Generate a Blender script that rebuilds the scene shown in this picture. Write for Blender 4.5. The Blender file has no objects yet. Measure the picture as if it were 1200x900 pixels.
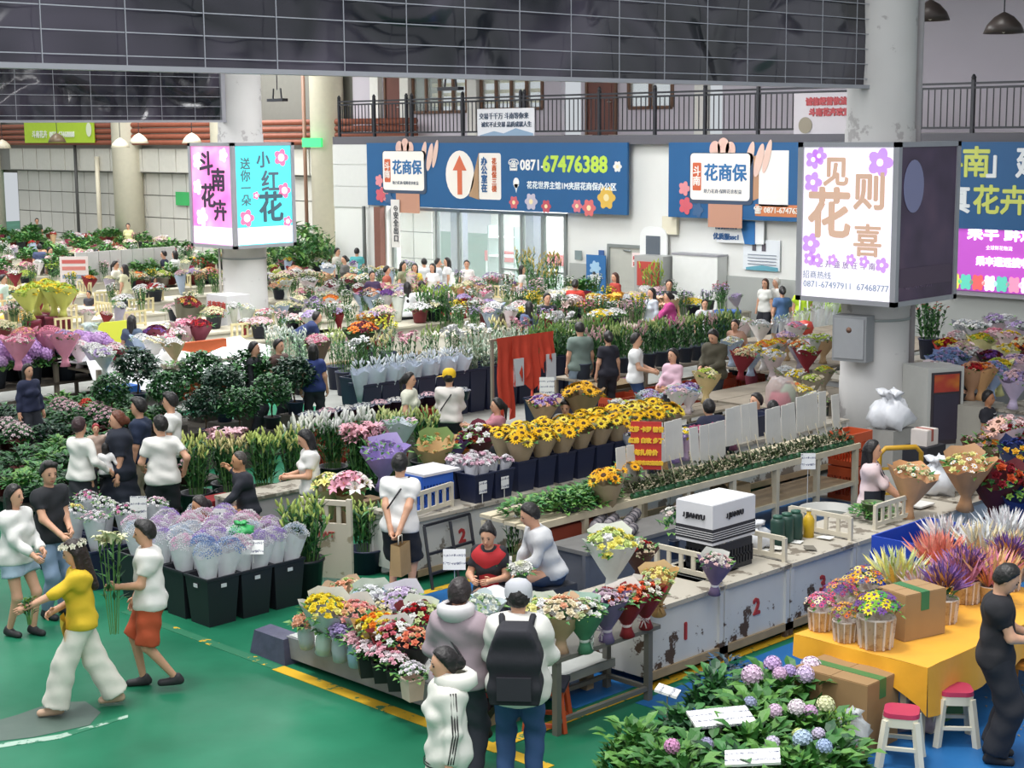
import bpy, math, random
import numpy as np
from mathutils import Matrix, Vector
random.seed(7); rng = np.random.default_rng(7)
S = bpy.context.scene; COL = S.collection
# ------------------------------------------------ camera
CAM_H, FPX, PITCH, ROLL, YAW = 5.3, 1900.0, math.atan(295/1900.0), 0.008, -math.pi/4
cd = bpy.data.cameras.new('camera'); cd.sensor_width = 36; cd.lens = FPX/1200*36; cd.clip_end = 400
cam = bpy.data.objects.new('camera', cd); COL.objects.link(cam); S.camera = cam
cam.matrix_world = Matrix.Translation((0, 0, CAM_H)) @ Matrix.Rotation(YAW, 4, 'Z') @ Matrix.Rotation(math.pi/2-PITCH, 4, 'X') @ Matrix.Rotation(-ROLL, 4, 'Z')
# ------------------------------------------------ sky and lights
w = bpy.data.worlds.new('hall_daylight'); S.world = w; w.use_nodes = True
bg = w.node_tree.nodes['Background']; bg.inputs[0].default_value = (0.90, 0.95, 1.0, 1); bg.inputs[1].default_value = 0.55
def light(name, kind, loc, aim, power, size=None, sy=None, color=(1, 1, 1)):
    d = bpy.data.lights.new(name, kind); d.energy = power; d.color = color
    if kind == 'AREA':
        d.shape = 'RECTANGLE'; d.size = size; d.size_y = sy or size
    if kind == 'SUN': d.angle = math.radians(size)
    o = bpy.data.objects.new(name, d); COL.objects.link(o); o.location = loc
    o.rotation_euler = (Vector(aim)-Vector(loc)).to_track_quat('-Z', 'Y').to_euler(); return o
light('sun', 'SUN', (0, 0, 30), (7, -3, 0), 1.5, 9, color=(1, .98, .94))
light('skylight_far_left', 'AREA', (25, 46, 12), (26, 46, 0), 9500, 16, 26)
light('skylight_back', 'AREA', (28.2, 26, 10.5), (32, 26, 0), 3000, 3.5, 22)
light('skylight_front', 'AREA', (10, 14, 12), (11, 13, 0), 900, 8, 12)
light('fill_near', 'AREA', (5, 3, 11), (12, 10, 0), 750, 9, 9)  # added fill lamp above the camera, brightens the faces turned towards it
vs = S.view_settings; vs.view_transform = 'Standard'; vs.look = 'None'; vs.exposure = 0.22; vs.gamma = 1.0; vs.use_curve_mapping = False

# ------------------------------------------------ pixel to world, colours, materials
def ray(px, py):
    x, y = px-600.0, py-450.0; c, s = math.cos(ROLL), math.sin(ROLL); x, y = x*c-y*s, x*s+y*c
    cp, sp = math.cos(PITCH), math.sin(PITCH); X, Y, Z = x, -sp*y+cp*FPX, -cp*y-sp*FPX
    k = math.sqrt(.5); return (k*(X+Y), k*(Y-X), Z)
def at(px, py, z=0.0):            # where the line of sight meets the level z
    d = ray(px, py); t = (z-CAM_H)/d[2]; return Vector((d[0]*t, d[1]*t, z))
def at_u(px, py, u):
    d = ray(px, py); t = u/d[0]; return Vector((u, d[1]*t, CAM_H+d[2]*t))
def at_v(px, py, v):
    d = ray(px, py); t = v/d[1]; return Vector((d[0]*t, v, CAM_H+d[2]*t))
def px_of(p):
    k = math.sqrt(.5); X, Y = k*(p[0]-p[1]), k*(p[0]+p[1]); f = Y*math.cos(PITCH)-(p[2]-CAM_H)*math.sin(PITCH)
    return 600+FPX*X/max(f, .1)
def face(a):                      # a: 0 looks at the camera, 90 to the right of the picture, 180 away, 270 to the left
    return math.radians(225+a-90)
def lin(h):
    h = h.lstrip('#'); v = [int(h[i:i+2], 16)/255 for i in (0, 2, 4)]
    return tuple((c/12.92 if c <= .04045 else ((c+.055)/1.055)**2.4) for c in v)+(1,)
MATS = {}
def M(hexc, rough=.65, var=.12, scale=6.0, bump=0.0, metal=0.0, alpha=1.0, emit=0.0, sheen=0.0, spec=.5, trans=0.0):
    key = (hexc, rough, var, scale, bump, metal, alpha, emit, sheen, spec, trans)
    if key in MATS: return MATS[key]
    m = bpy.data.materials.new('paint_'+hexc.lstrip('#')); m.use_nodes = True; nt = m.node_tree; b = nt.nodes['Principled BSDF']
    c = lin(hexc); b.inputs['Roughness'].default_value = rough; b.inputs['Metallic'].default_value = metal; b.inputs['Specular IOR Level'].default_value = spec
    b.inputs['Base Color'].default_value = c
    if var or bump:
        tc = nt.nodes.new('ShaderNodeTexCoord'); n = nt.nodes.new('ShaderNodeTexNoise'); n.inputs['Scale'].default_value = scale; n.inputs['Detail'].default_value = 3
        nt.links.new(tc.outputs['Object'], n.inputs['Vector'])
        if var:
            mx = nt.nodes.new('ShaderNodeMix'); mx.data_type = 'RGBA'
            mx.inputs[6].default_value = tuple(max(0, q*(1-var*1.6)) for q in c[:3])+(1,)
            mx.inputs[7].default_value = tuple(min(1, q*(1+var)+.01*var) for q in c[:3])+(1,)
            nt.links.new(n.outputs['Fac'], mx.inputs[0]); nt.links.new(mx.outputs[2], b.inputs['Base Color'])
        if bump:
            bp = nt.nodes.new('ShaderNodeBump'); bp.inputs['Strength'].default_value = bump; bp.inputs['Distance'].default_value = .03
            nt.links.new(n.outputs['Fac'], bp.inputs['Height']); nt.links.new(bp.outputs[0], b.inputs['Normal'])
    if alpha < 1: b.inputs['Alpha'].default_value = alpha
    if trans: b.inputs['Transmission Weight'].default_value = trans
    if emit:
        b.inputs['Emission Color'].default_value = c; b.inputs['Emission Strength'].default_value = emit
    if sheen: b.inputs['Sheen Weight'].default_value = sheen
    MATS[key] = m; return m
def worn(name, paint, under, amount, scale, zbias=0.0, rough=.7):
    """paint with flaked patches: a noise with its own shape picks the bare places"""
    m = bpy.data.materials.new(name); m.use_nodes = True; nt = m.node_tree; b = nt.nodes['Principled BSDF']; N, L = nt.nodes.new, nt.links.new
    tc = N('ShaderNodeTexCoord'); n = N('ShaderNodeTexNoise'); n.inputs['Scale'].default_value = scale; n.inputs['Detail'].default_value = 6; n.inputs['Roughness'].default_value = .65
    L(tc.outputs['Object'], n.inputs['Vector']); sx = N('ShaderNodeSeparateXYZ'); L(tc.outputs['Object'], sx.inputs[0])
    ma = N('ShaderNodeMath'); ma.operation = 'MULTIPLY_ADD'; ma.inputs[1].default_value = zbias; L(sx.outputs[2], ma.inputs[0]); L(n.outputs['Fac'], ma.inputs[2])
    r = N('ShaderNodeValToRGB'); r.color_ramp.elements[0].position = amount; r.color_ramp.elements[1].position = amount+.03
    r.color_ramp.elements[0].color = lin(under); r.color_ramp.elements[1].color = lin(paint); L(ma.outputs[0], r.inputs[0])
    n2 = N('ShaderNodeTexNoise'); n2.inputs['Scale'].default_value = scale*.35; n2.inputs['Detail'].default_value = 4; L(tc.outputs['Object'], n2.inputs['Vector'])
    r2 = N('ShaderNodeMapRange'); r2.inputs[3].default_value = .72; r2.inputs[4].default_value = 1.1; L(n2.outputs['Fac'], r2.inputs[0])
    mx = N('ShaderNodeMix'); mx.data_type = 'RGBA'; mx.blend_type = 'MULTIPLY'; mx.inputs[0].default_value = 1; L(r.outputs[0], mx.inputs[6]); L(r2.outputs[0], mx.inputs[7])
    L(mx.outputs[2], b.inputs['Base Color']); b.inputs['Roughness'].default_value = rough; return m

# ------------------------------------------------ mesh building
class MB:
    def __init__(s): s.V = []; s.F = []; s.I = []; s.n = 0; s.sm = []
    def add(s, V, F, mi=0, sm=False, mat=None):
        V = np.asarray(V, float)
        if mat is not None:
            A = np.array(mat); V = V@A[:3, :3].T+A[:3, 3]
        n = s.n; s.V.append(V); s.F.extend([tuple(i+n for i in f) for f in F])
        s.I.extend([mi]*len(F) if not isinstance(mi, (list, tuple)) else mi); s.sm.extend([sm]*len(F)); s.n += len(V); return s
    def box(s, x0, x1, y0, y1, z0, z1, mi=0, mat=None):
        V = [(x0,y0,z0),(x1,y0,z0),(x1,y1,z0),(x0,y1,z0),(x0,y0,z1),(x1,y0,z1),(x1,y1,z1),(x0,y1,z1)]
        return s.add(V, [(0,3,2,1),(4,5,6,7),(0,1,5,4),(1,2,6,5),(2,3,7,6),(3,0,4,7)], mi, False, mat)
    def bar(s, a, b, w, h=None, mi=0):
        a, b = Vector(a), Vector(b); d = b-a; L = d.length
        q = d.to_track_quat('Z', 'Y').to_matrix().to_4x4(); h = h or w
        return s.box(-w/2, w/2, -h/2, h/2, 0, L, mi, Matrix.Translation(a)@q)
    def tube(s, pts, rad, n=6, mi=0, cap=True):
        pts = [Vector(p) for p in pts]; k = len(pts); rad = rad if isinstance(rad, (list, tuple)) else [rad]*k
        V = []; F = []
        for i, p in enumerate(pts):
            t = (pts[min(i+1, k-1)]-pts[max(i-1, 0)]).normalized(); q = t.to_track_quat('Z', 'Y')
            for j in range(n):
                a = 2*math.pi*j/n; V.append(p+q@Vector((rad[i]*math.cos(a), rad[i]*math.sin(a), 0)))
        for i in range(k-1):
            for j in range(n): F.append((i*n+j, i*n+(j+1)%n, (i+1)*n+(j+1)%n, (i+1)*n+j))
        if cap: F.append(tuple(range(n-1, -1, -1))); F.append(tuple((k-1)*n+j for j in range(n)))
        return s.add(V, F, mi, True)
    def lathe(s, prof, n=16, mi=0, sm=True, mat=None, wav=None, cap=True, sq=0.0):
        V = []; F = []; k = len(prof)
        for i, (r, z) in enumerate(prof):
            for j in range(n):
                a = 2*math.pi*j/n; rr = r; zz = z
                if sq: rr = r*(1+sq*(abs(math.cos(a))**-1 if abs(math.cos(a)) > abs(math.sin(a)) else abs(math.sin(a))**-1)-sq)
                if wav: dr, dz = wav(i, a); rr += dr; zz += dz
                V.append((rr*math.cos(a), rr*math.sin(a), zz))
        for i in range(k-1):
            for j in range(n): F.append((i*n+j, i*n+(j+1)%n, (i+1)*n+(j+1)%n, (i+1)*n+j))
        if cap and prof[0][0] > 1e-5: F.append(tuple(range(n-1, -1, -1)))
        return s.add(V, F, mi, sm, mat)
    def mesh(s, name, mats=()):
        me = bpy.data.meshes.new(name); me.from_pydata(np.concatenate(s.V).tolist() if s.V else [], [], s.F)
        for m in mats: me.materials.append(m)
        if len(mats) > 1 or any(s.I): me.polygons.foreach_set('material_index', s.I)
        me.polygons.foreach_set('use_smooth', s.sm); me.update(); return me
    def build(s, name, mats, parent=None, loc=(0, 0, 0), rz=0.0):
        if not isinstance(mats, (list, tuple)): mats = [mats]
        return put(name, s.mesh(name, mats), parent, loc, rz)
def put(name, me, parent=None, loc=(0, 0, 0), rz=0.0, mats=None):
    o = bpy.data.objects.new(name, me); COL.objects.link(o); o.location = loc
    if rz: o.rotation_euler = (0, 0, rz)
    if parent is not None: o.parent = parent
    if mats:
        for i, m in enumerate(mats):
            if i < len(o.material_slots) and m is not None: o.material_slots[i].link = 'OBJECT'; o.material_slots[i].material = m
    return o
THINGS = []
def tag(o, label, cat, group=None):
    o['label'] = label; o['category'] = cat
    if group: o['group'] = group
    THINGS.append(o); return o
def thing(name, label, cat, loc=(0, 0, 0), rz=0.0, group=None):
    o = bpy.data.objects.new(name, None); COL.objects.link(o); o.location = loc; o.rotation_euler = (0, 0, rz); o.empty_display_size = .1
    return tag(o, label, cat, group)
def struct(o): o['kind'] = 'structure'; return o
def stuff(o, label=None, cat=None):
    o['kind'] = 'stuff'
    if label: o['label'] = label
    if cat: o['category'] = cat
    return o
def text_mesh(body, size, mat, bold=0.0, align='CENTER', ext=.004, spacing=1.0):
    c = bpy.data.curves.new('lettering', 'FONT'); c.body = body; c.size = size; c.extrude = ext; c.align_x = align; c.align_y = 'CENTER'; c.space_character = spacing; c.resolution_u = 2
    o = bpy.data.objects.new('lettering', c); COL.objects.link(o); dg = bpy.context.evaluated_depsgraph_get(); dg.update()
    me = bpy.data.meshes.new_from_object(o.evaluated_get(dg)); bpy.data.objects.remove(o)
    if bold:
        n = len(me.vertices); co = np.empty(n*3); me.vertices.foreach_get('co', co); co = co.reshape(-1, 3); fs = [tuple(p.vertices) for p in me.polygons]; m = MB()
        for k, (dx, dy) in enumerate(((1, 0), (-1, 0), (0, 1), (0, -1), (.7, .7), (-.7, -.7), (.7, -.7), (-.7, .7))): m.add(co+np.array((dx*bold, dy*bold, k*.0012)), fs)
        me = m.mesh('lettering')
    me.materials.clear(); me.materials.append(mat); return me
# faces of the hall: local x runs to the right of the picture along the face, local y up, local z towards the viewer
R_U = Matrix(((0, 0, -1), (-1, 0, 0), (0, 1, 0))).to_4x4()      # face looking to -x (runs along y)
R_V = Matrix(((1, 0, 0), (0, 0, -1), (0, 1, 0))).to_4x4()       # face looking to -y (runs along x)
def on_face(o, R, loc, parent=None):
    o.matrix_world = Matrix.Translation(loc) @ R
    if parent is not None: o.parent = parent; o.matrix_parent_inverse = Matrix(); o.matrix_local = parent_world(parent).inverted() @ (Matrix.Translation(loc) @ R)
    return o
def parent_world(p):
    m = Matrix.LocRotScale(p.location, p.rotation_euler, p.scale)
    return parent_world(p.parent) @ m if p.parent else m
def letter(body, size, hexc, R, loc, parent, bold=0.0, name='lettering', emit=0.0, align='CENTER', spacing=1.0):
    me = text_mesh(body, size, M(hexc, .6, 0, emit=emit), bold, align, .004, spacing)
    return on_face(put(name, me), R, loc, parent)
def shape(V2, hexc, R, loc, parent, name, th=.006, emit=0.0):
    """a flat printed or cut-out piece with a little thickness, outline V2 in the face's plane"""
    n = len(V2); V = [(x, y, 0) for x, y in V2]+[(x, y, th) for x, y in V2]
    F = [tuple(range(n, 2*n)), tuple(range(n-1, -1, -1))]+[(i, (i+1) % n, n+(i+1) % n, n+i) for i in range(n)]
    return on_face(MB().add(V, F).build(name, M(hexc, .6, 0, emit=emit)), R, loc, parent)
def rect(w, h): return [(-w/2, -h/2), (w/2, -h/2), (w/2, h/2), (-w/2, h/2)]
def rrect(w, h, r, k=4):
    P = []
    for cx, cy, a0 in ((w/2-r, -h/2+r, -90), (w/2-r, h/2-r, 0), (-w/2+r, h/2-r, 90), (-w/2+r, -h/2+r, 180)):
        for i in range(k+1): a = math.radians(a0+90*i/k); P.append((cx+r*math.cos(a), cy+r*math.sin(a)))
    return P
def oval(a, b, n=24): return [(a*math.cos(2*math.pi*i/n), b*math.sin(2*math.pi*i/n)) for i in range(n)]
def petals(r, n=5, d=.35, k=30): return [(r*(1-d+d*abs(math.cos(n*t/2)))*math.cos(t), r*(1-d+d*abs(math.cos(n*t/2)))*math.sin(t)) for t in [2*math.pi*i/k for i in range(k)]]
# ================================================ the hall
def floor_mat(name, a, b, sc, rough):
    m = bpy.data.materials.new(name); m.use_nodes = True; nt = m.node_tree; p = nt.nodes['Principled BSDF']; N, L = nt.nodes.new, nt.links.new
    tc = N('ShaderNodeTexCoord'); n = N('ShaderNodeTexNoise'); n.inputs['Scale'].default_value = sc; n.inputs['Detail'].default_value = 7; n.inputs['Roughness'].default_value = .6
    L(tc.outputs['Object'], n.inputs['Vector']); r = N('ShaderNodeValToRGB'); r.color_ramp.elements[0].position = .35; r.color_ramp.elements[1].position = .7
    r.color_ramp.elements[0].color = lin(a); r.color_ramp.elements[1].color = lin(b); L(n.outputs['Fac'], r.inputs[0]); L(r.outputs[0], p.inputs['Base Color'])
    n2 = N('ShaderNodeTexNoise'); n2.inputs['Scale'].default_value = sc*3; n2.inputs['Detail'].default_value = 4; L(tc.outputs['Object'], n2.inputs['Vector'])
    mr = N('ShaderNodeMapRange'); mr.inputs[3].default_value = rough-.12; mr.inputs[4].default_value = rough+.15; L(n2.outputs['Fac'], mr.inputs[0]); L(mr.outputs[0], p.inputs['Roughness'])
    p.inputs['Specular IOR Level'].default_value = .22; return m
GREEN_FLOOR = floor_mat('green_epoxy', '#155f43', '#257a5a', .5, .48)
BLUE_FLOOR = floor_mat('blue_epoxy', '#1d5690', '#2d70aa', .7, .45)
GREY_FLOOR = floor_mat('grey_concrete', '#7d7f7c', '#a5a6a0', .6, .6)
YELLOW = worn('yellow_line_paint', '#d9ac1e', '#3a7a4f', .40, 5)
struct(MB().box(-6, 60, -8, 95, -.3, 0).build('floor', GREEN_FLOOR))
struct(MB().box(11.1, 24, 2, 9.5, .001, .004).build('floor', BLUE_FLOOR))
struct(MB().box(10.6, 21, 9.8, 13.7, .001, .004).build('floor', BLUE_FLOOR))
struct(MB().box(19.5, 37.9, 9.8, 76, .001, .0045).build('floor', GREY_FLOOR))
struct(MB().box(11.0, 19.5, 26.5, 70, .001, .0045).build('floor', GREY_FLOOR))
struct(MB().box(9.32, 9.47, 9.0, 12.75, .001, .006).build('trim_1', YELLOW)); struct(MB().box(9.34, 9.46, 12.75, 15.6, .001, .004).build('trim_1', worn('faded_yellow_line', '#d9ac1e', '#22704f', .58, 4)))
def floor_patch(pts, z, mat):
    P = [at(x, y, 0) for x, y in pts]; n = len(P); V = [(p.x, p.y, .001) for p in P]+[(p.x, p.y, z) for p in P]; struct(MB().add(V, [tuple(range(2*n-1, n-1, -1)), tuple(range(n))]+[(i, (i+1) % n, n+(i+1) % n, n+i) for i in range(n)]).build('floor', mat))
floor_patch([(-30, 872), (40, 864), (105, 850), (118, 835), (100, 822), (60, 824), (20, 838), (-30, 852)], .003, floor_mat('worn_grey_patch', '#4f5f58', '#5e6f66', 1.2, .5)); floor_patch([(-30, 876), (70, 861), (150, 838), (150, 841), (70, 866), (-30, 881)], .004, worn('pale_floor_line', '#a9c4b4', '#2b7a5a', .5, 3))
struct(MB().box(9.47, 20, 9.60, 9.74, .005, .008).build('trim_2', YELLOW))
struct(MB().box(10.7, 15, 13.62, 13.74, .005, .008).build('trim_3', YELLOW))
WHITE_WALL = M('#dfe0dc', .8, .04, 1.2); GREY_LOW = M('#a9aca8', .7, .05, 1.5); PURPLE_WALL = M('#c3bdc6', .85, .05, .8); PANEL_GREY = M('#cfcdc4', .6, .06, 1.0)
FRAME = M('#8f9694', .45, .05, metal=.4); DARK_IRON = M('#33343a', .5, .05, metal=.3); BROWN_DOOR = M('#6f4136', .55, .15, 2); WOOD_FRAME = M('#6a4b38', .6, .12)
GLASS = M('#e8f4f2', .06, 0, alpha=.22)
# back wall below the gallery
wb = struct(MB().box(34, 34.3, 8, 31.7, 0, 4.95).build('wall_back', WHITE_WALL))
struct(MB().box(33.96, 34, 8, 28.0, 0, 1.55).build('baseboard_back', GREY_LOW))
struct(MB().box(33.96, 34, 30.35, 31.6, 0, 1.6).build('baseboard_back', GREY_LOW))
struct(MB().box(33.73, 34.3, 39.3, 41.9, 0, 4.95).build('wall_corner', WHITE_WALL))
for z0, z1 in ((2.95, 3.6), (3.62, 4.3), (4.32, 4.95)):
    MB().box(33.69, 33.73, 40.12, 41.88, z0, z1).build('wall_panel', M('#d2d3d0', .6, .03), bpy.data.objects['wall_corner'])
struct(MB().box(33.72, 34.6, 8, 41.9, 4.95, 5.2).build('trim_4', M('#5c5b62', .7, .05)))
struct(MB().box(34.6, 38.2, 8, 41.9, 4.95, 5.2).build('ceiling', M('#d8d6d2', .8, .04)))
# glazed front of the neighbouring hall
wg = struct(MB().box(33.95, 34.05, 31.7, 39.3, 0, .22).box(33.95, 34.05, 31.7, 39.3, 2.9, 3.0).build('window_1', FRAME))
for i, v in enumerate((31.75, 32.65, 33.5, 34.4, 36.2, 37.2, 39.25)):
    MB().box(33.93, 34.07, v-.05, v+.05, .2, 2.95).build('window_frame', FRAME, wg)
for a, b in ((31.8, 32.6), (32.7, 33.45), (33.55, 34.35), (34.45, 36.15), (36.25, 37.15), (37.25, 39.2)):
    MB().box(33.99, 34.01, a, b, .22, 2.9).build('pane', GLASS, wg)
for v0, v1 in ((31.8, 34.35),): MB().box(33.94, 34.06, v0, v1, 1.25, 1.31).build('window_frame', FRAME, wg)
struct(MB().box(41, 41.2, 28, 42, 0, 5).build('wall_beyond', M('#e9edea', .8, .04)))
struct(MB().box(34.3, 41, 28, 28.2, 0, 4.95).build('wall_beyond', M('#e3e6e2', .8, .04)))
light('lamps_beyond_glass', 'AREA', (37.6, 35.4, 4.7), (37.6, 35.4, 0), 1500, 5, 7)
rb = tag(MB().box(39.2, 39.5, 30.5, 40.5, .9, 1.25).build('red_counter', M('#b8383c', .6, .1)), 'red counter band seen through the glass front', 'counter'); MB().box(39.25, 39.9, 30.5, 40.5, 0, .9).build('counter_base', M('#cfd4d2', .6, .05), rb)
for k, v in enumerate((32.3, 34.0, 37.4)):
    t = thing('shop_shelf', ['right', 'middle', 'left'][k]+' pale shelf seen through the glass front', 'shelf', (37.2, v, 0))
    for z in (.1, .7, 1.3, 1.9): MB().box(-.25, .25, -.6, .6, z, z+.05).build('board', M('#dfe6e2', .5, .04), t)
    for y in (-.6, .6): MB().box(-.25, .25, y-.03, y+.03, 0, 2.3).build('side', M('#7f9490', .5, .05), t)
for v in (35.6, 39.0): struct(MB().box(36.4, 36.8, v-.2, v+.2, 0, 4.9).build('trim_12', M('#5f6472', .7, .05)))
# gallery
wu = struct(MB().box(38, 38.2, 0, 1, 0, .01).build('wall_upper', PURPLE_WALL)); bpy.data.objects.remove(wu)
m = MB(); ops = [(29.3, 29.95, 5.2, 7.6), (31.15, 32.85, 6.0, 7.9), (34.85, 35.7, 5.2, 7.6), (36.5, 39.3, 6.05, 8), (40.0, 42.7, 6.0, 8)]
v = 8.0
for a, b, z0, z1 in ops:
    m.box(38, 38.2, v, a, 5.2, 11)
    if z0 > 5.3: m.box(38, 38.2, a, b, 5.2, z0)
    m.box(38, 38.2, a, b, z1, 11); v = b
m.box(38, 38.2, v, 46, 5.2, 11); wu = struct(m.build('wall_upper', PURPLE_WALL))
for n, (a, b, z0, z1) in enumerate(ops):
    if z0 > 5.3:
        q = MB(); k = 2 if b-a < 2 else 4
        for i in range(k+1):
            y = a+(b-a)*i/k; q.box(37.94, 38.1, y-.05, y+.05, z0, z1)
        q.box(37.94, 38.1, a, b, z0-.05, z0+.05).box(37.94, 38.1, a, b, z1-.05, z1+.05); f = struct(q.build('window_%d' % (n+2), WOOD_FRAME))
        for i in range(k):
            MB().box(38.0, 38.02, a+(b-a)*i/k+.05, a+(b-a)*(i+1)/k-.05, z0+.05, z1-.05).build('pane', GLASS, f)
        for i in range(5 if n == 3 or n == 4 else 0):
            MB().bar((38.15, a, z0+.25+i*.33), (38.15, b, z0+.25+i*.33), .05, .12).build('louvre', M('#d9cfae', .5, .1), f)
def door(name, u, a, b, z0, z1, mat, knob=True):
    d = struct(MB().box(u-.06, u, a, b, z0, z1).build(name, mat)); q = MB()
    q.box(u-.1, u-.02, a-.09, a, z0, z1+.09).box(u-.1, u-.02, b, b+.09, z0, z1+.09).box(u-.1, u-.02, a, b, z1, z1+.09); q.build('door_frame', WOOD_FRAME if mat is BROWN_DOOR else FRAME, d)
    for i in (0, 1): MB().box(u-.075, u-.06, a+.12, b-.12, z0+.2+i*1.0, z0+1.05+i*1.0).build('door_panel', mat, d)
    if knob: MB().tube([(u-.06, a+.1, z0+1), (u-.14, a+.1, z0+1), (u-.14, a+.24, z0+1)], .018).build('door_handle', M('#b9b9b5', .3, 0, metal=.9), d)
    return d
door('door_1', 38, 33.4, 34.5, 5.2, 7.6, BROWN_DOOR); door('door_2', 38, 43.2, 44.1, 5.2, 7.4, BROWN_DOOR)
d3 = door('door_3', 34, 28.78, 30.02, 0, 2.12, M('#b6b7ae', .55, .05))
MB().tube([(33.92, 29.5, 2.05), (33.85, 29.2, 2.05)], .025).build('door_closer', FRAME, d3)
for v0 in (29.96, 39.6, 43.0, 44.6):
    struct(MB().box(37.8, 38, v0-.22, v0+.22, 5.2, 11).build('trim_5', M('#e4e2dc', .7, .05)))
for v0 in (30.9, 32.0, 36.3): struct(MB().box(34.3, 34.7, v0-.12, v0+.12, 5.2, 5.21).build('trim_6', DARK_IRON))
struct(MB().box(30.3, 39, 5, 46, 9.3, 9.5).build('ceiling', M('#8f8a8c', .85, .05)))  # unseen slab put in to keep the gallery wall darker; lamps hang from it
struct(MB().box(34.85, 35.15, 46, 90, 9.3, 9.6).build('trim_11', M('#8a5a48', .7, .1)))
struct(MB().box(21.2, 26.6, 0, 60, 9.3, 9.5).build('ceiling', M('#8f8a8c', .85, .05)))  # added strip, out of view, blocks overhead light from the upper columns
# railing
rl = thing('gallery_railing', 'long dark iron railing along the edge of the upper gallery', 'railing', (33.9, 0, 5.2))
for z in (.12, 1.02, 1.12): MB().bar((0, 8, z), (0, 41.8, z), .05).build('rail', DARK_IRON, rl)
bm_ = MB().box(-.011, .011, -.011, .011, .12, 1.02).mesh('baluster', [DARK_IRON]); pm_ = MB().box(-.04, .04, -.04, .04, -.05, 1.2).lathe([(.05, 1.2), (.06, 1.25), (.03, 1.31), (0, 1.33)], 8, mat=None).mesh('post', [DARK_IRON])
y = 8.1
while y < 41.8: put('baluster', bm_, rl, (0, y, 0)); y += .165
for y in (10, 13, 16, 19, 22, 25, 26.7, 28.4, 30.4, 33.3, 33.45, 35.9, 38.2, 38.45, 40.0, 41.75): put('post', pm_, rl, (0, y, 0))
# ---------------- left part of the back wall
wl = struct(MB().box(38.1, 38.4, 41.9, 71, 0, 12).box(38.1, 38.4, 71, 90, 3.6, 12).build('wall_left', M('#77766f', .8, .05)))
bpm = MB().box(-.03, .03, -.465, .465, 0, .89).mesh('wall_panel', [PANEL_GREY]); hpm = MB().box(-.03, .03, -.585, .585, .0, .95).mesh('wall_panel', [M('#d8d5ca', .6, .05)])
for i in range(29):
    for j in range(4): put('wall_panel', bpm, wl, (38.08, 42.4+i*1.0, .02+j*.93))
for i in range(23): put('wall_panel', hpm, wl, (37.75, 42.6+i*1.26, 3.78))
struct(MB().box(37.78, 38.1, 41.9, 90, 3.74, 4.76).build('trim_7', M('#8d8d88', .7, .05)))
colm = M('#e4ddc8', .7, .05)
for v0 in (46.9, 53.2, 60.4, 72.5): struct(MB().lathe([(.62, 0), (.62, 12)], 24, mat=Matrix.Translation((37.5, v0, 0))).build('trim_8', colm))
pipe = M('#8a4b35', .5, .12)
for k in range(4):
    p = MB().tube([(37.45, 42, 5.0+k*.24), (37.45, 90, 5.0+k*.24)], .11, 10).build('duct_pipe', pipe)
    tag(p, ['lowest', 'second lowest', 'second highest', 'highest'][k]+' rust red pipe running along the far left wall', 'pipe', 'rust red wall pipes')
struct(MB().box(-6, -5.7, -8, 95, -.3, .01).build('trim_9', GREY_LOW))
d = door('door_4', 38.05, 61.1, 61.8, 0, 2.2, M('#8f5a4c', .6, .1), False)
gs = shape(rect(1.55, .55), '#3fae62', R_U, at_u(219, 233, 37.98), None, 'exit_notice', .03); tag(gs, 'small green notice on the far left wall beside the pink light box', 'sign')
# lime banner far left
lb = tag(on_face(MB().box(-3.0, 3.0, -.5, .5, 0, .04).build('wall_banner', M('#b2d030', .6, .05)), R_U, at_u(69, 154, 37.3)), 'lime green banner hanging high on the far left wall', 'banner')
letter('斗南花卉  0871-67468888', .34, '#eef2e4', R_U, at_u(62, 158, 37.24), lb, .008); shape(oval(.22, .3), '#dfe6c8', R_U, at_u(104, 152, 37.24), lb, 'emblem')
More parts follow.
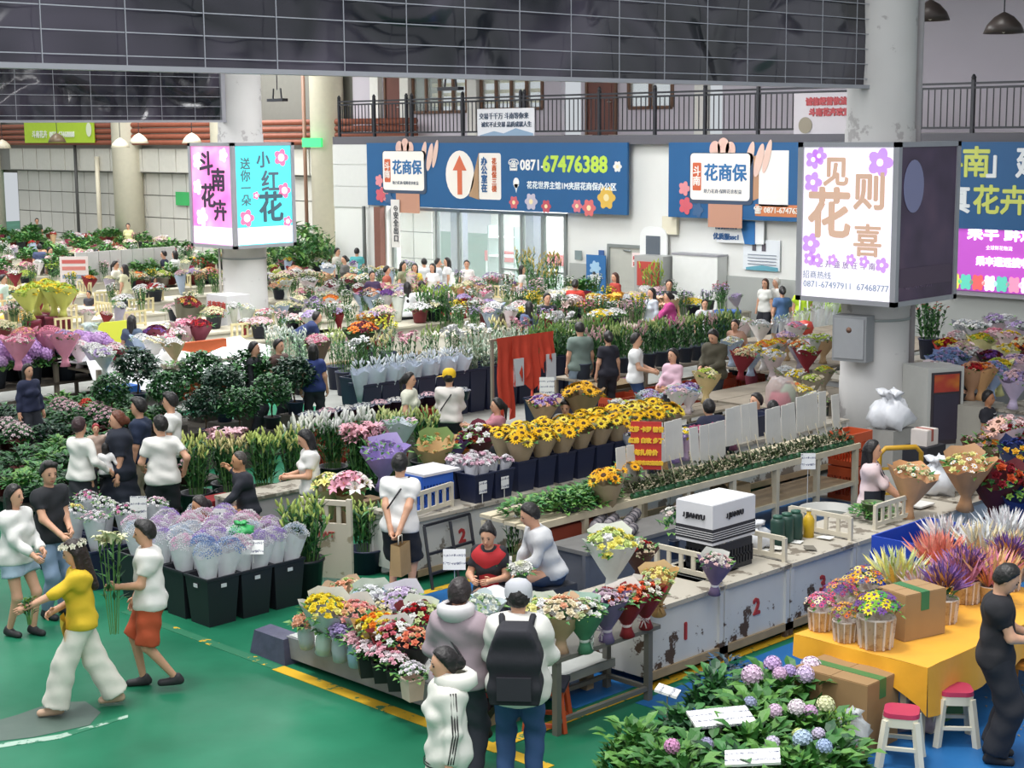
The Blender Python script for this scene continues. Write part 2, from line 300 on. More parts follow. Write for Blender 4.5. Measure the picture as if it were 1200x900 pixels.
# ---------------- big columns with light boxes
COLM = worn('column_paint', '#d4d2d0', '#b3afae', .36, 1.6)
CR, CL = Vector((23.35, 14.75, 0)), Vector((24.4, 34.0, 0))
for c, k in ((CR, 1), (CL, 2)):
    o = struct(MB().lathe([(.57, 0), (.57, 1.2), (.56, 1.21), (.56, 2.35), (.57, 2.36), (.57, 5.3), (.55, 5.31), (.55, 13)], 32).build('trim_column_%d' % k, COLM, None, c))
    MB().lathe([(.575, 2.18), (.585, 2.2), (.575, 2.22)], 32, cap=False).build('steel_band', FRAME, o)
ALU = M('#a6a6ad', .4, .05, metal=.3)
def lightbox(c, label, faceU, faceV, litV):
    b = thing('light_box', label, 'light box', (c.x, c.y, 2.5)); w2 = .9
    for sx in (-1, 1):
        for sy in (-1, 1): MB().box(sx*w2-.05, sx*w2+.05, sy*w2-.05, sy*w2+.05, 0, 2.6).build('corner_post', ALU, b)
    for z in (0, 2.52): MB().box(-w2-.05, w2+.05, -w2-.05, -w2+.05, z, z+.08).box(-w2-.05, w2+.05, w2-.05, w2+.05, z, z+.08).box(-w2-.05, -w2+.05, -w2, w2, z, z+.08).box(w2-.05, w2+.05, -w2, w2, z, z+.08).build('frame_rail', ALU, b)
    for z in (.02, 2.54): MB().box(-w2, w2, -w2, w2, z, z+.03).box(-.01, .01, -.01, .01, z, z+.03).build('cover_plate', ALU, b)
    MB().box(w2-.02, w2, -w2, w2, .08, 2.52).box(-w2, w2, w2-.02, w2, .08, 2.52).build('rear_panel', M('#cfd0d4', .5, .05), b)
    return b, on_face(MB().box(-.85, .85, .08, 2.52, 0, .02).build('display_panel', faceU), R_U, (c.x-w2, c.y, 2.5), b), on_face(MB().box(-.85, .85, .08, 2.52, 0, .02).build('display_panel', faceV), R_V, (c.x, c.y-w2, 2.5), b)
def print_mat(name, cols, sc, emit, pos=(.3, .5, .7), seed=0.0):
    m = bpy.data.materials.new(name); m.use_nodes = True; nt = m.node_tree; p = nt.nodes['Principled BSDF']; N, L = nt.nodes.new, nt.links.new
    tc = N('ShaderNodeTexCoord'); mp = N('ShaderNodeMapping'); mp.inputs['Location'].default_value = (seed, seed, seed); L(tc.outputs['Object'], mp.inputs[0])
    n = N('ShaderNodeTexNoise'); n.inputs['Scale'].default_value = sc; n.inputs['Detail'].default_value = 2; L(mp.outputs[0], n.inputs['Vector'])
    r = N('ShaderNodeValToRGB'); cr = r.color_ramp; cr.elements[0].position = pos[0]; cr.elements[1].position = pos[-1]; cr.elements[0].color = lin(cols[0]); cr.elements[1].color = lin(cols[-1])
    for q, c in zip(pos[1:-1], cols[1:-1]): e = cr.elements.new(q); e.color = lin(c)
    L(n.outputs['Fac'], r.inputs[0]); L(r.outputs[0], p.inputs['Base Color']); p.inputs['Roughness'].default_value = .4
    if emit: L(r.outputs[0], p.inputs['Emission Color']); p.inputs['Emission Strength'].default_value = emit
    return m
b1, fu, fv = lightbox(CL, 'light box with pink and turquoise faces around the far column', print_mat('pink_print', ['#f0d8ec', '#ea92cf', '#de70c2', '#f0aadc'], .9, .55, (.25, .45, .6, .8)), M('#52d2d8', .4, .05, 1, emit=.6), True)
uu = lambda x, z: Vector((CL.x-.925, CL.y-x, 2.5+z)); vv = lambda x, z: Vector((CL.x+x, CL.y-.925, 2.5+z))
letter('斗', .62, '#3a2b45', R_U, uu(-.2, 2.05), fu, .016); letter('南', .6, '#3a2b45', R_U, uu(.3, 1.65), fu, .016); letter('花', .62, '#3a2b45', R_U, uu(-.15, 1.25), fu, .016); letter('卉', .55, '#3a2b45', R_U, uu(.35, .9), fu, .014)
for x, z, r in ((-.55, 2.15, .22), (.55, 2.3, .18), (-.6, 1.5, .2), (-.45, .75, .25)): shape(petals(r), '#f7f3ea', R_U, uu(x, z), fu, 'printed_flower', emit=.7)
shape(rect(1.66, .42), '#efe6f4', R_U, uu(0, .31), fu, 'caption_strip', emit=.8); letter('云南斗南花卉', .13, '#8a7a98', R_U, uu(-.3, .4), fu); letter('0871-67468888', .12, '#8a7a98', R_U, uu(-.1, .22), fu)
letter('送\n你\n一\n朵', .3, '#5a7d88', R_V, vv(-.55, 1.62), fv, .004); letter('小', .42, '#5b6f80', R_V, vv(0, 2.15), fv, .01); letter('红', .56, '#5b6f80', R_V, vv(.2, 1.6), fv, .012); letter('花', .78, '#4b6675', R_V, vv(.2, .95), fv, .02)
for x, z, r in ((.55, 2.22, .22), (.62, 1.4, .2), (-.55, .75, .22), (-.25, 1.3, .1), (.7, .62, .14)): q = shape(petals(r), '#e8688f', R_V, vv(x, z), fv, 'printed_flower', emit=.7); shape(oval(r*.45, r*.45, 12), '#f6d8e0', R_V, vv(x, z)-Vector((0, .008, 0)), fv, 'printed_centre', emit=.7)
shape(rect(1.68, .42), '#e9e6f6', R_V, vv(0, .31), fv, 'caption_strip', emit=.8); letter('云南斗南花卉', .13, '#6a7a98', R_V, vv(-.35, .4), fv); letter('0871-67468888', .12, '#6a7a98', R_V, vv(-.1, .22), fv)
b2, fu, fv = lightbox(CR, 'white lit light box with violet flowers around the near column', M('#efeaf2', .4, .02, 1, emit=.55), print_mat('dim_violet_print', ['#3d2c42', '#54405c', '#6b5068'], 1.0, 0), False)
uu = lambda x, z: Vector((CR.x-.925, CR.y-x, 2.5+z)); vv = lambda x, z: Vector((CR.x+x, CR.y-.925, 2.5+z))
TAN = '#c2a18c'
letter('见', .5, TAN, R_U, uu(-.22, 2.1), fu, .016, emit=.45); letter('花', .85, TAN, R_U, uu(-.34, 1.4), fu, .026, emit=.45); letter('则', .62, TAN, R_U, uu(.42, 1.78), fu, .018, emit=.45); letter('喜', .55, TAN, R_U, uu(.4, 1.0), fu, .01, emit=.45)
for x, z, r in ((.6, 2.28, .24), (-.66, 2.32, .16), (-.55, 2.38, .15), (-.66, 1.95, .18), (-.68, .95, .18), (-.7, .7, .12), (-.55, .68, .12), (.68, .66, .13), (.1, .72, .1), (-.25, .7, .1), (.35, .7, .1)):
    shape(petals(r), '#b98bd6', R_U, uu(x, z), fu, 'printed_flower', emit=.6); shape(oval(r*.25, r*.25, 10), '#f2e4fa', R_U, uu(x, z)-Vector((.008, 0, 0)), fu, 'printed_centre', emit=.8)
letter('花 开 盛 放 在 斗 南', .13, '#a88bc0', R_U, uu(0, .62), fu); letter('招商热线', .14, '#a9b4c8', R_U, uu(-.55, .43), fu); letter('0871-67497911  67468777', .15, '#9fb0c8', R_U, uu(0, .28), fu)
letter('0871-67497911', .13, '#7a6a80', R_V, vv(-.2, .3), fv); shape(rect(1.6, .3), '#5b4a5e', R_V, vv(0, .45), fv, 'caption_strip'); shape(oval(.3, .42), '#8f8fb4', R_V, vv(-.45, 1.9), fv, 'pale_emblem')
# ---------------- smoke curtains under the roof
def film():
    m = bpy.data.materials.new('dark_film'); m.use_nodes = True; nt = m.node_tree; p = nt.nodes['Principled BSDF']; N, L = nt.nodes.new, nt.links.new
    tc = N('ShaderNodeTexCoord'); n = N('ShaderNodeTexNoise'); n.inputs['Scale'].default_value = .7; n.inputs['Detail'].default_value = 1.2; n.inputs['Distortion'].default_value = .9; L(tc.outputs['Object'], n.inputs['Vector'])
    r = N('ShaderNodeValToRGB'); r.color_ramp.elements[0].color = lin('#14161d'); r.color_ramp.elements[1].color = lin('#504a58'); r.color_ramp.elements[0].position = .38; r.color_ramp.elements[1].position = .85; L(n.outputs['Fac'], r.inputs[0]); L(r.outputs[0], p.inputs['Base Color'])
    bp = N('ShaderNodeBump'); bp.inputs['Strength'].default_value = .7; bp.inputs['Distance'].default_value = .3; L(n.outputs['Fac'], bp.inputs['Height']); L(bp.outputs[0], p.inputs['Normal'])
    p.inputs['Roughness'].default_value = .16; p.inputs['Specular IOR Level'].default_value = .7; return m
FILM = film(); WIRE = M('#b4b6be', .4, .1, metal=.5)
def curtain(v, u0, u1, z0, label):
    c = thing('smoke_curtain', label, 'smoke curtain', (u0, v, z0)); L = u1-u0; m = MB(); nx = 60
    V = []; F = []
    for i in range(nx+1):
        for j in range(7): V.append((L*i/nx, .03*math.sin(i*.9+j)+.02*math.sin(i*2.3), j*.4))
    for i in range(nx):
        for j in range(6): F.append((i*7+j, (i+1)*7+j, (i+1)*7+j+1, i*7+j+1))
    m.add(V, F, 0, True).build('film_sheet', FILM, c)
    for k in range(10): MB().bar((0, -.075, .12+k*.235), (L, -.075, .12+k*.235), .011).build('wire', WIRE, c)
    x = .4
    while x < L:
        MB().bar((x, -.09, .0), (x, -.09, 2.4), .009).build('wire', WIRE, c); x += .95
    MB().box(0, L, -.12, .06, -.03, .025).build('bottom_rail', ALU, c); MB().box(L-.12, L, -.1, .05, 0, 2.4).build('end_rail', ALU, c)
curtain(14.75, 4.0, 22.95, 5.98, 'long dark film smoke curtain with a wire grid, nearest under the roof')
curtain(33.9, 14.0, 23.85, 5.63, 'shorter dark film smoke curtain further back at the upper left')
# ---------------- lettered banners on the gallery front
def banner_logo(b, c, R, s=1.0):
    P = lambda x, z, d=0: c+(R@Vector((x, z, .012+d)))
    for x, y, r in ((-.15, .72, .22), (.12, .78, .24), (.35, .72, .2)): shape(oval(r*.8, r), '#d9b3a6', R, P(x, y), b, 'cartoon_finger')
    for x, y, a in ((.95, .5, .12), (1.25, .45, .12), (1.5, .55, .1)): shape([(x2+.25*y2, y2) for x2, y2 in oval(a, .42)], '#dcbcae', R, P(x, y), b, 'cartoon_finger')
    shape(rrect(2.05, 1.32, .12), '#394b63', R, P(.05, -.02), b, 'card_border'); cd_ = shape(rrect(1.92, 1.2, .1), '#efeae2', R, P(.02, .02, .008), b, 'card')
    shape(rrect(.28, .72, .03), '#c7603c', R, P(-.72, .02, .016), cd_, 'red_tag'); letter('斗\n南', .26, '#efeae2', R, P(-.72, .02, .024), cd_, .006)
    letter('花商保', .46, '#2f6ea5', R, P(.2, .1, .018), cd_, .012); letter('助力花商·保障花农权益', .12, '#3b4d66', R, P(.12, -.36, .018), cd_)
    shape(rect(1.1, .6), '#b98a74', R, P(.2, -.98), b, 'cartoon_sleeve')
    for x, y, r, h in ((-1.15, -.3, .2, '#d68a90'), (-1.1, -.75, .24, '#c85a66'), (-.7, -.85, .2, '#3c5e86')): shape(petals(r), h, R, P(x, y), b, 'printed_flower')
BLUE_B = M('#19578a', .55, .06, 1.2)
def banner(v0, v1, label):
    b = tag(on_face(MB().box(-(v0-v1)/2, (v0-v1)/2, -.98, .98, 0, .08).build('gallery_banner', BLUE_B), R_U, (33.72, (v0+v1)/2, 4.02)), label, 'banner'); return b, (lambda v, z: Vector((33.64, v, z)))
b, q = banner(40.1, 29.15, 'wide blue banner with white arrow and phone number below the gallery railing')
banner_logo(b, q(38.35, 4.12), R_U)
shape(oval(.62, .72), '#e9e4dc', R_U, q(35.78, 4.05), b, 'arrow_disc'); shape([(-.1, -.62), (.1, -.62), (.1, .1), (.3, .1), (0, .55), (-.3, .1), (-.1, .1)], '#d06a48', R_U, q(35.78, 4.08)+Vector((-.01, 0, 0)), b, 'red_arrow')
shape(rrect(.95, 1.36, .08), '#e9e4dc', R_U, q(34.5, 4.02), b, 'text_card'); shape([(-.9, -.6), (-.45, -.7), (-.45, .7)], '#a98968', R_U, q(34.5, 4.02), b, 'fold'); letter('办\n公\n室\n在', .26, '#2e5f92', R_U, q(34.72, 4.05)+Vector((-.012, 0, 0)), b, .01); letter('花\n商\n保\n三\n楼', .2, '#c8663f', R_U, q(34.3, 4.05)+Vector((-.012, 0, 0)), b, .006)
letter('☎', .34, '#e9e9e6', R_U, q(33.5, 4.35), b, .004); letter('0871-', .42, '#e9e9e6', R_U, q(32.75, 4.35), b, .012); letter('67476388', .62, '#b9d84e', R_U, q(31.1, 4.38), b, .024)
shape(oval(.12, .15), '#e9e9e6', R_U, q(33.4, 3.85), b, 'map_pin'); shape([(-.08, .05), (0, -.2), (.08, .05)], '#e9e9e6', R_U, q(33.4, 3.76), b, 'map_pin'); letter('花花世界主馆1M夹层花商保办公区', .225, '#e4ebee', R_U, q(31.25, 3.78), b, .006)
for x, y, r, h in ((33.5, 3.28, .2, '#c9606a'), (32.8, 3.32, .26, '#b9b4c4'), (32.2, 3.2, .2, '#b8505c'), (31.0, 3.24, .2, '#cf7480'), (30.55, 3.2, .26, '#d06a6a'), (29.9, 3.5, .34, '#d6b04c'), (39.3, 3.4, .26, '#d68a90'), (29.5, 4.35, .16, '#e0e0dc')): shape(petals(r, 6), h, R_U, q(x, y), b, 'printed_flower'); shape(oval(r*.3, r*.3, 10), '#e6d8a8', R_U, q(x, y)+Vector((-.008, 0, 0)), b, 'printed_centre')
b, q = banner(27.7, 22.6, 'blue banner with the white card logo, half hidden by the near light box'); banner_logo(b, q(26.0, 4.1), R_U)
shape(rect(.9, 1.4), '#e6e6e2', R_U, q(24.3, 4.1), b, 'blank_square_card'); shape([(-.45, -.7), (.1, -.5), (.1, .6), (-.25, .5)], '#b58a6a', R_U, q(24.85, 4.1), b, 'fold'); shape(rect(1.5, .3), '#c77a4e', R_U, q(24.1, 3.3), b, 'orange_strip'); letter('☎ 0871-67476388', .2, '#f0ece4', R_U, q(24.1, 3.3)+Vector((-.01, 0, 0)), b, .004)
b, q = banner(19.7, 9, 'blue banner with white and yellow characters at the right edge'); 
letter('「斗', .72, '#c9d65a', R_U, q(19.75, 4.5), b, .02); letter('南', .72, '#cfd86a', R_U, q(18.72, 4.5), b, .02); letter('」建设', .72, '#e8ecee', R_U, q(17.4, 4.5), b, .02); letter('真', .66, '#e8ecee', R_U, q(19.15, 3.66), b, .02); letter('花卉', .68, '#cfd86a', R_U, q(18.1, 3.66), b, .02)
ld = tag(on_face(MB().box(-1.2, 1.2, -.8, .8, 0, .1).build('display_screen', M('#b650bc', .4, .08, .8, emit=.5)), R_U, (33.8, 18.3, 2.42)), 'lit magenta screen with white characters below the right banner', 'screen')
q = lambda v, z: Vector((33.68, v, z)); letter('乘丰 鲜达', .4, '#ffffff', R_U, q(18.05, 2.95), ld, .014, emit=1); letter('乘丰通远搜收', .22, '#ffffff', R_U, q(18.0, 2.3), ld, .01, emit=1); letter('全球鲜花物流', .11, '#f4e8f6', R_U, q(18.1, 2.62), ld, emit=1)
for v0, h in ((19.2, '#d8cc5c'), (18.9, '#58b8a4'), (18.6, '#d85a5a'), (18.3, '#e8e0e4'), (18.0, '#58b8a4'), (17.7, '#e088a8'), (17.4, '#e8e0e4')): shape(petals(.2, 6), h, R_U, q(v0, 1.82), ld, 'printed_flower', emit=.7)
MB().box(33.75, 33.95, 17.05, 19.55, 1.5, 1.6).build('screen_ledge', ALU, None)['label'] = 'grey metal ledge under the magenta screen'; o = bpy.data.objects['screen_ledge']; tag(o, 'grey metal ledge under the magenta screen', 'ledge')
# notices
def notice(name, label, cat, R, p, w_, h_, hexc, emit=0.0, th=.03):
    return tag(shape(rect(w_, h_), hexc, R, p, None, name, th, emit), label, cat)
n = notice('railing_sign', 'white sign with a blue landscape hung on the gallery railing', 'sign', R_U, at_u(593, 147, 33.82), 2.35, .98, '#dcdde2')
p = at_u(593, 147, 33.78); letter('交易千千万 斗南等你来', .2, '#4a5a70', R_U, p+Vector((0, .1, .26)), n, .002); letter('诚实不止交易 品质成就人生', .17, '#4a5a70', R_U, p+Vector((0, 0, .02)), n, .002); shape([(-1.1, 0), (-.5, .12), (-.1, .05), (.4, .2), (1.1, .05), (1.1, -.2), (-1.1, -.2)], '#8aa4be', R_U, p+Vector((0, 0, -.28)), n, 'printed_hills')
n = notice('gallery_poster', 'white poster with two red lines hanging beside the near column', 'poster', R_U, at_u(966, 133, 33.8), 1.75, 1.0, '#bfbac0')
p = at_u(966, 133, 33.76); letter('诚信经营依法纳税', .2, '#b0484e', R_U, p+Vector((0, -.25, .28)), n, .014); letter('斗南花卉欢迎您', .2, '#b0484e', R_U, p+Vector((0, -.25, .02)), n, .014); shape(oval(.2, .2), '#8a8272', R_U, p+Vector((0, .55, -.28)), n, 'gold_emblem')
n = notice('shop_sign', 'white and blue hanging sign on the back wall under the second banner', 'sign', R_U, at_u(868, 271, 33.9), 1.5, .62, '#e6e9ea'); p = at_u(862, 272, 33.86)
letter('花保acsc', .2, '#2d5f96', R_U, p+Vector((0, .32, .14)), n, .006); letter('优质服asc1', .18, '#2d5f96', R_U, p+Vector((0, .3, -.14)), n, .006); shape([(.3, -.3), (.62, -.3), (.62, .3), (.12, .3)], '#2b6fae', R_U, p, n, 'blue_corner')
n = notice('notice_board', 'white notice sheet with small photos on the back wall', 'poster', R_U, at_u(893, 299, 33.97), 1.15, .78, '#dfe4e8'); p = at_u(893, 299, 33.93)
for x in (-.25, .05): shape(rect(.12, .2), '#5a5560', R_U, p+Vector((0, -x, .2)), n, 'photo')
for z in (.0, -.08, -.16, -.24): shape(rect(.9, .025), '#8f98a4', R_U, p+Vector((0, 0, z)), n, 'text_line')
shape([(-.5, -.4), (.5, -.4), (.5, -.3), (0, -.26), (-.5, -.33)], '#5f9fb0', R_U, p, n, 'printed_wave')
n = notice('door_notice', 'white notice with red lettering on the grey door', 'notice', R_U, at_u(749, 305, 33.85), .5, .4, '#ead9d6', th=.012); letter('闲人免进', .11, '#c23c3c', R_U, at_u(749, 303, 33.82), n, .004); letter('消防通道', .11, '#c23c3c', R_U, at_u(749, 310, 33.82), n, .004)
for (x, y, w_, h_, hx, lab) in ((678, 299, .26, .26, '#7f8f90', 'small grey-green plate on the white back wall'), (705, 302, .2, .42, '#3b5f96', 'narrow blue plate on the back wall above the blue poster'), (822, 311, .25, .4, '#32588c', 'blue plate on the white pillar of the back wall'), (836, 304, .28, .26, '#8aa290', 'small green plate right of the white pillar'), (787, 264, .5, .48, '#d9d3bd', 'cream junction box high on the back wall')):
    tag(shape(rect(w_, h_), hx, R_U, at_u(x, y, 33.94), None, 'wall_plate', .1 if 'box' in lab else .02), lab, 'box' if 'box' in lab else 'sign')
n = notice('roll_up_poster', 'tall blue poster standing against the back wall left of the door', 'poster', R_U, at_u(699, 327, 33.8), .72, 1.35, '#2f6ca6'); 
for z, hx in ((.3, '#9fc4de'), (0, '#dfe8ee'), (-.35, '#6fa4cc')): shape(petals(.22, 7), hx, R_U, at_u(699, 327, 33.76)+Vector((0, .05, z)), n, 'printed_flower')
vm = thing('notice_cabinet', 'grey cabinet with a red poster on its front beside the door', 'cabinet', at_u(789, 380, 33.6)*Vector((1, 1, 0)) if False else Vector((33.55, 28.05, 0)))
MB().box(-.3, .35, -.5, .5, 0, 2.0).build('body', M('#a8aaa8', .5, .05), vm); MB().box(-.33, -.3, -.38, .38, 1.2, 1.85).build('red_poster', M('#b8473f', .5, .05), vm); MB().box(-.33, -.3, -.4, .4, .15, 1.1).build('door', M('#9b9d9c', .45, .05), vm)
pl = thing('white_partition', 'white half-height wall panel between the cabinet and notice board', 'panel', (33.75, 26.72, 0)); MB().box(-.2, .2, -.75, .75, 0, 2.05).build('panel', M('#e3e5e2', .6, .03), pl); MB().box(-.22, .22, -.77, .77, 2.05, 2.1).build('cap', ALU, pl)
sp = thing('white_screen_stand', 'white rounded board with dark screen beside the grey door', 'board', (33.8, 28.35, 1.2)); on_face(MB().build('x', WHITE_WALL) if False else shape(rrect(.95, 1.2, .3), '#e6e8e6', R_U, (33.85, 28.35, 2.15), None, 'board', .05), R_U, (33.85, 28.35, 2.15), sp); shape(rect(.5, .8), '#59616a', R_U, (33.79, 28.35, 2.1), sp, 'screen')
s = notice('vertical_sign', 'narrow white vertical sign on the brown post left of the glass front', 'sign', R_U, at_u(464, 262, 33.6), .4, 1.5, '#d9d6d2'); letter('⊙\n安\n全\n出\n口', .24, '#4a4a50', R_U, at_u(464, 262, 33.56), s, .004)
struct(MB().box(33.5, 33.7, 39.35, 39.65, 0, 3.0).build('trim_10', M('#7a5146', .6, .1)))
# pipes and conduits on the columns and walls
def conduit(label, pts, r, hexc='#cfcac2'): tag(MB().tube(pts, r, 8).build('conduit_pipe', M(hexc, .5, .05)), label, 'pipe')
conduit('grey conduit pipe running up the right side of the near column', [(24.0, 14.45, .9), (24.0, 14.45, 12)], .06, '#b4aeb0')
conduit('thin white conduit down the left face of the far column', [(23.85, 34.3, .9), (23.85, 34.3, 2.45)], .03)
conduit('cream drain pipe on the far left wall near the brown door', [(37.6, 63.0, 0), (37.6, 63.0, 4.4)], .1, '#e0d8c0')
conduit('dark drain pipe on the far left wall', [(37.6, 64.8, 0), (37.6, 64.8, 4.9)], .07, '#4a4a48')
conduit('dark conduit pipe on the white corner wall left of the glass', [(33.55, 40.2, 0), (33.55, 40.2, 3)], .06, '#5a5f5c')
conduit('rusty pipe beside the round pillar left of the gallery', [(37.0, 47.6, 0), (37.0, 47.6, 8)], .07, '#8a6a58')
# pendant lamps
def pendant(p, s, label, hexc):
    t = thing('pendant_lamp', label, 'lamp', p); MB().lathe([(.02, .34*s), (.06*s, .32*s), (.16*s, .26*s), (.27*s, .14*s), (.33*s, 0), (.31*s, 0), (.25*s, .13*s), (.05*s, .28*s)], 16, cap=False).build('shade', M(hexc, .4, .05), t)
    MB().bar((0, 0, .33*s), (0, 0, 9.3-p[2]), .02).build('cord', DARK_IRON, t); MB().lathe([(0, .0), (.07*s, .04*s), (.06*s, .12*s), (.03*s, .2*s)], 10).build('bulb', M('#f4f0e4', .3, 0), t)
pendant(at_u(1090, 24, 31), 1.25, 'dark pendant lamp half hidden by the pole at the upper right', '#463c38'); pendant(at_u(1176, 39, 31), 1.25, 'dark pendant lamp hanging alone at the upper right corner', '#463c38')
for x, y, lab in ((67, 167, 'dark pendant lamp in front of the lime banner'), (141, 173, 'white pendant lamp right of the lime banner'), (163, 168, 'cream pendant lamp before the round pillar'), (225, 168, 'white pendant lamp just left of the pink light box'), (3, 174, 'white pendant lamp at the left picture edge')): pendant(at_u(x, y, 35), 1.15, lab, '#6b5a44' if 'dark' in lab else '#dcd3bc')
def floodlight(p, label):
    t = thing('floodlight', label, 'lamp', p); MB().box(-.12, .12, -.45, .45, 0, .1).build('housing', DARK_IRON, t); MB().bar((0, -.25, .1), (0, -.2, .45), .04).bar((0, .25, .1), (0, .2, .45), .04).build('bracket', DARK_IRON, t); MB().bar((0, 0, .4), (0, 0, 9.3-p[2]), .025).build('rod', DARK_IRON, t)
floodlight(at_u(325, 119, 35), 'dark floodlight hanging left of the gallery end'); floodlight(at_u(528, 106, 33.2), 'dark floodlight hanging above the gallery railing')
g = tag(on_face(MB().box(-.55, .55, -.16, .16, 0, .08).build('exit_sign', M('#3fcf70', .4, 0, emit=.9)), R_U, at_u(367, 167, 36.8)), 'small green exit sign on the round pillar by the gallery end', 'sign')
# ================================================ people: one skin surface per body, clothes and hair as parts
def surfnet(fn, lo, hi, h):
    lo = np.array(lo); n = np.ceil((np.array(hi)-lo)/h).astype(int)+1
    ax = [lo[i]+h*np.arange(n[i]) for i in range(3)]
    P = np.stack(np.meshgrid(*ax, indexing='ij'), -1).reshape(-1, 3).astype(np.float32)
    f = fn(P).reshape(n).astype(np.float32); ins = f < 0
    c = [(i, j, k) for i in (0, 1) for j in (0, 1) for k in (0, 1)]
    sub = lambda A, o: A[o[0]:n[0]-1+o[0], o[1]:n[1]-1+o[1], o[2]:n[2]-1+o[2]]
    cnt = sum(sub(ins, o).astype(np.int8) for o in c); act = (cnt > 0) & (cnt < 8)
    idx = -np.ones(act.shape, int); cells = np.argwhere(act); idx[act] = np.arange(len(cells))
    acc = np.zeros((len(cells), 3)); w = np.zeros(len(cells))
    for a in c:
        for d in range(3):
            if a[d] == 0:
                b = list(a); b[d] = 1; fa = sub(f, a)[act]; fb = sub(f, b)[act]; x = (fa < 0) != (fb < 0)
                t = np.where(x, fa/np.where(fa == fb, 1, fa-fb), 0); p = np.tile(np.array(a, float), (len(cells), 1)); p[:, d] += t
                acc += p*x[:, None]; w += x
    V = lo+h*(cells+acc/np.maximum(w, 1)[:, None]); Fs = []
    for d in range(3):
        e1, e2 = [q for q in range(3) if q != d]; sl = [slice(None)]*3; s2 = [slice(None)]*3; sl[d] = slice(0, n[d]-1); s2[d] = slice(1, n[d])
        x = ins[tuple(sl)] != ins[tuple(s2)]; E = np.argwhere(x); E = E[(E[:, e1] > 0) & (E[:, e2] > 0) & (E[:, e1] < n[e1]-1) & (E[:, e2] < n[e2]-1)]
        if not len(E): continue
        def g(o1, o2):
            q = E.copy(); q[:, e1] -= o1; q[:, e2] -= o2; return idx[q[:, 0], q[:, 1], q[:, 2]]
        q = np.stack([g(1, 1), g(0, 1), g(0, 0), g(1, 0)], 1); flip = ins[E[:, 0], E[:, 1], E[:, 2]] ^ (d == 1)
        q[~flip] = q[~flip][:, ::-1]; Fs.append(q)
    F = np.concatenate(Fs); return V, F[(F >= 0).all(1)].tolist()
def cap(P, a, b, ra, rb):
    a = np.asarray(a, np.float32); b = np.asarray(b, np.float32); d = b-a; q = P-a; t = np.clip(q@d/max(float(d@d), 1e-9), 0, 1)
    return np.linalg.norm(q-t[:, None]*d, axis=1)-(ra+(rb-ra)*t)
def ell(P, c, r, R):
    q = (P-np.asarray(c, np.float32))@R/np.asarray(r, np.float32); return (np.linalg.norm(q, axis=1)-1)*min(r)
def smin(ds, k):
    r = ds[0]
    for d in ds[1:]:
        h = np.clip(.5+.5*(r-d)/k, 0, 1); r = r+(d-r)*h-k*h*(1-h)
    return r
def cutend(d, P, end, direction): return np.maximum(d, (P-np.asarray(end, np.float32))@np.asarray(direction, np.float32))
def rot(rx, rz):
    return np.array(Matrix.Rotation(rz, 3, 'Z')@Matrix.Rotation(rx, 3, 'X'), np.float32)
def ik(a, b, l1, l2, pole):
    a, b, pole = Vector(a), Vector(b), Vector(pole); d = b-a; L = min(d.length, (l1+l2)*.995); u = d.normalized(); b = a+u*L
    x = (l1*l1-l2*l2+L*L)/(2*L); y = math.sqrt(max(l1*l1-x*x, 1e-6)); p = (pole-u*pole.dot(u))
    p = p.normalized() if p.length > 1e-5 else Vector((0, 0, -1)); return a+u*x+p*y, b
SKIN = '#d3a184'
PMESH = {}
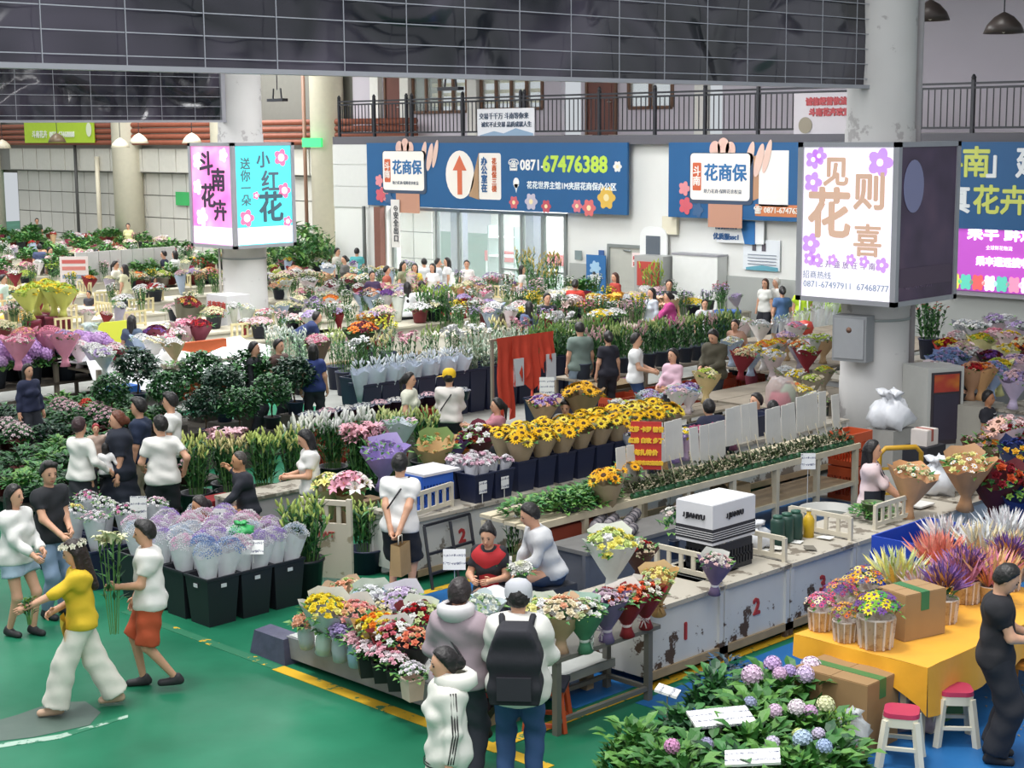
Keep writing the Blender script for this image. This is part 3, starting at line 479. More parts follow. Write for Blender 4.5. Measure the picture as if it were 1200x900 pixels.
def body_meshes(key, fem, sit, lean, turn, nod, lh, rh, lf, rf, top, bot, hair, vox, stoop, fat, fingers):
    if key in PMESH: return PMESH[key]
    out = {}; sh = .145 if fem else .168
    hipz = sit+.09 if sit else .90-stoop; hip = Vector((0, 0, hipz)); la = math.radians(lean); up = Vector((0, math.sin(la), math.cos(la))); fw = Vector((0, math.cos(la), -math.sin(la)))
    T = lambda x, y, z: hip+Vector((x, 0, 0))+fw*y+up*z
    neck = T(0, -.005, .545); head = neck+Vector((0, .02+.04*math.sin(la), .135)); Rh = rot(-math.radians(nod), math.radians(-turn)); Rm = Matrix(Rh.tolist())
    head = neck+Vector((0, 0, .03))+Rm@Vector((0, .02, .105)); HL = lambda x, y, z: head+Rm@Vector((x, y, z))
    S_ = {}; hands = {}
    for s, h in ((-1, lh), (1, rh)):
        a = T(s*sh, 0, .475); h = h or (s*.25, .05, hipz-.12); e, wv = ik(a, Vector(h), .28, .25, Vector((s*.5, -.8, -.5))); S_[s] = (a, e, wv)
    Lg = {}
    for s, ft in ((-1, lf), (1, rf)):
        a = hip+Vector((s*.09, 0, -.02)); ft = ft or ((s*.11, .42, .08) if sit else (s*.11, 0, .08)); k_, an = ik(a, Vector(ft), .42, .42, Vector((s*.1, 1, .35 if sit else 0))); Lg[s] = (a, k_, an)
    g = fat
    def torso(P, o): return [cap(P, T(-sh+.06, 0, .42), T(sh-.06, 0, .42), .098*g+o, .098*g+o), cap(P, T(0, .0, .05), T(0, .0, .40), .105*g+o, .112*g+o), cap(P, T(-.065, 0, .18), T(.065, 0, .18), (.088 if fem else .1)*g+o, (.088 if fem else .1)*g+o), cap(P, T(-.07, -.01, .0), T(.07, -.01, .0), .112*g+o, .112*g+o)]+([cap(P, T(-.07, .09, .31), T(.07, .09, .31), .055+o, .055+o)] if fem else [])
    def arms(P, o, upto=2.0, flare=0.0):
        r = []
        for s in (-1, 1):
            a, e, wv = S_[s]; k = min(upto, 1); e2 = a+(e-a)*k; d = cap(P, a, e2, .052+o, .045-.003*k+o+flare)
            if upto < 1: d = cutend(d, P, e2, (e-a).normalized())
            r.append(d)
            if upto > 1:
                k = upto-1; w2 = e+(wv-e)*min(k, 1); d = cap(P, e, w2, .043+o, .03+o+flare)
                if upto < 2.01 and o > .004: d = cutend(d, P, w2, (wv-e).normalized())
                r.append(d)
        return r
    def legs(P, o, upto=2.0, flare=0.0):
        r = []
        for s in (-1, 1):
            a, k_, an = Lg[s]; t = min(upto, 1); e2 = a+(k_-a)*t; d = cap(P, a, e2, .085*g+o, .06+.02*(1-t)+o+flare*(1 if upto <= 1 else .5))
            if upto < 1: d = cutend(d, P, e2, (k_-a).normalized())
            r.append(d)
            if upto > 1:
                t = upto-1; a2 = k_+(an-k_)*t; d = cap(P, k_, a2, .06+o+flare*.5, .038+o+flare); d = cutend(d, P, a2, (an-k_).normalized()) if o > .004 else d; r.append(d)
        return r
    pts = [T(-.3, 0, .5), T(.3, 0, .5), T(0, -.2, .2), T(0, .2, .2)]+[p for q in S_.values() for p in q]+[p for q in Lg.values() for p in q]; A = np.array(pts); lo = A.min(0)-.16; hi = A.max(0)+.16; lo[2] = 0.0-.02 if not sit else min(lo[2], -.02)
    hi2 = hi.copy(); hi2[2] = max(hi[2], head.z+.17); hi2[1] = max(hi[1], head.y+.17); lo2 = lo.copy(); lo2[1] = min(lo[1], head.y-.17)
    wr = lambda P, a=.005: a*(np.sin(P[:, 2]*38+P[:, 0]*22)+np.sin(P[:, 1]*31-P[:, 2]*17+1.3))
    def fbody(P):
        ds = torso(P, -.004)+[cap(P, T(0, 0, .47), neck+Vector((0, .01, .06)), .055, .05)]+arms(P, 0)+legs(P, -.004)
        for s in (-1, 1):
            a, e, wv = S_[s]; d = (wv-e).normalized(); ds.append(cap(P, wv, wv+d*.075, .024, .034)); k_, an = Lg[s][1:]; ds.append(cap(P, an+Vector((0, -.02, -.04)), an+Vector((0, .13, -.05)), .03, .028))
        b = smin(ds, .03); hd = smin([ell(P, HL(0, 0, .01), (.076, .094, .112), Rh), ell(P, HL(0, .025, -.055), (.056, .062, .062), Rh), cap(P, HL(0, .09, .005), HL(0, .108, -.022), .008, .013)], .02)
        hd = smin([hd, cap(P, HL(-.078, -.01, .01), HL(-.08, -.012, -.02), .014, .01), cap(P, HL(.078, -.01, .01), HL(.08, -.012, -.02), .014, .01)], .008)
        return smin([b, hd], .02)
    V, F = surfnet(fbody, lo2, hi2, vox); m = MB(); m.add(V, F, 0, True)
    ball = lambda c, r, mi: m.add(*uv_ball(c, r, Rh), mi, True)
    for s in (-1, 1):
        ball(HL(s*.032, .083, .008), (.015, .009, .008), 1); ball(HL(s*.033, .089, .03), (.02, .006, .004), 1)
    ball(HL(0, .084, -.062), (.024, .008, .008), 2)
    if fingers:
        for s in (-1, 1):
            a, e, wv = S_[s]; d = (wv-e).normalized(); side = Vector((0, 1, 0)) if abs(d.z) > .6 else Vector((s*-.3, 0, 1)); side = (side-d*side.dot(d)).normalized(); palm = d.cross(side).normalized()
            if palm.dot(Vector((-s, 0, 0)))+palm.dot(Vector((0, 0, -.6))) < 0: palm = -palm
            b0 = wv+d*.085
            for i, ln in enumerate((.062, .072, .067, .052)):
                o = b0+side*((1.5-i)*.0185); m.tube([o-d*.025, o+d*ln*.45+palm*.006, o+d*ln*.8+palm*.026, o+d*ln*.88+palm*.05], [.0098, .0092, .0082, .006], 6, 0)
            o = wv+d*.03+side*.026; m.tube([o, o+side*.024+d*.022+palm*.008, o+side*.03+d*.05+palm*.024], [.012, .0105, .0075], 6, 0)
    out['body'] = m
    # ---- upper garment
    if top:
        kind, slv, hem, o = top; hemz = hem
        def ftop(P):
            d = smin(torso(P, o)+[cap(P, T(-.07, -.01, .0), T(.07, -.01, .0), .112*g+o+.014, .112*g+o+.014), cap(P, T(-.04, 0, .12), T(.04, 0, .12), .1*g+o, .1*g+o)]+arms(P, o*.55, slv, .008 if slv < 1 else .0)+([cap(P, T(0, -.0, .0), T(0, 0, hemz-.05), .12*g+o, .125*g+o+.01)] if hemz < -.05 else [])+([cap(P, T(-.08, -.07, .5), T(.08, -.07, .5), .045, .045)] if kind == 'hood' else []), .035)+wr(P)
            d = cutend(d, P, T(0, 0, hemz), -up); nb = T(0, .035, .585); return np.maximum(d, .068-np.linalg.norm(P-np.asarray(nb, np.float32), axis=1))
        V, F = surfnet(ftop, lo, hi, vox); out['top'] = MB().add(V, F, 0, True)
    kind, upto, o, fl = bot
    if kind == 'skirt':
        hz = upto
        def fbot(P):
            d = smin([cap(P, T(-.06, 0, .08), T(.06, 0, .08), .1*g+o, .1*g+o), cap(P, hip, Vector((0, .02, hz-.1)), .13*g+o, .13*g+fl)], .04)+wr(P, .008); d = np.maximum(d, hz-P[:, 2]); return cutend(d, P, T(0, 0, .07), up)
    else:
        def fbot(P):
            d = smin([cap(P, T(-.07, -.01, .0), T(.07, -.01, .0), .115*g+o, .115*g+o), cap(P, T(-.05, 0, .1), T(.05, 0, .1), .098*g+o, .098*g+o)]+legs(P, o+.004, upto, fl), .03)+wr(P, .004); return cutend(d, P, T(0, 0, .05), up)
    l3 = lo.copy(); h3 = hi.copy(); h3[2] = min(hi[2], hipz+.32); V, F = surfnet(fbot, l3, h3, vox); out['bottom'] = MB().add(V, F, 0, True)
    for s in (-1, 1):
        an = Lg[s][2]; kk = Lg[s][1]; dn = (an-kk); yaw = 0
        fshoe = lambda P: np.maximum(smin([cap(P, an+Vector((0, -.045, -.035)), an+Vector((0, .14, -.048)), .042, .038), cap(P, an+Vector((0, -.02, .0)), an+Vector((0, .02, -.03)), .045, .045)], .02), (an.z-.08)-P[:, 2])
        V, F = surfnet(fshoe, np.array(an)-(.09, .12, .1), np.array(an)+(.09, .22, .08), max(vox*.7, .014)); out['shoe%d' % s] = MB().add(V, F, 0, True)
    if hair:
        hk = hair; n_ = np.array(Rm@Vector((0, .82, -.57)), np.float32); p0 = np.array(HL(0, .035, .05), np.float32)
        def fhair(P):
            o = .006 if hk in ('buzz', 'bald') else .02; d = ell(P, HL(0, -.008, .018), (.076+o, .094+o, .108+o), Rh)+ (0 if hk in ('buzz', 'bald') else .0035*np.sin(P[:, 0]*95)*np.sin(P[:, 1]*80+P[:, 2]*40))
            d = cutend(d, P, p0, n_)
            if hk in ('short', 'buzz', 'bald', 'bun', 'pony', 'swept'): d = cutend(d, P, HL(0, 0, -.045), np.array(Rm@Vector((0, .25, -.97)), np.float32))
            if hk == 'bald': d = cutend(d, P, HL(0, 0, .07), np.array(Rm@Vector((0, .35, .93)), np.float32))
            ex = []
            if hk == 'bob': ex = [cap(P, HL(s*.06, -.03, .0), HL(s*.065, -.03, -.13), .042, .034) for s in (-1, 1)]+[cap(P, HL(0, -.07, 0), HL(0, -.06, -.14), .06, .05)]
            if hk == 'long': ex = [cap(P, HL(s*.06, -.035, .0), HL(s*.075, -.03, -.3), .04, .03) for s in (-1, 1)]+[cap(P, HL(0, -.075, 0), HL(0, -.11, -.36), .062, .045)]
            if hk == 'bun': ex = [cap(P, HL(0, -.07, .1), HL(0, -.08, .115), .042, .04)]
            if hk == 'lowbun': ex = [cap(P, HL(0, -.12, -.0), HL(0, -.13, -.02), .05, .045)]
            if hk == 'pony': ex = [cap(P, HL(0, -.1, .04), HL(0, -.15, -.02), .035, .035), cap(P, HL(0, -.15, -.02), HL(0, -.15, -.24), .035, .018)]
            if hk == 'swept': ex = [cap(P, HL(-.04, .06, .11), HL(.05, .04, .12), .032, .03)]
            return smin([d]+ex, .02) if ex else d
        l4 = np.array(head)-(.2, .28, .48); h4 = np.array(head)+(.2, .2, .26); V, F = surfnet(fhair, l4, h4, min(vox, .02) if fingers else vox*.8); out['hair'] = MB().add(V, F, 0, True)
    r = {k: v.mesh(k) for k, v in out.items()}
    for k, me in r.items():
        for _ in range(3 if k == 'body' else 1): me.materials.append(None)
    if fingers or True: r['body'].polygons.foreach_set('material_index', out['body'].I)
    r['_pts'] = dict(head=head, HL=HL, Rm=Rm, hands={s: S_[s][2] for s in S_}, T=T, neck=neck, elbow={s: S_[s][1] for s in S_}, sh={s: S_[s][0] for s in S_}, hip=hip, knee={s: Lg[s][1] for s in Lg}, ank={s: Lg[s][2] for s in Lg})
    PMESH[key] = r; return r
def uv_ball(c, r, R, n=6, k=4):
    V = []; F = []
    for i in range(k+1):
        a = math.pi*i/k
        for j in range(n):
            b = 2*math.pi*j/n; V.append((r[0]*math.sin(a)*math.cos(b), r[1]*math.sin(a)*math.sin(b), r[2]*math.cos(a)))
    for i in range(k):
        for j in range(n): F.append((i*n+j, (i+1)*n+j, (i+1)*n+(j+1) % n, i*n+(j+1) % n))
    V = np.array(V)@np.asarray(R).T+np.asarray(c); return V, F
TEE, LONG, VEST, HOOD = ('tee', .66, -.07, .02), ('long', 2.0, -.03, .022), ('tee', .1, .0, .03), ('hood', 2.0, -.05, .035)
PANTS, SHORTS, JEANS, WIDE = ('pants', 1.93, .016, .012), ('pants', .97, .024, .03), ('pants', 1.95, .012, .008), ('pants', 1.98, .018, .07)
def person(label, p, heading, h=1.68, fem=False, sit=0.0, lean=0, turn=0, nod=0, lh=None, rh=None, lf=None, rf=None, top=TEE, tc='#e6e4df', bot=PANTS, bc='#2a2c33', shoes='#2b2b2d', hair='short', hc='#1d1a1a', skin=SKIN, lod=1, stoop=0, fat=1.0, group=None):
    vox = {0: .018, 1: .024, 2: .036}[lod]; key = (fem, sit, lean, turn, nod, lh, rh, lf, rf, top, bot, hair, vox, stoop, fat)
    r = body_meshes(key, fem, sit, lean, turn, nod, lh, rh, lf, rf, top, bot, hair, vox, stoop, fat, lod < 2)
    o = thing('person', label, 'person', (p[0], p[1], p[2] if len(p) > 2 else 0), heading, group); k = h/1.70; o.scale = (k, k, k)
    put('body', r['body'], o, mats=[M(skin, .55, .05, 14), M('#231d1c', .5, 0), M('#a8584e', .5, 0)])
    if top: put('top_garment', r['top'], o, mats=[M(tc, .85, .06, 8, .15)])
    put('trousers' if bot[0] != 'skirt' and bot[1] > 1 else ('skirt' if bot[0] == 'skirt' else 'shorts'), r['bottom'], o, mats=[M(bc, .85, .08, 8, .15)])
    for s in (-1, 1): put('shoe', r['shoe%d' % s], o, mats=[M(shoes, .6, .1)])
    if hair: put('hair', r['hair'], o, mats=[M(hc, .45, .25, 30, .4)])
    return o, r['_pts']
def stand(px, py, h=1.68, z=0.0):       # ground point from the pixel of the top of the head
    q = at(px, py, z+h); return Vector((q.x, q.y, z))
# ================================================ flowers, foliage, wrappings and containers
def leaf_vf(L, W, droop=.25, fold=.18):
    V = [(0, 0, 0), (-W/2, L*.45, fold*W), (W/2, L*.45, fold*W), (0, L*.45, 0), (0, L, -droop*L)]; return V, [(0, 3, 1), (0, 2, 3), (1, 3, 4), (3, 2, 4)]
def orient(p, n, spin=0.0, s=1.0):
    q = Vector(n).to_track_quat('Z', 'Y').to_matrix().to_4x4(); return Matrix.Translation(p)@q@Matrix.Rotation(spin, 4, 'Z')@Matrix.Diagonal((s, s, s, 1))
def head_vf(kind):
    m = MB()
    if kind == 'rose':
        for lay, n, tilt, L, W, z in ((0, 5, .35, 1.05, 1.0, -.25), (1, 5, .75, .8, .8, -.1), (2, 3, 1.15, .6, .6, 0)):
            for i in range(n):
                V, F = leaf_vf(L, W, -.1, .3); m.add(V, F, 0, True, Matrix.Rotation(2*math.pi*(i+.5*lay)/n, 4, 'Z')@Matrix.Translation((0, .12, z))@Matrix.Rotation(tilt, 4, 'X'))
        m.lathe([(.3, -.5), (.42, -.05), (.24, .3), (0, .36)], 6, cap=False)
    elif kind == 'puff':
        for lay, n, tilt, L, W in ((0, 5, .15, 1.0, .75), (1, 4, .65, .8, .7), (2, 3, 1.2, .6, .5)):
            for i in range(n):
                V, F = leaf_vf(L, W, .1, .25); m.add(V, F, 0, False, Matrix.Rotation(2*math.pi*(i+.5*lay)/n, 4, 'Z')@Matrix.Translation((0, .08, -.1))@Matrix.Rotation(tilt, 4, 'X'))
    elif kind == 'sunflower':
        for lay, n, r, z in ((0, 13, 1.0, .02), (1, 11, .86, .12)):
            for i in range(n):
                a = 2*math.pi*(i+.5*lay)/n; V, F = leaf_vf(r*.76, r*.38, -.12, .2); m.add(V, F, 0, False, Matrix.Rotation(a, 4, 'Z')@Matrix.Translation((0, .26*r, z)))
        m.lathe([(.34, .0), (.32, .16), (.2, .22), (0, .18)], 10, 1)
    elif kind == 'daisy':
        for i in range(8):
            V, F = leaf_vf(.75, .42, .1); m.add(V, F, 0, False, Matrix.Rotation(i*math.pi/4, 4, 'Z')@Matrix.Translation((0, .2, .1)))
        m.lathe([(.3, .05), (.22, .2), (0, .24)], 6, 1)
    elif kind == 'lily':
        for i in range(6):
            W = .34 if i % 2 else .26; V = []; F = []
            for k, (y, z, ww) in enumerate(((.05, -.5, .05), (.22, .0, W*.8), (.6, .28, W), (1.0, .18, .03))):
                V += [(-ww/2*1.6, y, z+.05), (0, y, z), (ww/2*1.6, y, z+.05)]
                if k: F += [(k*3-3, k*3-2, k*3+1, k*3), (k*3-2, k*3-1, k*3+2, k*3+1)]
            m.add(V, F, 0, True, Matrix.Rotation(i*math.pi/3, 4, 'Z'))
        m.lathe([(.03, -.4), (.03, .2), (.06, .25), (0, .3)], 5, 1)
    elif kind == 'bud':
        m.lathe([(.0, 0), (.2, .25), (.27, .7), (.2, 1.3), (.0, 1.75)], 6, cap=False)
    elif kind == 'hydrangea':
        for i in range(46):
            z = 1-1.45*(i+.5)/46; r = math.sqrt(max(0, 1-z*z)); a = i*2.39996; n = Vector((r*math.cos(a), r*math.sin(a), z)); mm = orient(n*.92, n, i)
            for k in range(4):
                V = [(0, 0, 0), (-.12, .1, .05), (0, .24, .02), (.12, .1, .05)]; m.add(V, [(0, 3, 2, 1)], 0, False, mm@Matrix.Rotation(k*math.pi/2, 4, 'Z'))
        m.lathe([(.4, -.55), (.8, -.2), (.85, .2), (.5, .72), (0, .85)], 8, 0, cap=False)
    elif kind == 'spray':
        for i in range(14):
            a = i*2.4; r = .9*math.sqrt(i/14); m.lathe([(.0, -.14), (.15, 0), (.0, .16)], 5, 0, mat=Matrix.Translation((r*math.cos(a), r*math.sin(a), .5*(1-r*r)+.1*math.sin(i*3))), cap=False)
    elif kind == 'plume':
        for i in range(26):
            a = i*2.4; t = .25+.5*((i*37) % 26)/26; d = Vector((math.sin(a)*t, math.cos(a)*t, 1)).normalized(); V = [(-.035, 0, 0), (.035, 0, 0), (.05, .0, .6), (-.05, 0, .6), (0, 0, 1)]
            m.add(V, [(0, 1, 2, 3), (3, 2, 4)], i % 2, False, orient((0, 0, 0), d, a, 1.5*(.7+.3*math.sin(i*5.))))
    V = np.concatenate(m.V); return V, m.F, m.I, m.sm
HEADVF = {k: head_vf(k) for k in ('rose', 'puff', 'sunflower', 'daisy', 'lily', 'bud', 'hydrangea', 'spray', 'plume')}
HEADME = {}
def head_mesh(kind):
    if kind not in HEADME:
        V, F, I, sm = HEADVF[kind]; me = bpy.data.meshes.new(kind); me.from_pydata(V.tolist(), [], F); me.materials.append(None); me.materials.append(None); me.polygons.foreach_set('material_index', I); me.polygons.foreach_set('use_smooth', sm); me.update(); HEADME[kind] = me
    return HEADME[kind]
CENTRE = {'sunflower': '#4a2f1a', 'daisy': '#e0b83c', 'lily': '#c8a050', 'plume': None}
def PET(h): return M(h, .65, .28, 14, spec=.25)
LEAF_A, LEAF_B, LEAF_D, STEM = M('#3f7a3c', .5, .3, 9), M('#6c9a4a', .5, .3, 9), M('#25502f', .5, .3, 9), M('#5d8a48', .6, .2)
def dome(n, R, rise):
    out = []
    for i in range(n):
        r = R*math.sqrt((i+.5)/n); a = i*2.39996; z = rise*(1-(r/R)**2); nrm = Vector((math.cos(a)*r/R*.9, math.sin(a)*r/R*.9, 1)).normalized(); out.append((Vector((r*math.cos(a), r*math.sin(a), z)), nrm))
    return out
BCACHE = {}
def blooms(kinds, R, rise, hr, z, seed=0):
    """one mesh of many small flower heads; slot i carries colour i, last slot the centres"""
    key = ('bl', tuple(kinds), R, rise, hr, z, seed)
    if key not in BCACHE:
        rnd = random.Random(seed); m = MB(); tot = sum(n for _, n in kinds); order = [i for i, (k, n) in enumerate(kinds) for _ in range(n)]; rnd.shuffle(order)
        for (p, n), ki in zip(dome(tot, R, rise), order):
            V, F, I, sm = HEADVF[kinds[ki][0]]; s = hr*rnd.uniform(.8, 1.2); pp = p+Vector((0, 0, z+rnd.uniform(-.3, .3)*hr)); nn = n+Vector((rnd.uniform(-.25, .25), rnd.uniform(-.25, .25), 0))
            m.add(V, F, [len(kinds) if q else ki for q in I], True, orient(pp, nn, rnd.uniform(0, 6), s))
        me = m.mesh('blooms'); 
        for _ in range(len(kinds)+1): me.materials.append(None)
        me.polygons.foreach_set('material_index', m.I); BCACHE[key] = me
    return BCACHE[key]
def leafmass(n, R, rise, z, L, W, seed=0, up=.6, ball=False):
    key = ('lf', n, R, rise, z, L, W, seed, up, ball)
    if key not in BCACHE:
        rnd = random.Random(seed); m = MB(); V, F = leaf_vf(L, W)
        for i in range(n):
            a = rnd.uniform(0, 6.283); s = rnd.uniform(.65, 1.25)
            if ball:
                zz = rnd.uniform(-.75, 1); rr = math.sqrt(1-zz*zz); d = Vector((rr*math.cos(a), rr*math.sin(a), zz)); k = rnd.uniform(.6, 1.0); p = Vector((d.x*R*k, d.y*R*k, z+d.z*rise*k))
                mm = Matrix.Translation(p)@Matrix.Rotation(rnd.uniform(0, 6.28), 4, 'Z')@Matrix.Rotation(rnd.uniform(-.5, 1.0), 4, 'X')@Matrix.Diagonal((s, s, s, 1))
            else:
                r = R*math.sqrt(rnd.random()); p = Vector((r*math.cos(a), r*math.sin(a), z+rise*(1-(r/R)**2)*rnd.uniform(.3, 1))); mm = Matrix.Translation(p)@Matrix.Rotation(a-1.57+rnd.uniform(-.7, .7), 4, 'Z')@Matrix.Rotation(up*rnd.uniform(.2, 1.6), 4, 'X')@Matrix.Diagonal((s, s, s, 1))
            m.add(V, F, int(rnd.random() < .4), False, mm)
        me = m.mesh('foliage', [LEAF_A, LEAF_B]); BCACHE[key] = me
    return BCACHE[key]
def wrap_mesh(kind, seed=0):
    key = ('wr', kind, seed)
    if key in BCACHE: return BCACHE[key]
    m = MB(); ph = seed*1.3
    if kind == 'cone':      # pinched waist, flared square-cornered paper
        m.lathe([(.075, 0), (.05, .07), (.042, .12), (.09, .2), (.155, .32), (.205, .42)], 20, wav=lambda i, a: ((.0, 0) if i < 3 else ((.012*math.sin(4*a+ph)+.008*math.sin(9*a))*(i-2)*.8, (.03*math.sin(4*a+ph)+.035*math.sin(a+ph))*(i-2)/3)))
    elif kind == 'kraft':   # tall straight cone
        m.lathe([(.05, 0), (.06, .1), (.105, .22), (.155, .36), (.185, .45)], 18, wav=lambda i, a: ((.004*math.sin(7*a+ph)*i, (.03*math.sin(2*a+ph)+.015*math.sin(5*a))*i/4)))
    elif kind == 'vase':    # film cylinder with a flared collar
        m.lathe([(.07, 0), (.075, .1), (.07, .17), (.06, .2), (.1, .27), (.115, .29)], 16, wav=lambda i, a: (.006*math.sin(8*a+i), .01*math.sin(5*a) if i > 3 else 0))
    elif kind == 'sleeve':  # tall film sleeve, slightly conical
        m.lathe([(.05, 0), (.085, .2), (.125, .42), (.15, .54)], 14, wav=lambda i, a: (.01*math.sin(6*a+ph)*i/3, .035*math.sin(3*a+ph)*i/3))
    elif kind == 'flat':    # long narrow sleeve
        m.lathe([(.03, 0), (.05, .2), (.075, .5), (.085, .62)], 10, wav=lambda i, a: (.005*math.sin(5*a+ph)*i, .03*math.sin(2*a+ph)*i/3))
    me = m.mesh('wrap'); me.materials.append(None); BCACHE[key] = me; return me
def paper_sheet(seed):
    key = ('ps', seed)
    if key not in BCACHE:
        m = MB(); V = []; F = []; rnd = random.Random(seed)
        for i in range(5):
            for j in range(3):
                a = math.radians(-52+26*i); r = .17+.025*j; V.append((r*math.sin(a), r*math.cos(a), .3+.1*j+(.03*math.sin(i*2.+seed)-.015*(i-2)**2 if j == 2 else 0)))
        for i in range(4):
            for j in range(2): F.append((i*3+j, (i+1)*3+j, (i+1)*3+j+1, i*3+j+1))
        me = m.add(V, F, 0, True).mesh('back_sheet'); me.materials.append(None); BCACHE[key] = me
    return BCACHE[key]
def ribbon_mesh():
    if 'rb' not in BCACHE:
        m = MB(); m.lathe([(.046, .1), (.052, .115), (.046, .13)], 12, cap=False)
        for s in (-1, 1): m.tube([(0, -.05, .115), (s*.05, -.08, .15), (s*.06, -.075, .1), (0, -.05, .115)], .008, 4); m.tube([(0, -.05, .115), (s*.03, -.07, .03)], .007, 4)
        me = m.mesh('ribbon'); me.materials.append(None); BCACHE['rb'] = me
    return BCACHE['rb']
def bouquet(label, p, heads, paper='#d9cdb8', kind='cone', s=1.0, sheet=None, ribbon=None, leaf=True, near=True, tilt=(0, 0), group=None, hr=.036, cat='bouquet', alpha=1.0, name='flower_bouquet', R=None, rz=None):
    seed = abs(hash(label)) % 3 if False else len(THINGS) % 3
    t = thing(name, label, cat, p, rz if rz is not None else random.uniform(0, 6.28), group); t.scale = (s, s, s)
    r0 = t.rotation_euler[2]
    if tilt != (0, 0): t.rotation_euler = (Matrix.Rotation(-tilt[0], 3, 'X')@Matrix.Rotation(tilt[1], 3, 'Y')@Matrix.Rotation(r0, 3, 'Z')).to_euler()
    put('wrapping', wrap_mesh(kind, seed), t, mats=[M(paper, .7, .08, 10, .2, alpha=alpha)])
    z, Rr, rise = {'cone': (.40, .185, .09), 'kraft': (.45, .165, .08), 'vase': (.29, .1, .05), 'sleeve': (.555, .145, .09), 'flat': (.6, .06, .08)}[kind]; Rr = R or Rr
    if leaf: stuff(put('foliage', leafmass(30, Rr*1.05, rise*.7, z-.03, .085, .04, seed), t))
    if sheet: put('back_sheet', paper_sheet(seed), t, rz=YAW-r0, mats=[M(sheet, .7, .06)])
    if ribbon: put('ribbon', ribbon_mesh(), t, mats=[M(ribbon, .5, .05)])
    if near:
        hr *= 1.0; order = [h for h in heads for _ in range(h[2] if h[0] in ('sunflower', 'lily', 'plume') else int(h[2]*1.55))]; random.shuffle(order)
        for (q, n), (k, hx, _) in zip(dome(len(order), Rr, rise), order):
            f = put('flower', head_mesh(k), t, mats=[PET(hx), PET(CENTRE.get(k) or hx)]); sc = hr*random.uniform(.85, 1.2)*(1.6 if k == 'sunflower' else 1.9 if k == 'lily' else 1)
            f.matrix_local = orient(q+Vector((0, 0, z+random.uniform(-.012, .012))), n+Vector((random.uniform(-.2, .2), random.uniform(-.2, .2), 0)), random.uniform(0, 6), sc)
    else:
        me = blooms([(k, n) for k, _, n in heads], Rr, rise, hr, z, seed)
        stuff(put('blooms', me, t, mats=[PET(hx) for _, hx, _ in heads]+[PET(CENTRE.get(heads[0][0]) or heads[0][1])]))
    return t
def square_pot(w0, w1, h, th=.012):
    key = ('sq', w0, w1, h)
    if key not in BCACHE:
        m = MB(); a, b = w0/2, w1/2; r = b*1.06
        rings = [[(-a, -a, 0), (a, -a, 0), (a, a, 0), (-a, a, 0)], [(-b, -b, h*.94), (b, -b, h*.94), (b, b, h*.94), (-b, b, h*.94)], [(-r, -r, h*.95), (r, -r, h*.95), (r, r, h*.95), (-r, r, h*.95)], [(-r, -r, h), (r, -r, h), (r, r, h), (-r, r, h)], [(-b+th, -b+th, h), (b-th, -b+th, h), (b-th, b-th, h), (-b+th, b-th, h)], [(-a+th, -a+th, .02), (a-th, -a+th, .02), (a-th, a-th, .02), (-a+th, a-th, .02)]]
        V = [v for q in rings for v in q]; F = [(3, 2, 1, 0)]+[(i*4+j, i*4+(j+1) % 4, i*4+4+(j+1) % 4, i*4+4+j) for i in range(5) for j in range(4)]+[(20, 21, 22, 23)]
        me = m.add(V, F).mesh('pot'); me.materials.append(None); BCACHE[key] = me
    return BCACHE[key]
def round_pot(r0, r1, h):
    key = ('rp', r0, r1, h)
    if key not in BCACHE:
        me = MB().lathe([(r0, 0), (r1, h*.93), (r1*1.07, h*.935), (r1*1.07, h), (r1*.95, h), (r0*.92, .03), (0, .03)], 18).mesh('pot'); me.materials.append(None); BCACHE[key] = me
    return BCACHE[key]
BLACKP = M('#1d1f26', .45, .1, 4); NAVYP = M('#232a44', .45, .1, 4)
def bucket(label, p, kind='sq', w=.36, h=.5, mat=None, rz=0.0, group=None, tagw=False):
    mat = mat or BLACKP; t = thing('flower_bucket', label, 'bucket', p, rz, group)
    put('body', square_pot(w*.82, w, h) if kind == 'sq' else round_pot(w*.4, w*.5, h), t, mats=[mat])
    if tagw:
        for R, q in ((R_U, (-w/2-.006, 0, h*.82)), (R_V, (0, -w/2-.006, h*.82))): f = shape(rect(.07, .04), '#c9ccd0', R, Vector((0, 0, 0)), None, 'label_plate'); f.parent = t; f.matrix_local = Matrix.Translation(q)@R
    return t
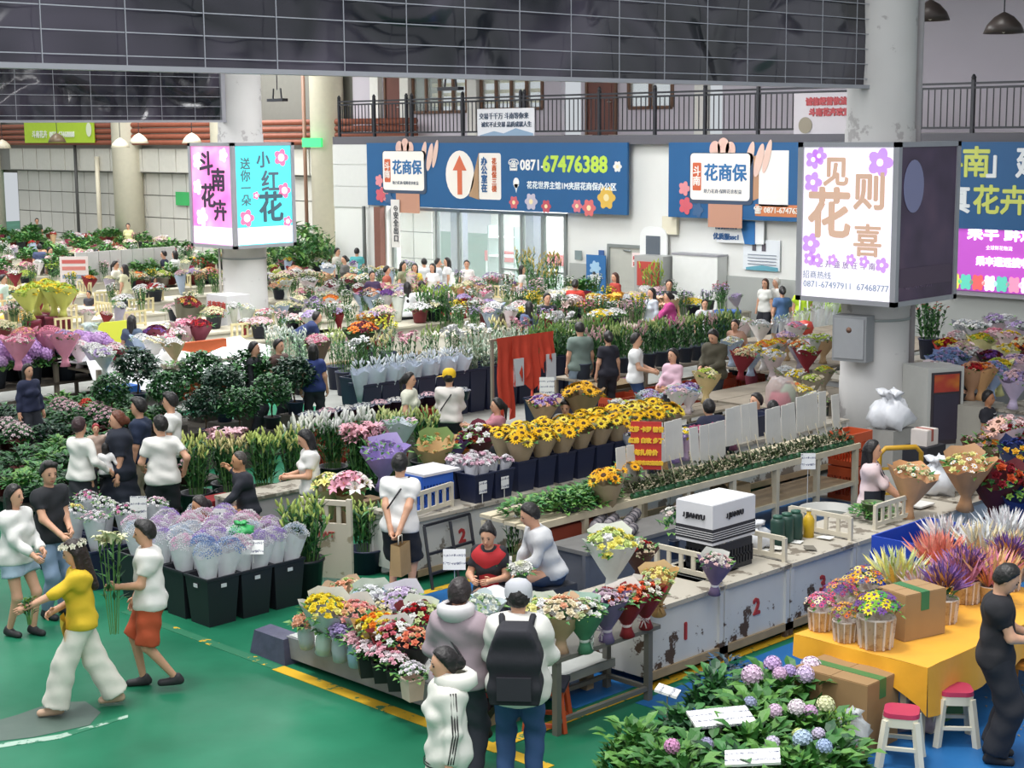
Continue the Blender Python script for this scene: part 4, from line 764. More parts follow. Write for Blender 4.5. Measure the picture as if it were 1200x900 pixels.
def stem_bunch(label, p, n, h, R, tipkind, tiphex, leafL=.16, leafW=.03, s=1.0, group=None, leafmats=None, tips=3, hr=.03, near=False, cat='flower bunch', name='stem_bunch', spread=1.6, seed=0, nl=7, rz=None):
    """upright cut stems standing in a bucket: leafy stems with buds or flowers at their ends"""
    key = ('st', n, h, R, tipkind, leafL, leafW, tips, hr, spread, seed, nl)
    if key not in BCACHE:
        rnd = random.Random(seed*7+n); a, b = MB(), MB(); tp = []; V, F = leaf_vf(leafL, leafW, .15)
        for i in range(n):
            r = R*math.sqrt((i+.5)/n); an = i*2.4; b0 = Vector((r*.6*math.cos(an), r*.6*math.sin(an), 0)); e = Vector((r*spread*math.cos(an)+rnd.uniform(-.03, .03), r*spread*math.sin(an)+rnd.uniform(-.03, .03), h*rnd.uniform(.86, 1.05))); a.bar(b0, e, .008, .008, 0)
            for k in range(nl):
                t = .35+.6*k/nl; q = b0.lerp(e, t); a.add(V, F, 1+(k+i) % 2, False, Matrix.Translation(q)@Matrix.Rotation(rnd.uniform(0, 6.28), 4, 'Z')@Matrix.Rotation(rnd.uniform(.5, 1.25), 4, 'X'))
            for k in range(tips):
                d = Vector((rnd.uniform(-.5, .5), rnd.uniform(-.5, .5), 1)).normalized(); q = e-Vector((0, 0, .05*k))+Vector((rnd.uniform(-.025, .025), rnd.uniform(-.025, .025), 0)); tp.append((q, d)); VV, FF, II, sm = HEADVF[tipkind]; b.add(VV, FF, II, True, orient(q, d, rnd.uniform(0, 6), hr*rnd.uniform(.8, 1.2)))
        ma = a.mesh('foliage', [STEM, LEAF_A, LEAF_D]); mb = b.mesh('buds')
        for _ in range(2): mb.materials.append(None)
        mb.polygons.foreach_set('material_index', b.I); BCACHE[key] = (ma, mb, tp)
    ma, mb, tp = BCACHE[key]; t = thing(name, label, cat, p, rz if rz is not None else random.uniform(0, 6.28), group); t.scale = (s, s, s)
    stuff(put('foliage', ma, t, mats=leafmats))
    if near:
        for q, d in tp:
            f = put('bud' if tipkind == 'bud' else 'flower', head_mesh(tipkind), t, mats=[PET(tiphex), PET(CENTRE.get(tipkind) or tiphex)]); f.matrix_local = orient(q, d, random.uniform(0, 6), hr*random.uniform(.8, 1.2))
    else: stuff(put('buds', mb, t, mats=[PET(tiphex), PET(CENTRE.get(tipkind) or tiphex)]))
    return t
def sleeve_bunch(label, p, hexes, s=1.0, film='#e4e8ee', alpha=.45, kind='sleeve', near=False, group=None, tilt=(0, 0), head='spray', hr=.04, n=9, leaf=False):
    t = bouquet(label, p, [(head, hx, n) for hx in hexes], film, kind, s, None, None, leaf, near, tilt, group, hr, 'flower bunch', alpha, 'wrapped_bunch')
    return t
def topiary(label, p, s=1.0, pot='#2b2f3a', rise=.26, R=.24, n=320, trunk=.3, flower=None, group=None, seed=0, leaf=(.07, .045), lm=None, cat='plant', name='potted_shrub'):
    t = thing(name, label, cat, p, random.uniform(0, 6.28), group); t.scale = (s, s, s)
    put('pot', round_pot(.11, .14, .2), t, mats=[M(pot, .5, .1)])
    if 'soil' not in BCACHE:
        me = MB().lathe([(.135, .17), (.05, .19), (0, .19)], 14, cap=False).mesh('soil', [M('#3d2f25', .9, .2)]); BCACHE['soil'] = me
    put('soil', BCACHE['soil'], t)
    k = ('tr', trunk)
    if k not in BCACHE: BCACHE[k] = MB().tube([(0, 0, .15), (.02, .01, .2+trunk*.5), (-.01, .0, .2+trunk)], [.022, .018, .013], 6).tube([(.0, 0, .2+trunk*.7), (.1, .03, .25+trunk)], .01, 5).tube([(.0, 0, .2+trunk*.7), (-.08, .06, .25+trunk)], .01, 5).mesh('trunk', [M('#5d4a38', .8, .2)])
    put('trunk', BCACHE[k], t)
    stuff(put('crown', leafmass(n, R, rise, .2+trunk+rise*.55, leaf[0], leaf[1], seed, ball=True), t, mats=lm))
    if flower: stuff(put('blooms', blooms([('puff', 40)], R*.95, rise, .03, .2+trunk+rise*.6, seed), t, mats=[PET(flower), PET(flower)]))
    return t
def mound(label, p, s, pot, flower, kind='puff', n=36, hr=.03, R=.2, rise=.14, group=None, seed=0, lm=None, z=.2, name='potted_flower', cat='potted plant', nleaf=110, leaf=(.09, .05), potmesh=None):
    t = thing(name, label, cat, p, random.uniform(0, 6.28), group); t.scale = (s, s, s)
    put('pot', potmesh or round_pot(.1, .13, .2), t, mats=[M(pot, .55, .1)])
    stuff(put('foliage', leafmass(nleaf, R, rise, z-.02, leaf[0], leaf[1], seed), t, mats=lm))
    if flower:
        fl = flower if isinstance(flower, (list, tuple)) else [flower]; stuff(put('blooms', blooms([(kind, max(3, n//len(fl))) for _ in fl], R*.92, rise, hr, z+.05, seed), t, mats=[PET(h) for h in fl]+[PET(CENTRE.get(kind) or fl[0])]))
    return t
# ---------------- crates, counters, rails, boxes, cards
def crate(label, p, L, W, H, hexc, rz=0.0, group=None):
    t = thing('plastic_crate', label, 'crate', p, rz, group); m = M(hexc, .5, .08, 5); q = MB(); q.box(-L/2, L/2, -W/2, W/2, 0, .02).build('base', m, t)
    for (x0, y0, x1, y1) in ((-L/2, -W/2, L/2, -W/2), (-L/2, W/2, L/2, W/2), (-L/2, -W/2, -L/2, W/2), (L/2, -W/2, L/2, W/2)):
        s = MB(); ln = math.hypot(x1-x0, y1-y0); n = max(4, int(ln/.05)); hor = y0 == y1
        def seg(a, b, z0, z1):
            fx = lambda f: x0+(x1-x0)*f; fy = lambda f: y0+(y1-y0)*f
            s.box(min(fx(a), fx(b))-(0 if hor else .01), max(fx(a), fx(b))+(0 if hor else .01), min(fy(a), fy(b))-(.01 if hor else 0), max(fy(a), fy(b))+(.01 if hor else 0), z0, z1)
        seg(0, 1, H*.72, H); seg(0, 1, 0, H*.16); seg(0, 1, H*.42, H*.48)
        for i in range(n+1): f = min(i/n, 1-.012); seg(f, f+.018+.25/n, H*.16, H*.72)
        s.build('side_wall', m, t)
    return t
def fence(label, p, L, H=.28, rz=0.0, group=None, hexc='#cfc7b4', n=4):
    t = thing('wooden_rail', label, 'rail', p, rz, group); m = M(hexc, .75, .12, 6)
    for x in (-L/2, L/2): MB().box(x-.022, x+.022, -.02, .02, 0, H).build('post', m, t)
    for z in (H*.86, H*.1): MB().box(-L/2, L/2, -.014, .014, z, z+.05).build('rail', m, t)
    for i in range(n): x = -L/2+L*(i+1)/(n+1); MB().box(x-.022, x+.022, -.012, .012, H*.12, H*.88).build('slat', m, t)
    return t
WORN_W = worn('chipped_white_paint', '#dddcd7', '#5b4636', .55, 3.4, .42); WORN_L = worn('scuffed_white_paint', '#d6d5cf', '#857c70', .5, 2.6, .3); TOPM = worn('scuffed_counter_top', '#b9b2a4', '#7b7265', .42, 2.8); WOODW = M('#a89273', .75, .18, 5); WOODL = M('#cbbfa4', .75, .15, 5)
def counter(label, u0, u1, v0, v1, h=.8, number=None, side='V', group=None, mat=None, topmat=None, legs=True):
    t = thing('market_counter', label, 'counter', (u0, v0, 0), 0, group); L, W = u1-u0, v1-v0; mat = mat or WORN_W
    MB().box(.03, L-.03, .05, W-.02, .1, h-.04).build('body', mat, t); MB().box(0, L, 0, W, h-.045, h).build('top', topmat or TOPM, t); MB().box(.0, L, .02, .06, .08, .16).build('bottom_rail', WOODW, t)
    for x in (.0, L-.06): MB().box(x, x+.06, .02, .07, 0, h-.045).build('post', mat, t); MB().box(x, x+.06, W-.07, W-.02, 0, h-.045).build('post', mat, t)
    if number:
        me = text_mesh(number, .24, M('#b23a3a', .7, .1), .008); f = put('painted_number', me, t); f.matrix_local = Matrix.Translation((L*.51, .047, h*.55))@R_V
    return t
def carton(label, p, L, W, H, hexc='#a98a62', tape='#3f7a4a', rz=0.0, name='cardboard_box', group=None):
    t = thing(name, label, 'box', p, rz, group); MB().box(-L/2, L/2, -W/2, W/2, 0, H).build('body', M(hexc, .8, .08, 5), t)
    for s in (-1, 1): MB().box(-L/2+.005, L/2-.005, s*.003 if s > 0 else -W/2+.004, W/2-.004 if s > 0 else -.003, H, H+.008).build('flap', M(hexc, .8, .1, 4), t)
    if tape: MB().box(-L*.12, L*.08, -W/2-.003, W/2+.003, H-.16, H+.012).build('tape', M(tape, .4, .05), t)
    return t
def scribble_mat():
    m = bpy.data.materials.new('handwritten_card'); m.use_nodes = True; nt = m.node_tree; p = nt.nodes['Principled BSDF']; N, L = nt.nodes.new, nt.links.new
    tc = N('ShaderNodeTexCoord'); n = N('ShaderNodeTexNoise'); n.inputs['Scale'].default_value = 42; n.inputs['Detail'].default_value = 1; n.inputs['Distortion'].default_value = 2.5; L(tc.outputs['Object'], n.inputs['Vector'])
    wv = N('ShaderNodeTexWave'); wv.bands_direction = 'Y'; wv.inputs['Scale'].default_value = 3.6; wv.inputs['Distortion'].default_value = 1.0; L(tc.outputs['Object'], wv.inputs['Vector'])
    mu = N('ShaderNodeMath'); mu.operation = 'MULTIPLY'; L(n.outputs['Fac'], mu.inputs[0]); L(wv.outputs['Fac'], mu.inputs[1])
    r = N('ShaderNodeValToRGB'); r.color_ramp.elements[0].position = .46; r.color_ramp.elements[1].position = .5; r.color_ramp.elements[0].color = lin('#e6e6e4'); r.color_ramp.elements[1].color = lin('#5a5f78'); L(mu.outputs[0], r.inputs[0]); L(r.outputs[0], p.inputs['Base Color']); p.inputs['Roughness'].default_value = .7; return m
SCRIB = scribble_mat()
def card(label, p, w_=.22, h_=.18, tilt=-.35, yaw=None, stick=.25, group=None):
    """hand-written price card on a stick, facing the aisle"""
    t = thing('price_card', label, 'price card', p, (YAW if yaw is None else yaw), group)
    b = MB().box(-w_/2, w_/2, -h_/2, h_/2, 0, .006).build('card', SCRIB, t); b.matrix_local = Matrix.Translation((0, 0, stick))@Matrix.Rotation(math.pi/2+tilt, 4, 'X')
    if stick > .02: MB().bar((0, .01, 0), (0, .01, stick), .008).build('stick', M('#d8d8d4', .5, .05), t)
    return t
def stool(label, p, h=.46, seat='#b8365a', leg='#e2ddc9', rz=0.0):
    t = thing('plastic_stool', label, 'stool', p, rz); m = M(leg, .5, .05)
    MB().add([(x*1.0, y, z) for x, y in rrect(.3, .3, .08, 4) for z in (h-.02,)]+[(x*.97, y*.97, h+.018) for x, y in rrect(.3, .3, .08, 4)], [tuple(range(20, 40)), tuple(range(19, -1, -1))]+[(i, (i+1) % 20, 20+(i+1) % 20, 20+i) for i in range(20)]).build('seat', M(seat, .45, .08), t)
    MB().add([(x*.98, y*.98, z) for z in (h-.1, h-.021) for x, y in rrect(.3, .3, .08, 4)], [tuple(range(19, -1, -1)), tuple(range(20, 40))]+[(i, (i+1) % 20, 20+(i+1) % 20, 20+i) for i in range(20)]).build('seat_frame', m, t)
    for sx in (-1, 1):
        for sy in (-1, 1): MB().bar((sx*.12, sy*.12, h-.05), (sx*.17, sy*.17, 0), .055, .05).build('leg', m, t)
    for sx in (-1, 1): MB().bar((sx*.15, -.15, .17), (sx*.15, .15, .17), .03).build('stretcher', m, t)
    return t
# ================================================ nearest stall: display platform, work table, numbered counters
def dome_at(px, py, zb, s=1.0, hz=.44): q = at(px, py, zb+hz*s); return Vector((q.x, q.y, zb))
TARP = M('#b9bcb8', .38, .25, 2.5, .5, metal=.25)
pf = thing('display_platform', 'low flower platform covered in crumpled silver tarpaulin beside the green aisle', 'platform', (9.58, 9.95, 0))
V = []; F = []; nx, ny = 9, 16
for i in range(nx):
    for j in range(ny): V.append((1.75*i/(nx-1), 2.85*j/(ny-1), .29+.006*math.sin(i*2.1+j*1.7)))
for i in range(nx-1):
    for j in range(ny-1): F.append((i*ny+j, (i+1)*ny+j, (i+1)*ny+j+1, i*ny+j+1))
m = MB().add(V, F, 0, True); m.box(0, 1.75, 0, 2.85, .2, .283).build('tarpaulin_top', TARP, pf)
MB().box(-.02, 0, 0, 2.87, .06, .28).box(0, 1.75, 2.85, 2.87, .06, .28).build('tarpaulin_skirt', M('#8d8f92', .5, .3, 3, .6), pf)
for x in (.2, 1.5):
    for y in (.15, 1.4, 2.7): MB().box(x-.05, x+.05, y-.05, y+.05, 0, .2).build('leg', WOODW, pf)
tg = tag(MB().add([(-.12, -.3, 0), (.12, -.32, 0), (.16, .3, 0), (-.1, .32, 0), (-.1, -.26, .26), (.1, -.28, .28), (.12, .25, .27), (-.08, .26, .25)], [(0, 3, 2, 1), (4, 5, 6, 7), (0, 1, 5, 4), (1, 2, 6, 5), (2, 3, 7, 6), (3, 0, 4, 7)]).build('folded_sheet', M('#4f5068', .5, .3, 5, .4), None, (9.6, 13.05, 0)), 'folded dark plastic sheet at the far end of the silver platform', 'sheet')
GB = 'bouquets on the silver platform'; GT = 'bouquets on the steel work table'
def B(label, px, py, zb, heads, paper, s=1.2, kind='cone', sheet=None, ribbon=None, tilt=None, hr=.04, group=GB, alpha=1.0, near=True, **k):
    if group == GB: s *= .84
    if tilt is None: tilt = (random.uniform(-.28, -.08), random.uniform(-.28, -.08))
    return bouquet(label, dome_at(px, py, zb, s, .31 if kind == 'vase' else .44), heads, paper, kind, s, sheet, ribbon, True, near, tilt, group, hr, alpha=alpha, **k)
def Bb(label, bx, by, z, heads, paper, s=1.0, **k): return bouquet(label, at(bx, by, z), heads, paper, k.pop('kind', 'cone'), s, k.pop('sheet', None), k.pop('ribbon', None), True, True, (random.uniform(-.2, -.05), random.uniform(-.2, -.05)), k.pop('group', GT), k.pop('hr', .04))
W_, PK, YL, PE, LI, RD, CR_, OR, GR, BL, MG, PU = '#efece6', '#e7a9b5', '#f0d33c', '#eab394', '#b6a6cf', '#b5242c', '#efe0bd', '#ee8a2c', '#b9cf8a', '#9db4d6', '#c23c7c', '#7a4fa0'
# vases along the front edge
B('peach roses in a clear printed film vase, first on the platform', 359, 720, .3, [('rose', PE, 8)], '#c9ccd2', 1.25, 'vase', hr=.042)
B('white roses in a pale film vase beside the peach ones', 378, 727, .3, [('rose', W_, 7), ('rose', '#dfe6b8', 2)], '#d5ded6', 1.25, 'vase', hr=.046)
B('lavender roses in a grey film vase on the platform', 398, 735, .3, [('rose', LI, 9)], '#bfc2c8', 1.25, 'vase', hr=.042)
B('pink roses in a light blue film vase on the platform', 416, 742, .3, [('rose', '#e9bcc4', 9)], '#a9c4dc', 1.2, 'vase', hr=.046)
for i, (px, py, hx, lab) in enumerate(((430, 763, PK, 'first'), (447, 769, '#e8b8c4', 'second'), (464, 778, '#ebb4c2', 'third'))):
    q = dome_at(px, py, .3, 1, .24); t = mound(lab+' black square pot of small pink roses along the platform edge', q, 1.05, '#1b1d1c', [hx, '#f0dde0'], 'rose', 20, .034, .13, .07, 'potted pink roses on the platform', i, None, .2, 'potted_rose', 'potted plant', 40, (.07, .04), square_pot(.13, .17, .19))
t = mound('cream paper pot of small white flowers at the end of the row', dome_at(483, 789, .3, 1, .24), 1.05, '#d9bfae', [W_, '#e6e0ea'], 'rose', 22, .03, .13, .07, None, 2, None, .2, 'potted_rose', 'potted plant', 40, (.07, .04), square_pot(.13, .16, .19))
B('yellow bouquet in grey white paper at the left corner of the platform', 378, 702, .3, [('rose', YL, 14), ('rose', '#e9e08a', 4)], '#cdd0d2', 1.45, sheet='#d8d9d4', hr=.04)
B('pink and peach bouquet in pale paper on the platform', 414, 709, .3, [('rose', '#e8a39e', 10), ('rose', PE, 5)], '#d9c9c4', 1.3, sheet='#d5d6cc', hr=.04)
B('orange and yellow bouquet in kraft paper on the platform', 444, 722, .3, [('rose', YL, 7), ('rose', OR, 7), ('rose', '#f2e6b8', 3)], '#b08a5c', 1.3, hr=.042)
B('pink and white bouquet in dark red paper with a white sheet', 465, 733, .3, [('rose', '#d0707e', 8), ('rose', W_, 8)], '#7c1f28', 1.25, sheet='#d9d9d2', hr=.038)
B('coral bouquet in dark paper behind the potted pink roses', 492, 740, .3, [('rose', '#e58a6c', 10), ('rose', PE, 4)], '#2c2a34', 1.2, hr=.038)
B('peach and green bouquet at the back left of the platform', 408, 684, .3, [('rose', PE, 9), ('rose', GR, 5), ('rose', CR_, 3)], '#c4a98c', 1.35, hr=.038)
B('white and pale blue bouquet in mint paper', 434, 690, .3, [('rose', '#e9eef0', 11), ('rose', '#b9cbd8', 5)], '#c9d4c6', 1.4, sheet='#cfd8c8', hr=.04)
B('lilac and white bouquet in grey paper at the back of the platform', 469, 693, .3, [('rose', '#d3c3dc', 11), ('rose', W_, 6)], '#b9b6c4', 1.4, sheet='#e3e1e6', hr=.04)
B('green, white and red bouquet in dark red paper near the blue floor', 492, 711, .3, [('rose', '#cfd8a2', 7), ('rose', W_, 6), ('rose', RD, 4)], '#6b1c22', 1.3, sheet='#dfe3d2', hr=.036)
B('yellow and cream bouquet in kraft with a mint sheet', 450, 706, .3, [('rose', CR_, 8), ('rose', YL, 5)], '#c7a886', 1.2, sheet='#cfe0c4', hr=.036)
B('white bouquet with green leaves left of the man in mauve', 548, 722, .5, [('rose', W_, 12), ('rose', '#d9e2c4', 4)], '#c9d2c4', 1.35, hr=.042)
B('peach roses in pink paper between the two shoppers', 566, 764, .45, [('rose', '#e8a487', 9), ('rose', '#d9d4cc', 4)], '#d394a4', 1.2, sheet='#b7d4de', hr=.04)
B('red carnations in dark paper low between the two shoppers', 567, 804, .3, [('rose', '#a83a34', 9), ('rose', '#c4784e', 4)], '#2a2228', 1.15, hr=.04)
B('pale green and white bouquet behind the man in mauve', 562, 700, .6, [('rose', '#e2e8da', 9), ('rose', '#b9c9a2', 4)], '#c4cfd4', 1.1, hr=.036)
# steel work table with wrapped bouquets
wt = thing('work_table', 'grey steel work table carrying wrapped bouquets beside counter one', 'table', (9.95, 9.42, 0)); TM = M('#77756e', .5, .15, 3, metal=.3)
MB().box(0, 1.42, 0, .62, .68, .72).build('table_top', TM, wt)
for x in (.05, 1.3):
    for y in (.05, .57): MB().box(x-.03, x+.03, y-.03, y+.03, 0, .68).build('leg', TM, wt)
for a, b in (((.05, .05, .12), (1.3, .05, .12)), ((.05, .57, .12), (1.3, .57, .12)), ((1.3, .05, .12), (1.3, .57, .12))): MB().bar(a, b, .04).build('stretcher', TM, wt)
GT = 'bouquets on the steel work table'
Bb('yellow and white bouquet in mint paper beside the man in the cap', 634, 762, .72, [('rose', '#f0e6a0', 7), ('rose', W_, 7), ('rose', GR, 4)], '#cfd9cc', 1.0, sheet='#dfe4da', hr=.04, group=GT)
Bb('cream and peach roses in kraft paper on the work table', 657, 764, .72, [('rose', '#f0dcc0', 9), ('rose', PE, 6)], '#c9a888', 1.05, hr=.044, group=GT)
Bb('white bouquet in green paper on the work table', 686, 763, .72, [('rose', '#eef0e4', 12), ('rose', '#cfdcae', 4)], '#4e8a6a', 1.0, sheet='#b7d4c4', ribbon='#cfd8d2', hr=.038, group=GT)
Bb('dusty lilac bouquet in purple paper with a bow', 711, 751, .72, [('rose', '#c9b2c0', 12), ('rose', '#e3d8da', 5)], '#7c6a94', 1.0, ribbon='#d9ccdd', hr=.034, group=GT)
Bb('orange roses in red paper with a white bow, left one', 735, 745, .72, [('rose', '#e0764e', 9), ('rose', '#f0d8cc', 4)], '#8a1f26', .98, sheet='#ece8e0', ribbon='#e9d4d6', hr=.038, group=GT)
Bb('orange roses in red paper with a white bow, right one beside the kraft bouquet', 757, 735, .74, [('rose', '#dd6a48', 8), ('rose', '#e8e2d8', 4)], '#8a1f26', .92, sheet='#ece8e0', ribbon='#e9d4d6', hr=.036, group=GT)
Bb('yellow green bouquet in tall kraft paper at the corner of counter one', 772, 720, .8, [('rose', '#ead98a', 8), ('rose', '#cfd6a0', 6)], '#c79c62', .95, sheet='#d8b888', ribbon='#c8a070', hr=.034, group=None)
# numbered white counters
ct = []
for i, (a, b, n) in enumerate(((11.45, 12.62, '1'), (12.64, 13.75, '2'), (13.77, 15.0, '3'))):
    ct.append(counter('chipped white counter painted with the red number %s in the foreground' % ['one', 'two', 'three'][i], a, b, 9.62, 10.55, .8, n))
counter('scuffed white counter behind the big blue crate', 15.02, 17.4, 9.62, 10.5, .8, None, mat=WORN_L); counter('grey white counter at the right edge behind the plume flowers', 17.42, 21.5, 9.62, 10.5, .82, None, mat=WORN_L)
for x, lab in ((12.63, 'between counters one and two'), (13.76, 'between counters two and three'), (15.0, 'at the end of counter three')):
    fence('low cream wooden rail across the top '+lab, (x, 10.12, .8), .8, .26, math.pi/2, 'counter top rails')
# things on the counters
q = at(862, 668, .8); cr = crate('black plastic crate on counter two under the white box', (13.2, 10.15, .8), .55, .42, .3, '#23252a', 0)
bx = thing('printed_carton', 'white printed carton with black bands on the black crate', 'box', (13.2, 10.2, 1.1)); MB().box(-.36, .36, -.24, .24, 0, .42).build('body', M('#d6d6da', .6, .04), bx)
MB().box(-.363, .363, -.243, .243, .03, .17).build('black_band', M('#2a2a30', .6, .05), bx); MB().box(-.35, .35, -.23, .23, .42, .428).build('lid_flap', M('#e9e9ea', .6, .05), bx)
for R, p in ((R_V, (0, -.246, .28)), (R_U, (-.366, 0, .28))):
    f = put('lettering', text_mesh('♩ JIANYU', .075, M('#2a2a30', .6, 0), .002), bx); f.matrix_local = Matrix.Translation(p)@R
for k in range(4): f = MB().box(-.365, .365, -.245, .245, .055+k*.024, .062+k*.024).build('white_stripe', M('#d8d8da', .6, 0), bx)
def bag(label, p, s=1.0, hexc='#e4e6ea', alpha=.85, name='plastic_bag', hgt=1.0):
    t = thing(name, label, 'bag', p, random.uniform(0, 6)); t.scale = (s, s, s*hgt); m = MB().lathe([(.12, 0), (.19, .04), (.205, .12), (.18, .2), (.11, .265), (.055, .29), (.075, .325), (.11, .35), (.05, .37), (.0, .34)], 20, wav=lambda i, a: ((.028*math.sin(5*a+i*1.7)+.018*math.sin(9*a-i*2.1))*min(1, i), .02*math.sin(4*a+i)+.014*math.sin(7*a))); m.build('sack', M(hexc, .35, .08, 6, .4, alpha=alpha), t)
    MB().lathe([(.05, .28), (.062, .29), (.05, .3)], 10, cap=False).build('tie', M('#cfd2d6', .5), t); return t
bag('white plastic bag standing on counter three', (14.05, 10.3, .8), .8)
for k in range(3):
    c = thing('green_canister', ['left', 'middle', 'right'][k]+' dark green canister standing on counter three', 'canister', (14.3+.17*k, 10.2, .8), 0, 'canisters on counter three'); MB().lathe([(.075, 0), (.08, .02), (.08, .26), (.07, .29), (.05, .3), (0, .3)], 14).build('body', M('#1f4036', .45, .1), c); MB().lathe([(.055, .3), (.055, .33), (0, .335)], 12).build('lid', M('#2d5a4a', .45, .1), c)
c = thing('yellow_canister', 'small yellow canister beside the dark green ones', 'canister', (14.82, 10.15, .8)); MB().lathe([(.06, 0), (.065, .2), (.04, .25), (.025, .26), (.025, .3), (0, .3)], 12).build('body', M('#c9a41e', .45, .1), c); MB().lathe([(.03, .3), (.03, .33), (0, .33)], 10).build('cap', M('#d8d4c4', .5), c)
pr = thing('paper_litter', 'scraps of white paper and leaves on counter three', 'paper scraps', (13.75, 9.7, .801)); 
for k in range(12): MB().add([(-.09, -.06, 0), (.1, -.05, .004), (.08, .07, .012), (-.07, .06, .002)], [(0, 1, 2, 3)]).build('paper_scrap', M(['#dcdcd8', '#c8c6bd', '#6f6a60'][k % 3], .8, .05), pr, (random.uniform(.1, 1.15), random.uniform(.05, .75), .002+.002*k), random.uniform(0, 6))
Bb('blush bouquet in purple paper tied with white ribbon on counter two', 837, 696, .8, [('rose', '#e3c6c4', 9), ('rose', '#d9d2cc', 6)], '#7d6a8c', .85, sheet='#d4d6cf', ribbon='#e0dde2', hr=.036, group=None)
Bb('large white paper bouquet of yellow and green flowers behind the work table', 717, 694, .8, [('rose', '#ecdf78', 8), ('rose', '#cfdc92', 6), ('rose', W_, 3)], '#dde0dc', 1.3, sheet='#e6e8e2', hr=.042, group=None)
Bb('small mixed bouquet in brown paper with a red flower', 748, 680, .8, [('rose', '#d9c9b0', 8), ('rose', '#a82a2a', 4), ('rose', '#c9d098', 4)], '#4b2c28', .9, hr=.034, group=None)
bd = thing('white_board_table', 'small side table with a pale board top behind counter one', 'table', at(815, 668, .8)*Vector((1, 1, 0))); MB().box(-.35, .35, -.3, .3, .76, .8).build('table_top', M('#a7a9a6', .6, .1), bd)
for sx in (-1, 1):
    for sy in (-1, 1): MB().box(sx*.3-.02, sx*.3+.02, sy*.25-.02, sy*.25+.02, 0, .76).build('leg', DARK_IRON, bd)
vp = at(790, 654, .8); vz = thing('flower_vase', 'slim dark vase of green and white flowers on the side table', 'vase', vp); put('vase', round_pot(.05, .06, .2), vz, mats=[M('#2b3348', .4, .1)]); stuff(put('foliage', leafmass(70, .17, .2, .3, .1, .045, 1, .9), vz))
for (qq, n), hx in zip(dome(8, .15, .08), ['#e8d8d4', '#e9e4dc']*4): f = put('flower', head_mesh('rose'), vz, mats=[PET(hx), PET(hx)]); f.matrix_local = orient(qq+Vector((0, 0, .47)), n, 0, .045)
# ---------------- seller's corner of the first stall
def tub(label, p, r, h, hexc, name='plastic_tub'): 
    t = thing(name, label, 'tub', p); put('body', round_pot(r*.8, r, h), t, mats=[M(hexc, .5, .08)]); MB().lathe([(r*.9, h*.8), (0, h*.82)], 16, cap=False).build('water', M('#2c3a34', .2, .1), t); return t
bt = thing('black_stand', 'black folding stand with cloths beside the seated woman in red', 'stand', at(572, 700, .7)*Vector((1, 1, 0))); MB().box(-.4, .4, -.25, .25, .66, .7).build('table_top', M('#26262b', .5, .1), bt)
for s in (-1, 1): MB().bar((s*.35, -.22, 0), (s*.35, .22, .66), .03).bar((s*.35, .22, 0), (s*.35, -.22, .66), .03).build('crossed_legs', DARK_IRON, bt)
for k, (hx, dx, dy) in enumerate((('#a9c4e0', -.15, .05), ('#e2e4e6', .12, -.08), ('#d7d9df', .2, .12))): tag(MB().add([(-.12, -.08, 0), (.1, -.1, .01), (.13, .07, .02), (-.08, .1, .01), (0, 0, .06)], [(0, 1, 4), (1, 2, 4), (2, 3, 4), (3, 0, 4)], 0, True).build('folded_cloth', M(hx, .8, .06), None, Vector(bt.location)+Vector((dx, dy, .702))), ['light blue', 'white', 'grey'][k]+' crumpled cloth on the black folding stand', 'cloth')
card('white handwritten card standing on the blue floor beside the seated woman', at(533, 700, 0), .26, .24, -.3, None, .45); card('white handwritten card in front of the seated woman in red', at(586, 712, .3), .26, .22, -.35, None, .45)
B('white roses held upright by the seated woman in red', 581, 652, .62, [('rose', '#eef0ea', 12)], '#5c7a4c', .8, 'vase', hr=.05, group=None); B('white roses in leaves on the lap of the seated man', 608, 661, .5, [('rose', '#eeeee2', 12), ('rose', '#e2e6c8', 4)], '#4e6b3e', 1.05, 'vase', hr=.045, group=None)
stem_bunch('white star lilies standing behind the woman in red', at(602, 660, .35), 5, .55, .05, 'lily', '#ecebea', .12, .03, 1, None, None, 1, .07)
sleeve_bunch('clear wrapped greens left of the seated man', at(622, 660, .3), ['#9fb48a', '#cfd4d0'], .8, '#c9ccd0', .5)
tub('grey plastic tub behind the seated man', at(700, 690, 0), .22, .3, '#50545c'); cx = at(690, 700, 0); crate('red plastic crate beside the seated man', cx, .5, .36, .22, '#a82c2a')
for i, (px, py, hx, lab) in enumerate(((665, 605, '#6c9a55', 'bundle of cut green foliage behind the seated man'), (690, 597, '#5d8f4c', 'bundle of cut green foliage left of the stacked bundles'))):
    stuff_ = mound(lab, at(px, py+6, .75), 1.2, '#3c4656', None, R=.26, rise=.16, seed=i, nleaf=200, z=.16, name='greens_bundle', cat='foliage')
for i, (px, py) in enumerate(((712, 606), (716, 616), (722, 624), (735, 618), (742, 610), (738, 628), (706, 628), (700, 618))):
    t = thing('wrapped_bundle', 'grey bundle of paper-wrapped stems stacked behind the seated man', 'bundle', at(px, py, .7), .5, 'stacked paper-wrapped bundles'); m = MB().tube([(-.2, 0, .05), (.2, 0, .05)], [.055, .065], 8); m.build('paper', M('#8b8488', .8, .3, 20), t)
    for x in (-.12, .02, .14): MB().tube([(x, 0, .05), (x+.02, 0, .05)], .068, 8).build('band', M('#3a3a44', .6), t)
low = counter('low grey bench under the wrapped bundles', 12.9, 15.1, 11.75, 12.35, .7, None, mat=M('#5f6168', .7, .1), topmat=M('#6d6c6a', .7, .2))
st = thing('orange_stool', 'orange plastic stool under the steel work table', 'stool', at(642, 850, 0), .6); 
